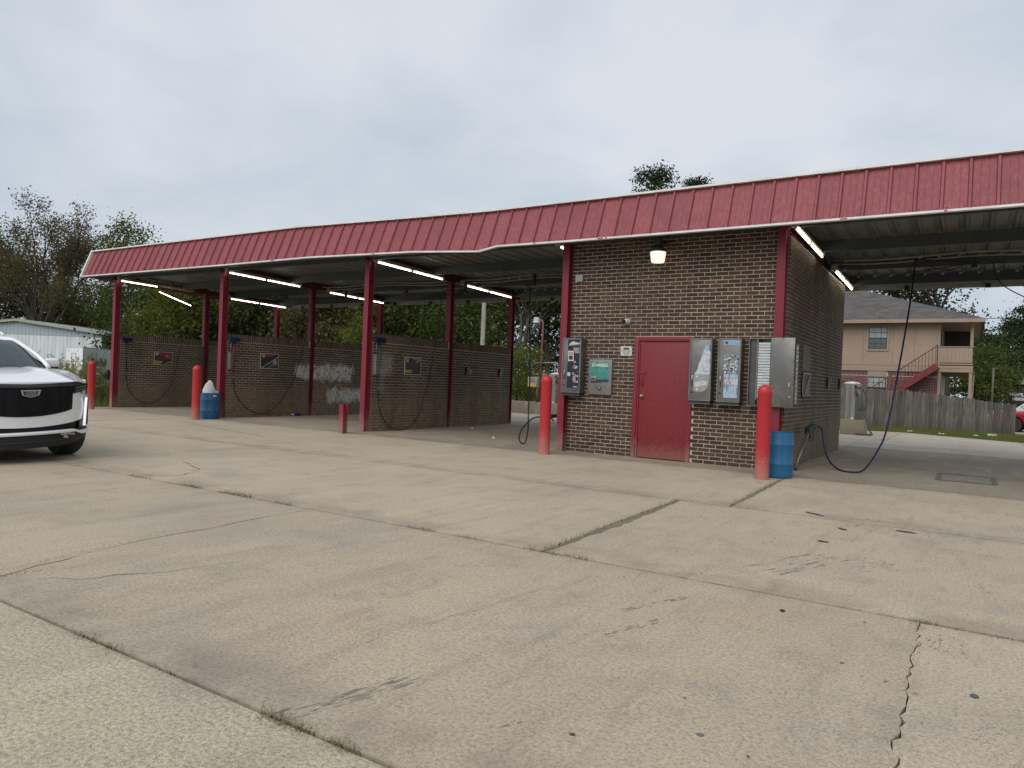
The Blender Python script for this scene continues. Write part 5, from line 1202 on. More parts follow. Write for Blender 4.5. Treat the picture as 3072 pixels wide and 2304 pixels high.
GLASS = M('window_glass', (0.10, 0.12, 0.13), rough=.08, spec=.8); BLIND = M('window_blind', (0.40, 0.43, 0.44), rough=.35, spec=.6); WFR = M('window_frame_dark', (0.05, 0.05, 0.052), rough=.5)
def window(x0, x1, z0, z1, split, trim=True):
    f = MB(); y = HY0 - .03
    if trim:
        tr = MB(); w = .075; tr.box(x0 - w, x1 + w, y - .02, y + .02, z1, z1 + w); tr.box(x0 - w, x1 + w, y - .02, y + .02, z0 - w, z0); tr.box(x0 - w, x0, y - .02, y + .02, z0, z1); tr.box(x1, x1 + w, y - .02, y + .02, z0, z1); tr.build('window_trim', TAN2, house)
    f.box(x0, x0 + .025, y - .01, y + .06, z0, z1); f.box(x1 - .025, x1, y - .01, y + .06, z0, z1); f.box(x0 + .025, x1 - .025, y - .01, y + .06, z0, z0 + .025); f.box(x0 + .025, x1 - .025, y - .01, y + .06, z1 - .025, z1)
    zm = (z0 + z1) / 2
    if split: f.box(x0 + .025, x1 - .025, y - .005, y + .06, zm - .018, zm + .018)
    fo = f.build('window', WFR, house)
    if split:
        MB().box(x0 + .02, x1 - .02, y + .02, y + .035, zm + .018, z1 - .02).build('pane', BLIND, fo); MB().box(x0 + .02, x1 - .02, y + .02, y + .035, z0 + .02, zm - .018).build('pane', GLASS, fo)
        for k in range(5): MB().box(x0 + .03, x1 - .03, y + .036, y + .045, z0 + .05 + k * .08, z0 + .058 + k * .08).build('blind_slat', BLIND, fo)
    else: MB().box(x0 + .02, x1 - .02, y + .02, y + .035, z0 + .02, z1 - .02).build('pane', BLIND, fo)
    for k in (1, 2): xm = x0 + (x1 - x0) * k / 3; MB().box(xm - .008, xm + .008, y + .008, y + .02, z0 + .02, z1 - .02).build('muntin', WFR, fo)
    rows = ((z1 + zm) / 2, (z0 + zm) / 2) if split else (zm,)
    for zz in rows: MB().box(x0 + .02, x1 - .02, y + .006, y + .018, zz - .008, zz + .008).build('muntin', WFR, fo)
window(-4.045, -3.29, 3.35, 4.36, True); HYs = HY0; HY0 = 36.53; window(-4.03, -3.275, 1.60, 2.095, False, False); HY0 = HYs
MB().box(-4.03, -3.275, HY0 + .0, HY0 + .09, 2.10, 2.355).build('window_header', TAN2, house)
# hip roof
ex0, ex1, ey0, ey1, ez = -15.5, 0.36, 36.0, 46.6, 4.66; rz = 6.63; ry = (ey0 + ey1) / 2
V = [(ex0, ey0, ez), (ex1, ey0, ez), (ex1, ey1, ez), (ex0, ey1, ez), (-10.4, ry, rz), (-4.75, ry, rz)]
MB().add(V, [(0, 1, 5, 4), (1, 2, 5), (2, 3, 4, 5), (3, 0, 4)]).build('roof', SHING, house, fixn=True)
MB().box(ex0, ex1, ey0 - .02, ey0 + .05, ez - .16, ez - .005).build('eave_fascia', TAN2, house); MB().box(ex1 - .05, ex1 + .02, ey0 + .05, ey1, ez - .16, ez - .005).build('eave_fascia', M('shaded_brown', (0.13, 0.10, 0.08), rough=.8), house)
MB().box(ex0 + .02, ex1 - .06, ey0 + .06, ey1 - .05, ez - .12, ez - .10).build('soffit', TAN2, house)
for (x, y, z) in ((-4.9, 40.2, 5.9), (-3.78, 40.5, 6.05)):
    MB().tube([(x, y, z), (x, y, z + .30)], .05, 8).build('roof_vent', M('vent_white', (0.66, 0.66, 0.64), rough=.5), house)
# porch and balcony
PX0, PX1 = -1.25, 0.0
mb = MB(); mb.box(PX0 - .02, PX0 + .10, HY0 - .03, HY0 + .09, -.05, 2.37); mb.build('porch_post', TAN2, house)
MB().box(PX1 - .12, PX1, HY0 - .03, HY0 + .09, -.05, 2.37).build('porch_post', TAN2, house)
MB().box(PX1 - .12, PX1, HY0 - .03, HY0 + .09, 3.50, 4.50).build('porch_post', TAN2, house)
MB().bar((PX1 - .05, HY0 + 1.2, -.05), (PX1 + .03, HY0 + 1.3, 2.3), .09, .09).build('porch_brace', TAN2, house)
MB().box(PX0 - .02, PX1 + .02, HY0 - .06, HY0 - .035, 2.38, 2.53).build('balcony_beam', TAN2, house); MB().box(PX0 - .02, PX1 + .02, HY0 - .065, HY0 - .03, 2.54, 2.66).build('balcony_beam', TAN2, house)
MB().box(PX0, PX1, HY0 - .03, HY1, 2.40, 2.56).build('balcony_floor', M('porch_floor', (0.20, 0.155, 0.12), rough=.8), house)
MB().box(PX0 - .01, PX1 + .01, HY0 - .05, HY0 - .02, 2.70, 2.76).build('balcony_rail', TAN2, house); MB().box(PX0 - .03, PX1 + .03, HY0 - .07, HY0 + .05, 3.455, 3.495).build('balcony_rail', TAN2, house)
for k in range(8):
    a = PX0 + .02 + k * 1.21 / 8; MB().box(a, a + .146, HY0 - .045, HY0 - .015, 2.79, 3.45).build('balcony_board', TAN, house)
MB().box(PX1 - .04, PX1, HY0 + .1, HY1, 2.79, 3.45).build('balcony_side', TAN2, house)
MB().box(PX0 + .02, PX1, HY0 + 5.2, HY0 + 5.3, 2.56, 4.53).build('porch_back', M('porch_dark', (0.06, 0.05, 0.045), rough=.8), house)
MB().box(PX0 + .012, PX0 + .05, HY0 + .8, HY0 + 1.7, 2.57, 4.3).build('porch_door', M('porch_door', (0.12, 0.10, 0.09), rough=.6), house)
# red outside stair with baluster rail
STR = M('stair_red', (0.20, 0.03, 0.038), rough=.55); RUSTR = M('rail_rust', (0.115, 0.035, 0.03), rough=.7); sy = HY0 - .35
s0, s1 = Vector((-4.78, sy, -.05)), Vector((-1.28, sy, 2.62)); d = s1 - s0
MB().bar(s0 - Vector((0, .5, 0)), s1 - Vector((0, .5, 0)), .05, .26).build('stair_stringer', STR, house); MB().bar(s0 + Vector((0, .25, 0)), s1 + Vector((0, .25, 0)), .05, .26).build('stair_stringer', STR, house)
for k in range(14): p = s0 + d * (k + .5) / 14; MB().box(p.x - .13, p.x + .13, sy - .47, sy + .22, p.z + .02, p.z + .05).build('stair_tread', STR, house)
ra = s0 + Vector((0, -.5, .86)); rb = s1 + Vector((0, -.5, .86)); MB().bar(ra, rb, .03, .035).build('stair_rail', RUSTR, house)
for k in range(28): p = s0 + d * (k + .5) / 28 + Vector((0, -.5, 0)); MB().bar(p, p + Vector((0, 0, .85)), .018, .018).build('baluster', RUSTR, house)
MB().bar(s1 + Vector((0, -.5, -.1)), s1 + Vector((0, -.5, .9)), .04, .04).build('newel', RUSTR, house)

# ------------------------------------------------------------------ warehouse and trailer on the left
def pt(px, d, z=0.0):
    """point d metres along the view axis under picture column px (photo pixels)"""
    v = W_ * d + R_ * ((px - 1536) / 2163.0 * d); return Vector((v.x, v.y, z))
wh = thing('metal_warehouse', 'white and blue-grey metal warehouse behind the parked car', 'warehouse', (-83, 36, -.05))
WHITEM = M('warehouse_white', (0.80, 0.83, 0.85), (0.64, 0.67, 0.69), rough=.6, scale=1.0, stretch=(2, 2, .2)); BLUEG = M('warehouse_bluegrey', (0.44, 0.50, 0.54), (0.38, 0.44, 0.48), rough=.6)
A = pt(-250, 75); B = pt(301, 75); dv = (B - A).normalized(); L = (B - A).length; nrm = Vector((-dv.y, dv.x, 0))
if nrm.dot(W_) < 0: nrm = -nrm
pk_s = (pt(45, 75) - A).length
def whz(s): return 5.70 - abs(s - pk_s) * .120
n = 48
for k in range(n):
    a, b = L * k / n, L * (k + 1) / n - .02
    pa, pb = A + dv * a, A + dv * b
    for (z0, za, zb, m_, nm) in ((-.05, 4.06, 4.06, WHITEM, 'wall_panel'), (4.08, whz(a) - .28, whz(b) - .28, BLUEG, 'upper_panel')):
        mb = MB(); mb.prism([(pa.x, pa.y, z0), (pb.x, pb.y, z0), (pb.x, pb.y, zb), (pa.x, pa.y, za)], (0, 0, 0), nrm * .05); mb.build(nm, m_, wh)
mb = MB()
for (sa, sb) in ((-.4, pk_s), (pk_s, L + .7)):
    p0 = A + dv * sa - nrm * .35; p1 = A + dv * sb - nrm * .35
    q = nrm * 25
    mb.add([(p0.x, p0.y, whz(sa) - .25), (p1.x, p1.y, whz(sb) - .25), (p1.x, p1.y, whz(sb)), (p0.x, p0.y, whz(sa)), (p0.x + q.x, p0.y + q.y, whz(sa) - .25), (p1.x + q.x, p1.y + q.y, whz(sb) - .25), (p1.x + q.x, p1.y + q.y, whz(sb)), (p0.x + q.x, p0.y + q.y, whz(sa))], [(0, 1, 2, 3), (7, 6, 5, 4), (0, 4, 5, 1), (1, 5, 6, 2), (2, 6, 7, 3), (3, 7, 4, 0)])
mb.build('roof', M('warehouse_trim', (0.46, 0.46, 0.42), rough=.6), wh)
cB = A + dv * L; mb = MB(); q = nrm * 24; mb.prism([(cB.x, cB.y, -.05), (cB.x + q.x, cB.y + q.y, -.05), (cB.x + q.x, cB.y + q.y, whz(L) - .3), (cB.x, cB.y, whz(L) - .3)], (0, 0, 0), dv * -.08); mb.build('side_wall', M('corner_white', (0.66, 0.68, 0.68), rough=.6), wh)
for px, h in ((225, .55), (62, .12)):
    p = pt(px, 80, 0); zz = 1.29 + (1093 - (995 if px > 200 else 960)) * 80 / 2163.0 - .2; MB().tube([(p.x, p.y, zz - .4), (p.x, p.y, zz + h)], .13 if px > 200 else .3, 8).build('roof_vent', M('vent_white', (0.66, 0.66, 0.64)), wh)
p = pt(272, 74.8, 4.35); MB().box(p.x - .1, p.x + .1, p.y - .15, p.y + .05, 4.28, 4.45).build('wall_light', M('vent_white', (0.66, 0.66, 0.64)), wh)
tr = thing('box_trailer', 'white box trailer lettered in dark blue behind the weeds', 'trailer', (-64, 33, -.05))
TRW = M('trailer_white', (0.90, 0.91, 0.92), (0.86, 0.88, 0.90), rough=.45, scale=.6)
a = pt(196, 62.5); b = pt(245, 60.5); ln = (b - a).length; sdv = Vector((-(b - a).y, (b - a).x, 0)).normalized()
if sdv.dot(W_) < 0: sdv = -sdv
sdv = (pt(345, 67) - b); sl = 9.0; sdv.normalize()
c = b + sdv * sl; e = a + sdv * sl; zt = 2.66
mb = MB(); mb.prism([(a.x, a.y, .55), (b.x, b.y, .55), (c.x, c.y, .55), (e.x, e.y, .55)], (0, 0, 0), (0, 0, zt - .62)); mb.build('box', TRW, tr)
mb = MB(); mb.prism([(p_.x, p_.y, zt - .06) for p_ in (a, b, c, e)], (0, 0, 0), (0, 0, .09)); mb.build('roof_cap', M('trailer_cap', (0.72, 0.73, 0.74), rough=.4), tr)
fd = (b - a).normalized()
for s_ in (.15, .70):
    p = a.lerp(b, s_) - sdv * .015; MB().tube([(p.x, p.y, zt - .30), (p.x - sdv.x * .03, p.y - sdv.y * .03, zt - .30)], .045, 10).build('marker_lamp', BLACKM, tr)
for s_ in (.33, .60):
    p = a.lerp(b, s_) - sdv * .02; MB().bar((p.x, p.y, 1.0), (p.x, p.y, zt - .5), .03, .03).build('door_bar', M('trailer_bar', (0.3, 0.3, 0.3), rough=.5), tr)
p = a.lerp(b, .465) - sdv * .02; MB().bar(a.lerp(b, .33) - sdv * .02 + Vector((0, 0, zt - .5)), a.lerp(b, .60) - sdv * .02 + Vector((0, 0, zt - .5)), .03, .03).build('door_bar', M('trailer_bar', (0.3, 0.3, 0.3)), tr)
sn = Vector((sdv.y, -sdv.x, 0))
if sn.dot(R_) < 0: sn = -sn
tp = b + sdv * 3.0 + sn * .02
me = text_mesh('BlueBell', .98, 0, .012, .002); o = put('lettering', me, M('navy_lettering', (0.03, 0.04, 0.11), rough=.5), tr)
o.matrix_world = Matrix.Translation((tp.x, tp.y, 1.10)); o.parent = None
rx = sdv
mt = Matrix(((rx.x, 0, sn.x, tp.x), (rx.y, 0, sn.y, tp.y), (0, 1, 0, 1.42), (0, 0, 0, 1)))
o.data.transform(mt); o.matrix_world = Matrix.Identity(4); attach(o, tr)
for s_ in (5.0, 7.0):
    p = b + sdv * s_ + sn * .02; MB().tube([(p.x, p.y, .40), (p.x - sn.x * .25, p.y - sn.y * .25, .40)], .45, 16).build('wheel', BLACK, tr, auto=40)
MB().bar((b + sdv * .5 - Vector((fd.x, fd.y, 0)) * .6) + Vector((0, 0, .2)), (b + sdv * .5 - fd * .6) + Vector((0, 0, .55)), .15, .15).build('landing_leg', BLACKM, tr)

# ------------------------------------------------------------------ foliage
def leaf_mat(name, cols, trans=.35):
    m = bpy.data.materials.new(name); m.use_nodes = True; nt = m.node_tree; nt.nodes.clear()
    g = nd(nt, 'ShaderNodeNewGeometry'); n_ = len(cols)
    c = ramp(nt, g.outputs['Random Per Island'], [((i + .5) / n_, k) for i, k in enumerate(cols)])
    c = mixc(nt, mth(nt, 'MULTIPLY', smooth(nt, noise(nt, g.outputs['Position'], .35, 3, .6), .38, .66), .45), c, mixc(nt, .5, c, cols[-1]))
    d = nd(nt, 'ShaderNodeBsdfDiffuse'); nt.links.new(c, d.inputs[0]); t_ = nd(nt, 'ShaderNodeBsdfTranslucent'); nt.links.new(c, t_.inputs[0])
    x_ = nd(nt, 'ShaderNodeMixShader'); x_.inputs[0].default_value = trans; nt.links.new(d.outputs[0], x_.inputs[1]); nt.links.new(t_.outputs[0], x_.inputs[2])
    o_ = nd(nt, 'ShaderNodeOutputMaterial'); nt.links.new(x_.outputs[0], o_.inputs[0]); return m
LG = leaf_mat('leaf_green', [(0.080, 0.105, 0.030), (0.115, 0.145, 0.042), (0.062, 0.088, 0.028), (0.150, 0.150, 0.052), (0.090, 0.115, 0.036)])
LGB = leaf_mat('leaf_bright', [(0.095, 0.125, 0.025), (0.140, 0.155, 0.035), (0.070, 0.100, 0.022), (0.165, 0.155, 0.040)])
LD = leaf_mat('leaf_dark', [(0.040, 0.060, 0.022), (0.060, 0.085, 0.030), (0.048, 0.068, 0.028), (0.080, 0.092, 0.038)], .25)
LA = leaf_mat('leaf_autumn', [(0.150, 0.115, 0.065), (0.165, 0.155, 0.060), (0.115, 0.092, 0.055), (0.200, 0.135, 0.060), (0.125, 0.140, 0.050), (0.105, 0.090, 0.060)], .45)
LP = leaf_mat('leaf_pine', [(0.026, 0.050, 0.024), (0.040, 0.068, 0.028), (0.032, 0.056, 0.026), (0.055, 0.070, 0.030)], .2)
LY = leaf_mat('leaf_goldenrod', [(0.21, 0.21, 0.055), (0.44, 0.34, 0.05), (0.16, 0.18, 0.055), (0.52, 0.40, 0.06), (0.19, 0.20, 0.06)])
LW = leaf_mat('leaf_weed', [(0.18, 0.20, 0.085), (0.14, 0.17, 0.055), (0.24, 0.23, 0.12), (0.15, 0.165, 0.065)])
BARKM = M('bark', (0.075, 0.062, 0.05), (0.045, 0.038, 0.032), rough=.95, scale=9, stretch=(1, 1, .3))
BARKL = M('bark_grey', (0.17, 0.155, 0.135), (0.10, 0.09, 0.08), rough=.95, scale=9, stretch=(1, 1, .3))
def leaf_obj(name, C, size, mat, parent, rng, aspect=.62, flat=0.0):
    C = np.asarray(C, float); n = len(C)
    a = rng.normal(size=(n, 3)); a[:, 2] *= (1 - flat); a /= np.linalg.norm(a, axis=1)[:, None]
    b = rng.normal(size=(n, 3)); b -= (b * a).sum(1)[:, None] * a; b /= np.linalg.norm(b, axis=1)[:, None]
    s = size * rng.uniform(.55, 1.35, n)[:, None]
    V = np.stack([C - a * s * .5, C + b * s * aspect * .5, C + a * s * .5, C - b * s * aspect * .5], 1).reshape(-1, 3)
    me = bpy.data.meshes.new(name); me.vertices.add(4 * n); me.vertices.foreach_set('co', V.astype(np.float32).ravel())
    me.loops.add(4 * n); me.loops.foreach_set('vertex_index', np.arange(4 * n, dtype=np.int32)); me.polygons.add(n)
    me.polygons.foreach_set('loop_start', np.arange(0, 4 * n, 4, dtype=np.int32)); me.polygons.foreach_set('loop_total', np.full(n, 4, dtype=np.int32)); me.update(); me.validate()
    return put(name, me, mat, parent)
def tree(name, label, base, H, R, z0, ncl, nleaf, ls, mat, tr_, group, seed, sig=.22, bark=BARKM, hollow=.35, cat='tree', skew=0.0):
    """broadleaf tree: trunk, limbs reaching to clusters, and leaf clusters spread through an uneven crown"""
    rng = np.random.default_rng(seed); r = random.Random(seed); bx, by = base
    t = thing(name, label, cat, (bx, by, -.05), group=group)
    cz = (z0 + H) / 2; hz_ = (H - z0) / 2; cl = []
    while len(cl) < ncl:
        v = rng.uniform(-1, 1, 3); q = np.linalg.norm(v * np.array([1, 1, 1.0]))
        if q > 1 or q < hollow: continue
        k = 1 - .25 * max(0, v[2]); v = v * np.array([R * k * r.uniform(.8, 1.1), R * k * r.uniform(.8, 1.1), hz_ * r.uniform(.86, 1.0)])
        cl.append((bx + v[0] + skew * v[2] / hz_, by + v[1], cz + v[2]))
    mb = MB(); th = z0 + (H - z0) * .62
    P = [(bx, by, -.05), (bx + r.uniform(-.1, .1), by + r.uniform(-.1, .1), z0 * .6), (bx + r.uniform(-.25, .25), by, (z0 + th) / 2), (bx + r.uniform(-.3, .3), by, th)]
    mb.tube(P, [tr_ * 1.25, tr_, tr_ * .7, tr_ * .25], 7)
    for c in cl[:min(len(cl), 26)]:
        s = r.uniform(.25, .85); zt = max(z0 * .55, min(th, c[2] - (H - z0) * r.uniform(.12, .3))); st = Vector((bx, by, zt)); c_ = Vector(c); m_ = st.lerp(c_, .5) + Vector((r.uniform(-.2, .2), r.uniform(-.2, .2), .06 * H * r.uniform(-.3, .6)))
        mb.tube([st, m_, c_], [tr_ * .32, tr_ * .18, tr_ * .05], 5, cap=False)
    mb.build('trunk', bark, t, smooth=True, fixn=False)
    C = []; per = max(1, nleaf // ncl)
    for c in cl:
        k = int(per * r.uniform(.5, 1.5)); sg = R * sig * r.uniform(.7, 1.35); C.append(rng.normal(size=(k, 3)) * np.array([sg, sg, sg * .62]) + np.array(c))
    C = np.concatenate(C); C = C[(C[:, 2] > z0 * .55)]
    leaf_obj('crown', C, ls, mat, t, rng); return t
def branch_tree(name, label, base, H, tr_, mat, seed, group, spread=.62, depth=6, ls=.2, lpt=7, first=.25, bark=BARKM, lsig=.35):
    """open-crowned tree grown by forking limbs, leaves only on the outer twigs"""
    rng = np.random.default_rng(seed); r = random.Random(seed); bx, by = base; t = thing(name, label, 'tree', (bx, by, -.05), group=group); mb = MB(); tips = []
    def grow(p, d, l, rd, k):
        e = p + d * l; mid = p.lerp(e, .5) + Vector((r.uniform(-1, 1), r.uniform(-1, 1), r.uniform(-.3, .3))) * l * .06
        mb.tube([p, mid, e], [rd, rd * .85, rd * .68], 6 if k > 3 else 4, cap=False)
        if k <= 2: tips.append(e); tips.append(mid)
        if k == 0: return
        nb = 2 if r.random() < .55 else 3
        for i in range(nb):
            a = r.uniform(0, 6.28); s = spread * r.uniform(.55, 1.15) * (.5 if (i == 0 and k > depth - 3) else 1)
            q = d.orthogonal().normalized(); q.rotate(Matrix.Rotation(a, 3, d)); nd_ = (d + q * s + Vector((0, 0, .10))).normalized()
            grow(e, nd_, l * r.uniform(.68, .86), rd * (.68 if i else .74), k - 1)
    l0 = H * first; grow(Vector((bx, by, -.05)), Vector((0.02, 0, 1)).normalized(), l0, tr_, depth)
    mb.build('trunk', bark, t, smooth=True, fixn=False); C = []
    for e in tips: C.append(rng.normal(size=(lpt, 3)) * lsig + np.array(e))
    leaf_obj('crown', np.concatenate(C), ls, mat, t, rng); return t
def pine(name, label, base, H, R, z0, n, mat, seed, group, ls=.35, bark=BARKM, ncl=70):
    rng = np.random.default_rng(seed); r = random.Random(seed); bx, by = base; t = thing(name, label, 'pine', (bx, by, -.05), group=group); mb = MB()
    mb.tube([(bx, by, -.05), (bx + .1, by, H * .5), (bx, by, H * .97)], [.30, .22, .05], 7); C = []
    for k in range(ncl):
        u = r.random() ** .8; z = z0 + (H - z0) * u; rr_ = R * (1.05 - .75 * u) * r.uniform(.35, 1.1); a = r.uniform(0, 6.28); c = Vector((bx + rr_ * math.cos(a), by + rr_ * math.sin(a), z + rr_ * .12))
        mb.tube([(bx, by, z - .3), (bx + rr_ * .5 * math.cos(a), by + rr_ * .5 * math.sin(a), z), c], [.07, .05, .02], 4, cap=False); m_ = n // ncl
        C.append(rng.normal(size=(m_, 3)) * np.array([.36, .36, .22]) * (R / 2.6) ** .5 + np.array(c))
    mb.build('trunk', bark, t, smooth=True, fixn=False); leaf_obj('crown', np.concatenate(C), ls, mat, t, rng, aspect=.4); return t
def vase_tree(name, label, base, H, tr_, mat, seed, group, ls=.25, lpt=20, bark=BARKM):
    """tall tree whose limbs fan out low and fork into many fine twigs with sparse leaves"""
    rng = np.random.default_rng(seed); r = random.Random(seed); bx, by = base; t = thing(name, label, 'tree', (bx, by, -.05), group=group); mb = MB(); tips = []
    def grow(p, d, l, rd, k):
        e = p + d * l; mid = p.lerp(e, .5) + Vector((r.uniform(-1, 1), r.uniform(-1, 1), r.uniform(-.3, .3))) * l * .05
        mb.tube([p, mid, e], [rd, rd * .8, rd * .6], 6 if k > 2 else 4, cap=False)
        if k <= 2: tips.extend([mid, e])
        if k == 0: return
        for i in range(3 if r.random() < .6 else 2):
            q = d.orthogonal().normalized(); q.rotate(Matrix.Rotation(r.uniform(0, 6.28), 3, d)); s = r.uniform(.15, .35) if i == 0 else r.uniform(.45, .8)
            grow(p.lerp(e, 1 if i < 2 else .6), (d + q * s + Vector((0, 0, .22))).normalized(), l * r.uniform(.62, .80), rd * (.62 if i == 0 else .5), k - 1)
    top = Vector((bx + .3, by, H * .26)); mb.tube([(bx, by, -.05), (bx + .1, by, H * .13), top], [tr_ * 1.2, tr_, tr_ * .85], 8)
    for i in range(10):
        a = i * 2.4 + r.uniform(-.3, .3); el = rad(r.uniform(35, 60) if i % 2 else r.uniform(58, 84)); p = Vector((bx + .2, by, H * r.uniform(.17, .27)))
        grow(p, Vector((math.cos(a) * math.cos(el), math.sin(a) * math.cos(el), math.sin(el))), H * r.uniform(.24, .30), tr_ * r.uniform(.34, .5), 4)
    mb.build('trunk', bark, t, smooth=True, fixn=False); C = []
    for e in tips: C.append(rng.normal(size=(lpt, 3)) * .42 + np.array(e))
    leaf_obj('crown', np.concatenate(C), ls, mat, t, rng); return t
def P2(px, d): p = pt(px, d); return (p.x, p.y)
# left: big half-bare tree, its neighbours behind the warehouse
G1 = 'trees behind the warehouse'
vase_tree('oak_tree', 'large half-bare tree with sparse brownish leaves behind the warehouse', P2(112, 86), 18.6, .50, LA, 5, G1)
tree('broadleaf_tree', 'tree with thin brownish crown at the far left picture edge', P2(-40, 95), 16, 6.5, 3, 70, 8500, .33, LA, .35, G1, 3, sig=.2)
tree('broadleaf_tree', 'dense dark green tree low behind the warehouse peak', P2(40, 97), 14.5, 6.0, 2, 70, 9500, .33, LD, .3, G1, 4)
tree('broadleaf_tree', 'green tree behind the right half of the warehouse roof', P2(190, 99), 12.5, 6, 2, 70, 9000, .33, LG, .3, G1, 5)
tree('broadleaf_tree', 'dark tree behind the warehouse right corner', P2(285, 102), 12, 5, 1, 60, 6500, .3, LD, .3, G1, 6)
tree('broadleaf_tree', 'loose olive tree between the warehouse and the canopy end', P2(240, 99), 13, 5, 4, 50, 4500, .33, LA, .3, G1, 36)
tree('broadleaf_tree', 'tall leafy tree rising just above the left end of the canopy', P2(374, 86), 19.8, 4.3, 3, 80, 9000, .30, LGB, .3, G1, 7, sig=.2)
tree('broadleaf_tree', 'dark tree beside the leftmost red column', P2(380, 90), 13, 4.4, 1, 46, 6500, .27, LD, .25, G1, 8)
# tree line seen under the canopy
G2 = 'tree line behind the wash bays'
row_ = [(520, 44, 8.3, 2.3, LGB, 'bright green tree behind the leftmost bay'), (590, 50, 9.0, 3.0, LG, 'mid green tree behind the leftmost bay, right of the brightest one'), (640, 46, 8.2, 2.8, LD, 'dark tree behind the second red column'),
        (730, 47, 8.6, 3.0, LG, 'mid green tree above the front end of the white-smeared divider'), (840, 50, 9.0, 3.2, LD, 'dark tree above the middle of the white-smeared divider'), (930, 43, 8.0, 2.4, LA, 'brownish tree behind the middle column of the white-smeared divider'), (1010, 50, 9.5, 3.2, LD, 'dark tree above the rear half of the white-smeared divider'),
        (1090, 45, 9.0, 2.8, LGB, 'bright green tree behind the third front column'), (1190, 47, 9.6, 3.2, LG, 'mid green tree above the front end of the tan-stained divider'), (1285, 52, 10.2, 3.4, LD, 'dark tree above the tan-stained divider left of its middle column'), (1370, 46, 9.6, 2.9, LG, 'mid green tree left of the bleached utility pole'),
        (1455, 54, 10.5, 3.2, LD, 'dark tree behind the bleached utility pole')]
for i, (px, d_, h, r_, m_, lab) in enumerate(row_): tree('broadleaf_tree', lab, P2(px, d_), h, r_, .3, 54, 8200, .21, m_, .2, G2, 20 + i, sig=.24)
for i, (px, d_, h, r_, m_, lab) in enumerate([(505, 62, 9.8, 3.4, LD, 'dark background tree filling the gap behind the leftmost bay'), (690, 60, 10, 4, LD, 'dark background tree filling the gap behind the second bay'), (900, 62, 11, 4.2, LG, 'green background tree filling the gap behind the white-smeared divider'), (1140, 62, 11.8, 4.2, LD, 'dark background tree filling the gap behind the third bay'), (1330, 64, 12.5, 4.2, LG, 'green background tree filling the gap behind the tan-stained divider')]):
    tree('broadleaf_tree', lab, P2(px, d_), h, r_, .3, 54, 7000, .27, m_, .25, G2, 60 + i, sig=.25)
for i, (px, lab) in enumerate([(430, 'far dark tree closing the gap beside the leftmost column'), (610, 'far dark tree closing the gap behind the second column'), (800, 'far dark tree closing the gap over the first white smear'), (1010, 'far dark tree closing the gap left of the third column'), (1230, 'far dark tree closing the gap over the hand sign'), (1420, 'far dark tree closing the gap at the utility pole')]):
    tree('broadleaf_tree', lab, P2(px, 76), 11.0 + px * .0022, 4.6, .3, 60, 6500, .36, LD, .25, G2, 160 + i, sig=.26)
branch_tree('bare_tree', 'grey-limbed sparse tree right of the bleached utility pole', P2(1530, 46), 11.5, .22, LD, 9, G2, spread=.75, depth=6, ls=.2, lpt=8, first=.2, bark=BARKL, lsig=.4)
branch_tree('bare_tree', 'grey-limbed sparse tree behind the lamp post', P2(1640, 50), 12, .24, LD, 14, G2, spread=.75, depth=6, ls=.2, lpt=8, first=.2, bark=BARKL, lsig=.4)
tree('broadleaf_tree', 'dark low tree behind the lamp post foot', P2(1620, 56), 9.8, 3.8, .3, 50, 5200, .24, LD, .2, G2, 41, sig=.22)
tree('broadleaf_tree', 'dark tree hidden mostly behind the equipment room', P2(1730, 52), 10.2, 3.4, .3, 50, 5200, .24, LD, .2, G2, 42, sig=.22)
for i, (px, d_, h, r_, m_, lab) in enumerate([(1545, 32, 3.4, 1.3, LGB, 'bright green bush beyond the concrete island'), (1585, 34.5, 2.7, 1.2, LG, 'low green bush left of the coin box on the island'), (1075, 36, 4.6, 1.1, LGB, 'pale green sapling peeking over the white-smeared divider')]):
    tree('bush', lab, P2(px, d_), h, r_, .2, 26, 2600, .12, m_, .06, 'bushes behind the wash bays', 80 + i, sig=.28, cat='bush')
pine('pine_tree', 'pine top showing above the canopy roof, left and taller', P2(1938, 52), 16.9, 2.5, 10.5, 5200, LP, 3, 'pines behind the roof', ls=.26, ncl=90)
pine('pine_tree', 'pine top showing above the canopy roof, right and lower', P2(2062, 54), 16.6, 2.0, 11, 4200, LP, 4, 'pines behind the roof', ls=.26, ncl=70)
# right side
G3 = 'trees around the house'
branch_tree('oak_tree', 'sparse-leaved tree with dark limbs against the sky right of the house', P2(2830, 50), 12.6, .3, LD, 23, G3, spread=.62, depth=6, ls=.22, lpt=8, first=.25, lsig=.42)
tree('broadleaf_tree', 'dense dark tree behind the house roof', P2(2690, 54), 11.2, 4.6, 2, 60, 7500, .25, LD, .3, G3, 51, sig=.22)
tree('broadleaf_tree', 'dark green tree behind the right slope of the house roof', P2(2780, 55), 9.2, 3.6, 1, 50, 6000, .25, LD, .3, G3, 52, sig=.22)
tree('broadleaf_tree', 'green leafy tree just right of the balcony', P2(2955, 46), 4.6, 1.9, .4, 44, 5500, .17, LG, .15, G3, 53, sig=.24)
for i, (px, d_, h, r_, lab) in enumerate([(2925, 80, 9.0, 2.6, 'pine left of the gap in the right skyline'), (2985, 84, 8.6, 2.3, 'knobbly pine in the middle of the right skyline'), (3062, 70, 10.0, 3.2, 'big dark pine at the right picture edge'), (3130, 66, 13.0, 3.4, 'pine cut off by the right picture edge')]):
    pine('pine_tree', lab, P2(px, d_), h, r_, 1.2, 6500, LP, 70 + i, 'pines along the right skyline', ls=.34, ncl=90)
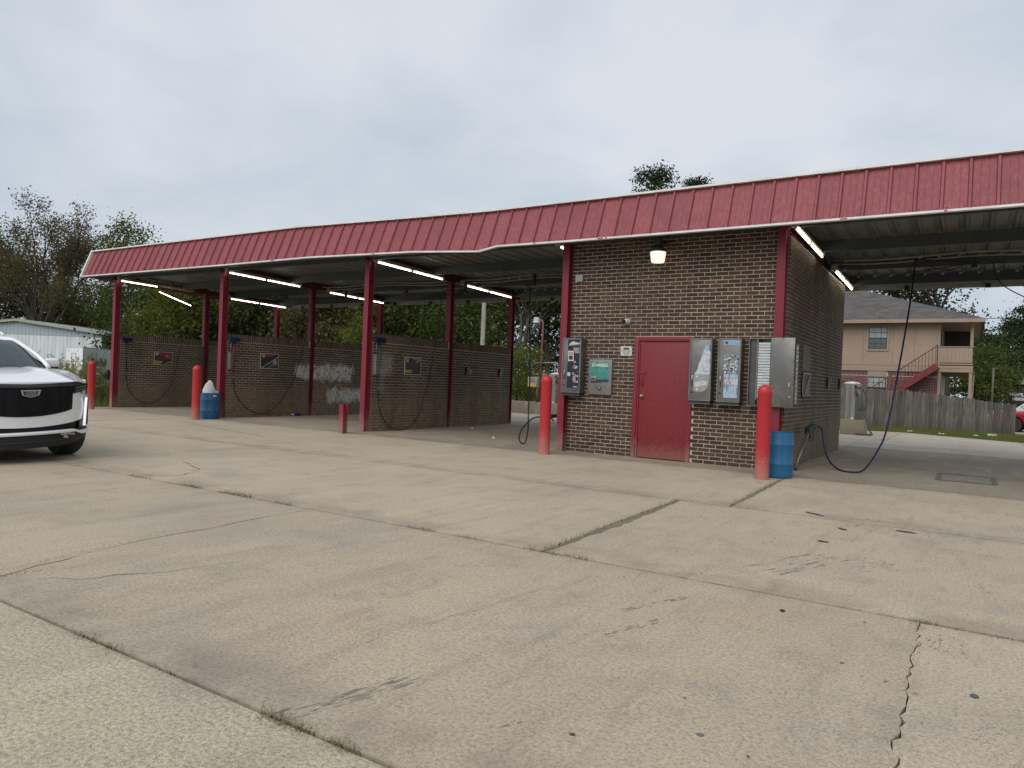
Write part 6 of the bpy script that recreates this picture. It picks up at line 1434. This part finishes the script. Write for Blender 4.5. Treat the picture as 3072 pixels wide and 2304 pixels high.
tree('broadleaf_tree', 'dark undergrowth tree below the right skyline pines', P2(3010, 62), 6.0, 3.6, .3, 50, 5200, .26, LD, .2, G3, 55, sig=.25)
# weeds on the left
G4 = 'tall weeds beside the lot'
def weed(label, px, d_, h, r_, n, m_, seed, name='goldenrod', ls=.07):
    rng = np.random.default_rng(seed); r = random.Random(seed); bx, by = P2(px, d_); t = thing(name, label, 'weed', (bx, by, -.04), group=G4); mb = MB(); C = []
    for k in range(34):
        a = r.uniform(0, 6.28); rr_ = r_ * math.sqrt(r.random()); x, y = bx + rr_ * math.cos(a), by + rr_ * math.sin(a); hh = h * r.uniform(.55, 1.0); e = Vector((x + r.uniform(-.25, .25) * h * .4, y + r.uniform(-.25, .25) * h * .4, hh))
        mb.tube([(x, y, -.04), ((x + e.x) / 2, (y + e.y) / 2, hh * .55), e], [.008, .006, .003], 4, cap=False); m = n // 34; u = rng.random(m) ** .65
        S = np.array([x, y, 0]); E_ = np.array(e); C.append(S + (E_ - S) * u[:, None] + rng.normal(size=(m, 3)) * .07 * (1.2 - .6 * u[:, None]) * (h / 1.5))
    mb.build('stem', M('weed_stem', (0.11, 0.10, 0.05), rough=.9), t, fixn=False); leaf_obj('foliage', np.concatenate(C), ls, m_, t, rng, aspect=.4); return t
weed('yellow flowering goldenrod right of the car mirror', 205, 28, 1.55, .9, 3800, LY, 1)
weed('goldenrod clump with bare yellow tops behind the car mirror', 150, 34, 1.85, 1.0, 2600, LY, 2, ls=.09)
weed('greenish weed clump left of the leftmost bollard', 240, 26, 1.15, .8, 3200, LW, 3)
weed('feathery pale weed behind the leftmost bollard', 272, 25, 1.75, .40, 1300, LW, 4, 'tall_weed')
weed('low green weed clump between the leftmost bollard and column', 312, 23.8, .80, .7, 3800, LW, 5, 'tall_weed')
weed('weed clump in the grass left of the goldenrod', 190, 38, 1.4, 1.2, 3000, LY, 6, ls=.09)
weed('green weed mass at the foot of the leftmost column', 328, 26, .80, .8, 3400, LW, 8, 'tall_weed')
# grass strips
GRB = leaf_mat('grass_blade', [(0.17, 0.20, 0.055), (0.13, 0.165, 0.045), (0.22, 0.22, 0.075), (0.14, 0.155, 0.055)], .3)
def grass(name, label, pts, h, w, seed):
    rng = np.random.default_rng(seed); n = len(pts); a = rng.uniform(0, 6.283, n); hh = h * rng.uniform(.5, 1.2, n); ln = hh * rng.uniform(.1, .7, n); b = rng.uniform(0, 6.283, n)
    x, y = pts[:, 0], pts[:, 1]; z0 = -.05; V = np.stack([np.stack([x - w * np.cos(a), y - w * np.sin(a), np.full(n, z0)], 1), np.stack([x + w * np.cos(a), y + w * np.sin(a), np.full(n, z0)], 1), np.stack([x + ln * np.cos(b), y + ln * np.sin(b), z0 + hh], 1)], 1).reshape(-1, 3)
    me = bpy.data.meshes.new(name); me.vertices.add(3 * n); me.vertices.foreach_set('co', V.astype(np.float32).ravel()); me.loops.add(3 * n); me.loops.foreach_set('vertex_index', np.arange(3 * n, dtype=np.int32)); me.polygons.add(n); me.polygons.foreach_set('loop_start', np.arange(0, 3 * n, 3, dtype=np.int32)); me.polygons.foreach_set('loop_total', np.full(n, 3, dtype=np.int32)); me.update(); me.validate()
    o = put(name, me, GRB, None, 'stuff'); tag(o, label, 'grass'); return o
pts = np.stack([RNG.uniform(-6, 6, 60000), RNG.uniform(25, 33.2, 60000)], 1)
keep = pts[:, 1] > np.interp(pts[:, 0], slabs8, back8) + .03; grass('grass_strip', 'mown grass strip between the concrete and the picket fence', pts[keep], .09, .008, 1)
pts = np.stack([RNG.uniform(-42, -22.5, 50000), RNG.uniform(11.5, 26, 50000)], 1); grass('rough_grass', 'rough grass left of the wash bays', pts, .28, .012, 2)
# tufts and litter at the grass edge
mb = MB(); mb.box(.52, .80, 30.2, 30.32, -.0, .07); o = mb.build('litter_carton', M('carton', (0.55, 0.30, 0.26), (0.62, 0.60, 0.56), rough=.7, scale=9), None); tag(o, 'flattened red and white carton in the grass by the fence end', 'litter')
rr = random.Random(77)
for k, (x, y, lab) in enumerate([(-1.9, 29.4, 'white paper scrap in the grass nearest the vacuum'), (-.9, 28.9, 'white paper scrap on the middle of the grass edge'), (.1, 29.2, 'white paper scrap on the grass near the carton')]):
    mb = MB(); mb.grid(lambda u, v: (x + u * .16, y + v * .1, .02 + .04 * math.sin(u * 5 + k) * math.sin(v * 4)), 4, 4); tag(mb.build('paper_scrap', M('litter_white', (0.6, 0.58, 0.53)), None, smooth=True), lab, 'litter')

# ------------------------------------------------------------------ far right: brick block with name sign, parked cars
fb = thing('brick_apartment_block', 'low brick apartment block behind the parked cars', 'building', (8, 72, -.05))
FBK = brick_mat('far_brick', [(0.11, 0.065, 0.05), (0.14, 0.08, 0.06)], grime=.1); a = pt(2985, 60); 
MB().box(a.x, a.x + 4.0, a.y, a.y + 5, -.3, 2.35).build('wall', FBK, fb); MB().box(a.x + 1.75, a.x + 9, a.y - 1.5, a.y + 7, -.3, 2.7).build('wall', M('far_dark_brick', (0.055, 0.04, 0.036), rough=.85), fb)
MB().add([(a.x + 1.3, a.y - 1.9, 2.68), (a.x + 9, a.y - 1.9, 2.68), (a.x + 9, a.y + 3, 4.3), (a.x + 3.5, a.y + 3, 4.3), (a.x + 1.3, a.y + 7, 2.68)], [(0, 1, 2, 3), (0, 3, 4)]).build('roof', M('far_roof', (0.17, 0.15, 0.135), rough=.9), fb)
MB().box(a.x + 1.3, a.x + 9, a.y - 1.95, a.y - 1.88, 2.56, 2.68).build('eave', M('far_eave', (0.36, 0.31, 0.27), rough=.7), fb)
f_ = MB().box(a.x + .45, a.x + 1.05, a.y - .06, a.y - .01, .55, 1.75).build('window', M('far_frame', (0.5, 0.5, 0.48), rough=.6), fb); MB().box(a.x + .50, a.x + 1.0, a.y - .08, a.y - .065, .6, 1.7).build('pane', M('far_pane', (0.42, 0.47, 0.48), rough=.2), f_)
MB().box(a.x + 1.45, a.x + 1.52, a.y - .05, a.y, -.1, 2.2).build('downspout', M('far_eave', (0.36, 0.31, 0.27)), fb)
sg = thing('name_sign', 'dark board sign with white HENSLEE HEIGHTS lettering', 'sign', (2.6, 55, -.05)); s_ = pt(3056, 46)
MB().box(s_.x - .75, s_.x + .75, s_.y, s_.y + .08, 1.05, 1.95).build('board', M('sign_dark', (0.03, 0.03, 0.032), rough=.6), sg)
for x in (-.6, .6): MB().box(s_.x + x - .05, s_.x + x + .05, s_.y + .09, s_.y + .17, -.3, 1.9).build('post', WOOD, sg)
WL = M('sign_white', (0.85, 0.85, 0.82), rough=.5)
text('HENSLEE', .27, WL, sg, (s_.x + .06, s_.y - .004, 1.62), (rad(90), 0, 0), bold=.014, sx=.95); text('HEIGHTS', .25, WL, sg, (s_.x + .18, s_.y - .004, 1.34), (rad(90), 0, 0), bold=.014, sx=.95)
o = MB().tube([P2(2977, 42) + (-.05,), P2(2978, 42) + (1.6,), P2(2979, 42) + (3.1,)], [.06, .055, .05], 8).build('service_pole', M('thin_pole', (0.16, 0.15, 0.12), rough=.85), None, smooth=True); tag(o, 'thin pale service pole among the bushes right of the house', 'pole')
def wire(label, a, b, sag, r_=.018):
    P = [Vector(a).lerp(Vector(b), k / 20) - Vector((0, 0, sag * 4 * (k / 20) * (1 - k / 20))) for k in range(21)]; o = MB().tube(P, r_, 5).build('power_line', M('wire_dark', (0.05, 0.055, 0.06), rough=.6), None, smooth=True); tag(o, label, 'wire', 'overhead lines')
wire('overhead line running from the house eave to the right picture edge', (.49, 53.7, 6.3), (9, 59, 7.2), .12, .022)
wire('thin overhead line passing above the house roof', (-9, 53.6, 8.1), (9, 65, 9.95), .1, .012)
MB_ = MB
def paint(name, c): 
    if name in MATS: return MATS[name]
    m, nt, b = new_mat(name); b.inputs['Base Color'].default_value = (*c, 1); b.inputs['Roughness'].default_value = .32; b.inputs['Coat Weight'].default_value = .8; b.inputs['Coat Roughness'].default_value = .05; MATS[name] = m; return m
CGLASS = M('car_glass', (0.02, 0.024, 0.027), rough=.06, spec=.9)
def wheel(t, x, y, r_, w, side, rim=True, steer=0.0):
    """local coordinates; axle along x"""
    wo = MB().lathe([(r_ * .62, -w / 2), (r_ * .93, -w / 2), (r_, -w * .36), (r_, w * .36), (r_ * .93, w / 2), (r_ * .62, w / 2)], 28).build('wheel', BLACK, None, auto=40); wo.data.transform(Matrix.Rotation(rad(90), 4, 'Y')); wo.parent = t; wo.location = (x, y, r_); wo.rotation_euler = (0, 0, steer)
    SIL = M('alloy_silver', (0.50, 0.50, 0.50), rough=.3, metal=.7); mb = MB(); xo = side * w * .30
    mb.tube([(xo, 0, 0), (xo + side * .03, 0, 0)], r_ * .16, 12)
    for k in range(9): a_ = k * 2 * math.pi / 9; mb.bar((xo + side * .01, r_ * .12 * math.cos(a_), r_ * .12 * math.sin(a_)), (xo + side * .01, r_ * .63 * math.cos(a_), r_ * .63 * math.sin(a_)), .02, r_ * .15, (1, 0, 0))
    mb.tube([(xo, r_ * .62 * math.cos(q_), r_ * .62 * math.sin(q_)) for q_ in [i * math.pi / 12 for i in range(25)]], r_ * .035, 6)
    ri = mb.build('rim', SIL, None); ri.parent = wo
    di = MB().tube([(side * w * .12, 0, 0), (side * w * .14, 0, 0)], r_ * .6, 20).build('brake_disc', BLACKM, None); di.parent = wo; return wo
def sedan(label, loc, yaw, pm_, H=1.46, L=4.6, Wd=1.8):
    t = thing('parked_car', label, 'car', loc, yaw, group='cars parked by the brick block', local=True)
    # side profile (y forward, z)
    low = [(-L / 2, .35), (-L / 2 - .02, .75), (-L / 2 + .1, .95), (-L * .22, .98), (L * .16, .95), (L * .36, .86), (L / 2 - .06, .70), (L / 2, .45), (L / 2 - .08, .24)]
    def arch(cy): return [(cy + .37 * math.cos(a_), .30 + .37 * math.sin(a_)) for a_ in [math.pi * k / 8 for k in range(9)]]
    prof_ = low + [(L * .31 + .38, .20)] + [(y, z) for y, z in arch(L * .31)] + [(L * .31 - .38, .20), (-L * .29 + .38, .20)] + [(y, z) for y, z in arch(-L * .29)] + [(-L * .29 - .38, .20)]
    mb = MB(); mb.prism([(-Wd / 2, y, z) for y, z in prof_], (0, 0, 0), (Wd, 0, 0)); mb.build('body', pm_, t, bevel=.05)
    cab = [(-L * .36, .94), (-L * .22, H - .06), (-L * .02, H), (L * .08, H - .06), (L * .235, .93)]
    mb = MB(); n = len(cab); mb.add([(-Wd / 2 * (.94 - .16 * (z - .93) / .5), y, z) for y, z in cab] + [(Wd / 2 * (.94 - .16 * (z - .93) / .5), y, z) for y, z in cab], [tuple(range(n)), tuple(range(2 * n - 1, n - 1, -1))] + [(i, i + n, i + n + 1, i + 1) for i in range(n - 1)]); mb.build('cabin', pm_, t, bevel=.03)
    for s in (-1, 1):
        g_ = [(-L * .30, .97), (-L * .205, H - .12), (L * .07, H - .12), (L * .20, .96)]; mb = MB(); mb.prism([(s * (Wd / 2 * (.94 - .16 * (z - .93) / .5) + .004), y, z) for y, z in g_], (0, 0, 0), (s * .006, 0, 0)); mb.build('side_window', CGLASS, t)
        MB().bar((s * (Wd / 2 + .06), L * .16, .99), (s * (Wd / 2 + .16), L * .15, 1.0), .12, .14).build('mirror', pm_, t)
        for yy in (L * .31, -L * .29): wheel(t, s * (Wd / 2 - .12), yy, .32, .21, s)
        MB().box(s * Wd / 2 - .22 * (s > 0), s * Wd / 2 + .22 * (s < 0), L / 2 - .16, L / 2 - .015, .60, .70).build('headlight', M('lamp_clear', (0.55, 0.56, 0.57), rough=.15), t)
    mb = MB(); y0_, z0_, y1_, z1_ = L * .095, H - .075, L * .225, .965; hw = Wd / 2 * .74
    mb.add([(-hw, y0_ + .01, z0_ + .01), (hw, y0_ + .01, z0_ + .01), (hw * 1.1, y1_ + .012, z1_ + .012), (-hw * 1.1, y1_ + .012, z1_ + .012)], [(0, 1, 2, 3)]); mb.build('windshield', CGLASS, t)
    for ch in t.children: ch.matrix_parent_inverse = Matrix.Identity(4)
    return t
# the red car faces left, its nose just past the fence end
rc_ = pt(3078, 29.5); sedan('red car nosing in past the end of the picket fence', (rc_.x + 1.15, rc_.y + .55, -.05), rad(82), paint('car_red', (0.34, 0.015, 0.03)), H=1.55)
rc_ = pt(3040, 35); sedan('white car seen over the fence, nearer of two', (rc_.x + 1.9, rc_.y + .8, -.05), rad(80), paint('car_white_far', (0.72, 0.73, 0.74)), H=1.45)
rc_ = pt(3020, 38.5); sedan('white car with dark windows behind the nearer white car', (rc_.x + 1.7, rc_.y + .9, -.05), rad(80), paint('car_white_far', (0.72, 0.73, 0.74)), H=1.55)
o = MB().box(1.5, 14, 33.6, 48, -.044, -.030).build('parking_pavement', CONC_BACK, None); struct(o)

# ------------------------------------------------------------------ white SUV at the left edge
yaw = rad(-2.5)
suv = thing('white_suv', 'white luxury SUV with black mesh grille cut off by the left picture edge', 'car', (-9.98, 4.385, 0), yaw - math.pi / 2, local=True)
WPAINT = paint('pearl_white', (0.84, 0.845, 0.85)); MATS['pearl_white'].node_tree.nodes['Principled BSDF'].inputs['Roughness'].default_value = .25
GBLACK = M('gloss_black', (0.008, 0.008, 0.010), rough=.3, spec=.3); GREYT = M('grey_trim', (0.045, 0.048, 0.052), rough=.35)
CHROME = M('chrome', (0.75, 0.75, 0.76), (0.6, 0.6, 0.6), rough=.12, metal=1.0)
def mesh_mat():
    m, nt, b = new_mat('grille_mesh'); p = posn(nt)
    v = nd(nt, 'ShaderNodeTexVoronoi'); v.distance = 'MANHATTAN'; nt.links.new(p, v.inputs['Vector']); v.inputs['Scale'].default_value = 30; v.inputs['Randomness'].default_value = 0.0
    nt.links.new(mixc(nt, smooth(nt, v.outputs['Distance'], .3, .6), (0.002, 0.002, 0.003), (0.012, 0.012, 0.014)), b.inputs['Base Color']); b.inputs['Roughness'].default_value = .6; b.inputs['Specular IOR Level'].default_value = .12; return m
MESHM = mesh_mat()
def C(u, y, z): return (-u, y, z + .035 * u)
def fy_(u):
    """plan curve of the nose"""
    a_ = abs(u)
    if a_ < .55: return -.12 * (a_ / .55) ** 2 * 1.0
    if a_ < .85: return -.12 - .26 * ((a_ - .55) / .30) ** 1.25
    return -.38 - 1.6 * (a_ - .85)
def patch(name, mat, us, zlo, zhi, off, nz=4, bulge=0.0, parent=suv, bev=None, back=.05):
    """front-face patch following the nose, with thickness"""
    nu = len(us); F = []; B = []
    for i, u in enumerate(us):
        for j in range(nz + 1):
            t_ = j / nz; z = zlo(u) + (zhi(u) - zlo(u)) * t_
            y = fy_(u) + off + bulge * math.sin(t_ * math.pi)
            F.append(C(u, y, z)); B.append(C(u, y - back, z))
    n = len(F); mb = MB(); fs = []; w = nz + 1
    for i in range(nu - 1):
        for j in range(nz):
            k = i * w + j; fs.append((k, k + w, k + w + 1, k + 1)); fs.append((n + k, n + k + 1, n + k + w + 1, n + k + w))
    for i in range(nu - 1):
        k = i * w; fs.append((k, n + k, n + k + w, k + w)); k2 = k + nz; fs.append((k2, k2 + w, n + k2 + w, n + k2))
    for j in range(nz):
        fs.append((j, j + 1, n + j + 1, n + j)); k = (nu - 1) * w + j; fs.append((k, n + k, n + k + 1, k + 1))
    mb.add(F + B, fs); return mb.build(name, mat, parent, auto=35)
def span(a, b, n): return [a + (b - a) * i / n for i in range(n + 1)]
K = lambda v: (lambda u: v)
gt = lambda u: 1.005 + .016 * (abs(u) / .55)            # grille top
gb = lambda u: .594 + .050 * (abs(u) / .49) ** 2        # grille bottom
U = span(-.97, .97, 44)
patch('bumper', WPAINT, U, lambda u: .455 + .055 * (abs(u) / .76) ** 2, lambda u: .99 if abs(u) < .5 else .99 - .16 * min(1, (abs(u) - .5) / .30), -.012, 6, .018)
gr = patch('grille', MESHM, span(-.50, .50, 24), gb, lambda u: gt(u) - .03, .012, 5, .012)
patch('grille_surround', GBLACK, span(-.555, -.50, 3), lambda u: gb(u) + .005, gt, .018, 4, .008, gr); patch('grille_surround', GBLACK, span(.50, .555, 3), lambda u: gb(u) + .005, gt, .018, 4, .008, gr)
patch('grille_top_bar', GREYT, span(-.555, .555, 24), lambda u: gt(u) - .045, gt, .022, 2, .004, gr)
# lower bumper: dark air slot, white bar, dark skirt
patch('air_slot', GBLACK, span(-.90, .90, 36), lambda u: .398 + .02 * (abs(u) / .8) ** 2, lambda u: .462 + .050 * (abs(u) / .76) ** 2, -.03, 3)
def bar_lo(u): a_ = abs(u); return .361 + (.0 if a_ < .62 else -.05 * min(1, (a_ - .62) / .14))
def bar_hi(u): a_ = abs(u); return .402 if a_ < .58 else .402 + (-.035) * min(1, (a_ - .58) / .12)
patch('lower_bar', WPAINT, U, bar_lo, bar_hi, .025, 2, .008)
patch('skirt', M('skirt_black', (0.012, 0.012, 0.013), rough=.55), span(-.94, .94, 36), lambda u: .19 + .05 * max(0, (abs(u) - .45)) / .4, lambda u: bar_lo(u) - .002, -.03, 4, .012)
patch('skirt_line', GREYT, span(-.55, .55, 20), K(.268), K(.276), -.008, 1, 0, suv, None, .02)
# damaged end of the skirt, viewer's right
mb = MB(); rr = random.Random(3)
for k in range(10):
    u = rr.uniform(.42, .62); z = rr.uniform(.30, .36); s = rr.uniform(.012, .035); y = fy_(u) + .003
    mb.add([C(u - s, y, z - s * .3), C(u + s, y + .006, z - s * .5), C(u + s * .8, y + .012, z + s * .5), C(u - s * .5, y + .002, z + s * .7)], [(0, 1, 2, 3)])
mb.build('torn_plastic', M('torn_pale', (0.42, 0.42, 0.40), rough=.7), suv)
# emblem: shield outline with bars
def shield(sc): return [(-.115 * sc, .047 * sc), (.115 * sc, .047 * sc), (.095 * sc, -.02 * sc), (.0, -.050 * sc), (-.095 * sc, -.02 * sc)]
zc = .888; mb = MB(); mb.prism([C(u, .050, zc + z) for u, z in shield(1.0)], (0, 0, 0), (0, -.02, 0)); em = mb.build('emblem', CHROME, gr)
mb = MB(); mb.prism([C(u, .053, zc + z - .003) for u, z in shield(.78)], (0, 0, 0), (0, -.004, 0)); mb.build('emblem_field', M('emblem_dark', (0.10, 0.10, 0.11), rough=.25, metal=.8), em)
for k in range(4): MB().bar(C(-.065 + .004 * k, .055, zc + .024 - k * .015), C(.065 - .004 * k, .055, zc + .024 - k * .015), .004, .004).build('emblem_bar', CHROME, em)
# headlights, vertical lamps
for s in (-1, 1):
    us = sorted([s * v for v in span(.565, .875, 10)])
    hl = patch('headlight', GBLACK, us, lambda u: .870 + .035 * (abs(u) - .565) / .31, lambda u: .975 + .022 * (abs(u) - .565) / .31, .016, 3, .004)
    for dz in (.022, .058): patch('led_bar', M('led_silver', (0.35, 0.36, 0.37), rough=.2, metal=.6), sorted([s * v for v in span(.60, .83, 6)]), lambda u: .872 + dz + .03 * (abs(u) - .565) / .31, lambda u: .884 + dz + .03 * (abs(u) - .565) / .31, .024, 1, 0, hl, None, .01)
    vl = MB(); P = [C(s * (.822 - .02 * t_), fy_(.83) + .018 + .01 * t_, .80 - .385 * t_) for t_ in (0, .25, .5, .75, 1)]
    vb = MB().tube(P, .034, 8).build('lamp_bezel', GBLACK, suv, smooth=True)
    MB().tube([(p[0], p[1] + .020, p[2]) for p in P], .020, 8).build('daytime_lamp', EM('drl_white', (1, 1, 1), .55, (.8, .8, .8)), vb, smooth=True)
    patch('corner_vent', GBLACK, sorted([s * v for v in span(.70, .82, 4)]), K(.395), K(.50), .004, 2)
    patch('corner_shadow', GBLACK, sorted([s * v for v in span(.60, .80, 5)]), lambda u: .372, lambda u: .398, .022, 1)
# hood and fenders as one lofted skin
def hoodz(u, t_):
    a_ = abs(u); zf = 1.030 + .0 * a_; zb_ = 1.190
    z = zf + (zb_ - zf) * (1 - (1 - t_) ** 1.6)
    if a_ > .55: z -= .052 * ((a_ - .55) / .38) ** 1.6 * (.55 + .45 * (1 - t_))
    z += .018 * math.exp(-((a_ - .50) / .06) ** 2) * min(1, t_ * 3)
    return z
def hood(u01, v01):
    u = -.93 + 1.86 * u01; yb = -1.38 + .10 * (abs(u) / .93) ** 2; yf = fy_(u) + .012 - (.0 if abs(u) < .55 else .05 * (abs(u) - .55))
    return C(u, yf + (yb - yf) * v01, hoodz(u, v01))
MB().grid(hood, 40, 14).build('hood', WPAINT, suv, smooth=True)
mb = MB(); mb.grid(lambda a_, b_: C(-.555 + 1.11 * a_, fy_(-.555 + 1.11 * a_) + .012 - .002 * b_, gt(-.555 + 1.11 * a_) + .001 + b_ * (1.030 - gt(-.555 + 1.11 * a_))), 20, 1); mb.build('hood_lip', WPAINT, suv, smooth=True)
for s in (-1, 1):
    L_ = [C(s * (.60 + .06 * t_), -.17 - t_ * .95, hoodz(.60 + .06 * t_, .02 + t_ * .85) + .0035) for t_ in span(0, 1, 10)]
    MB().tube(L_, .0035, 4).build('hood_seam', M('seam_dark', (0.10, 0.10, 0.10), rough=.6), suv)
    # side: polygon with wheel arches
    sd_ = [(-.62, 1.03), (-1.30, 1.10), (-2.2, 1.14), (-4.35, 1.16), (-4.62, 1.05), (-4.68, .6), (-4.62, .32)]
    arch = lambda cy: [(cy - .43 * math.cos(a_), .37 + .43 * math.sin(a_)) for a_ in [math.pi * k / 10 for k in range(11)]]
    pol = sd_ + [(-4.17, .28)] + [(y, z) for y, z in arch(-3.74)] + [(-3.31, .26), (-1.30, .26)] + [(-.87 - .43 * math.cos(a_), .37 + .43 * math.sin(a_)) for a_ in [rad(122) * k / 9 for k in range(10)]]
    mb = MB(); mb.prism([C(s * .955, y, z) for y, z in pol], (0, 0, 0), (s * .05, 0, 0)); mb.build('side_panel', WPAINT, suv, bevel=.015)
    wn_ = [(-1.62, 1.17), (-2.28, 1.52), (-4.2, 1.54), (-4.42, 1.17)]
    mb = MB(); mb.add([C(s * (.90 if z < 1.3 else .66), y, z) for y, z in wn_], [(0, 1, 2, 3)]); mb.build('side_window', CGLASS, suv)
    # A pillar and roof rail
    MB().tube(crom([C(s * .735, -1.27, 1.195), C(s * .69, -1.52, 1.345), C(s * .63, -1.80, 1.475), C(s * .575, -2.06, 1.575), C(s * .60, -2.6, 1.61), C(s * .62, -4.2, 1.60)], 5), [.030] * 25 + [.04], 8).build('roof_pillar', WPAINT, suv, smooth=True)
    MB().tube(crom([C(s * .61, -2.55, 1.655), C(s * .61, -2.7, 1.70), C(s * .60, -3.4, 1.715), C(s * .59, -4.1, 1.68)], 5), .016, 6).build('roof_rail', WPAINT, suv, smooth=True)
    # mirror
    def mir(a_, b_):
        th, ph = a_ * 2 * math.pi, b_ * math.pi; ex = .55
        sg = lambda v: math.copysign(abs(v) ** ex, v)
        return C(s * (.875 + .105 * sg(math.cos(th)) * sg(math.sin(ph))), -1.55 + .075 * sg(math.sin(th)) * sg(math.sin(ph)), 1.255 + .068 * sg(math.cos(ph)))
    mi = MB().grid(mir, 20, 12).build('mirror', WPAINT, suv, smooth=True)
    MB().bar(C(s * .70, -1.55, 1.19), C(s * .95, -1.55, 1.185), .10, .035).build('mirror_base', GBLACK, mi)
    for yy in (-.87, -3.74): wheel(suv, -s * .80, yy, .375, .265, -s, steer=0.0)
    MB().box(-s * .80 - .12, -s * .80 + .12, -1.28, -.46, .45, .80).build('wheel_well', BLACKM, suv)
# windshield, cowl, roof, wipers, underside
def wsp(a_, b_):
    u = -1 + 2 * a_; hw = .715 + (.565 - .715) * b_; y = -1.34 + (-2.03 + 1.34) * b_ - .03 * u * u + .04 * (1 - u * u); z = 1.185 + (1.572 - 1.185) * (1 - (1 - b_) ** 1.12) + .012 * (1 - u * u)
    return C(u * hw, y, z)
WS = M('windshield_glass', (0.055, 0.068, 0.075), (0.04, 0.052, 0.06), rough=.10, spec=.42, scale=1.5)
MB().grid(wsp, 20, 10).build('windshield', WS, suv, smooth=True)
MB().grid(lambda a_, b_: C((-1 + 2 * a_) * (.575 + .03 * b_), -2.03 - .03 * (1 - (2 * a_ - 1) ** 2 * 0) - 2.3 * b_, 1.575 + .075 * math.sin(min(1, b_ * 2.2) * math.pi / 2) * (1 - .6 * (2 * a_ - 1) ** 4) + .012 * (1 - (2 * a_ - 1) ** 2)), 14, 12).build('roof', WPAINT, suv, smooth=True)
MB().grid(lambda a_, b_: C((-1 + 2 * a_) * .74, -1.30 - .06 * b_ + .03 * (1 - (2 * a_ - 1) ** 2), 1.183 + .008 * b_), 12, 1).build('cowl', GBLACK, suv, smooth=True)
for u0, u1 in ((-.62, -.05), (-.02, .33)): MB().tube([C(u0, -1.315, 1.203), C((u0 + u1) / 2, -1.34, 1.213), C(u1, -1.35, 1.212)], .009, 5).build('wiper', BLACK, suv)
MB().box(-.66, .66, -4.5, -.42, .24, .60).build('underbody', BLACKM, suv)
MB().grid(lambda a_, b_: C((-1 + 2 * a_) * .9, -4.64 + .2 * b_ * b_, .5 + 1.1 * b_), 6, 6).build('tail', WPAINT, suv, smooth=True)
MB().box(-.60, .60, -3.4, -1.75, .75, 1.12).build('cabin_interior', BLACKM, suv)
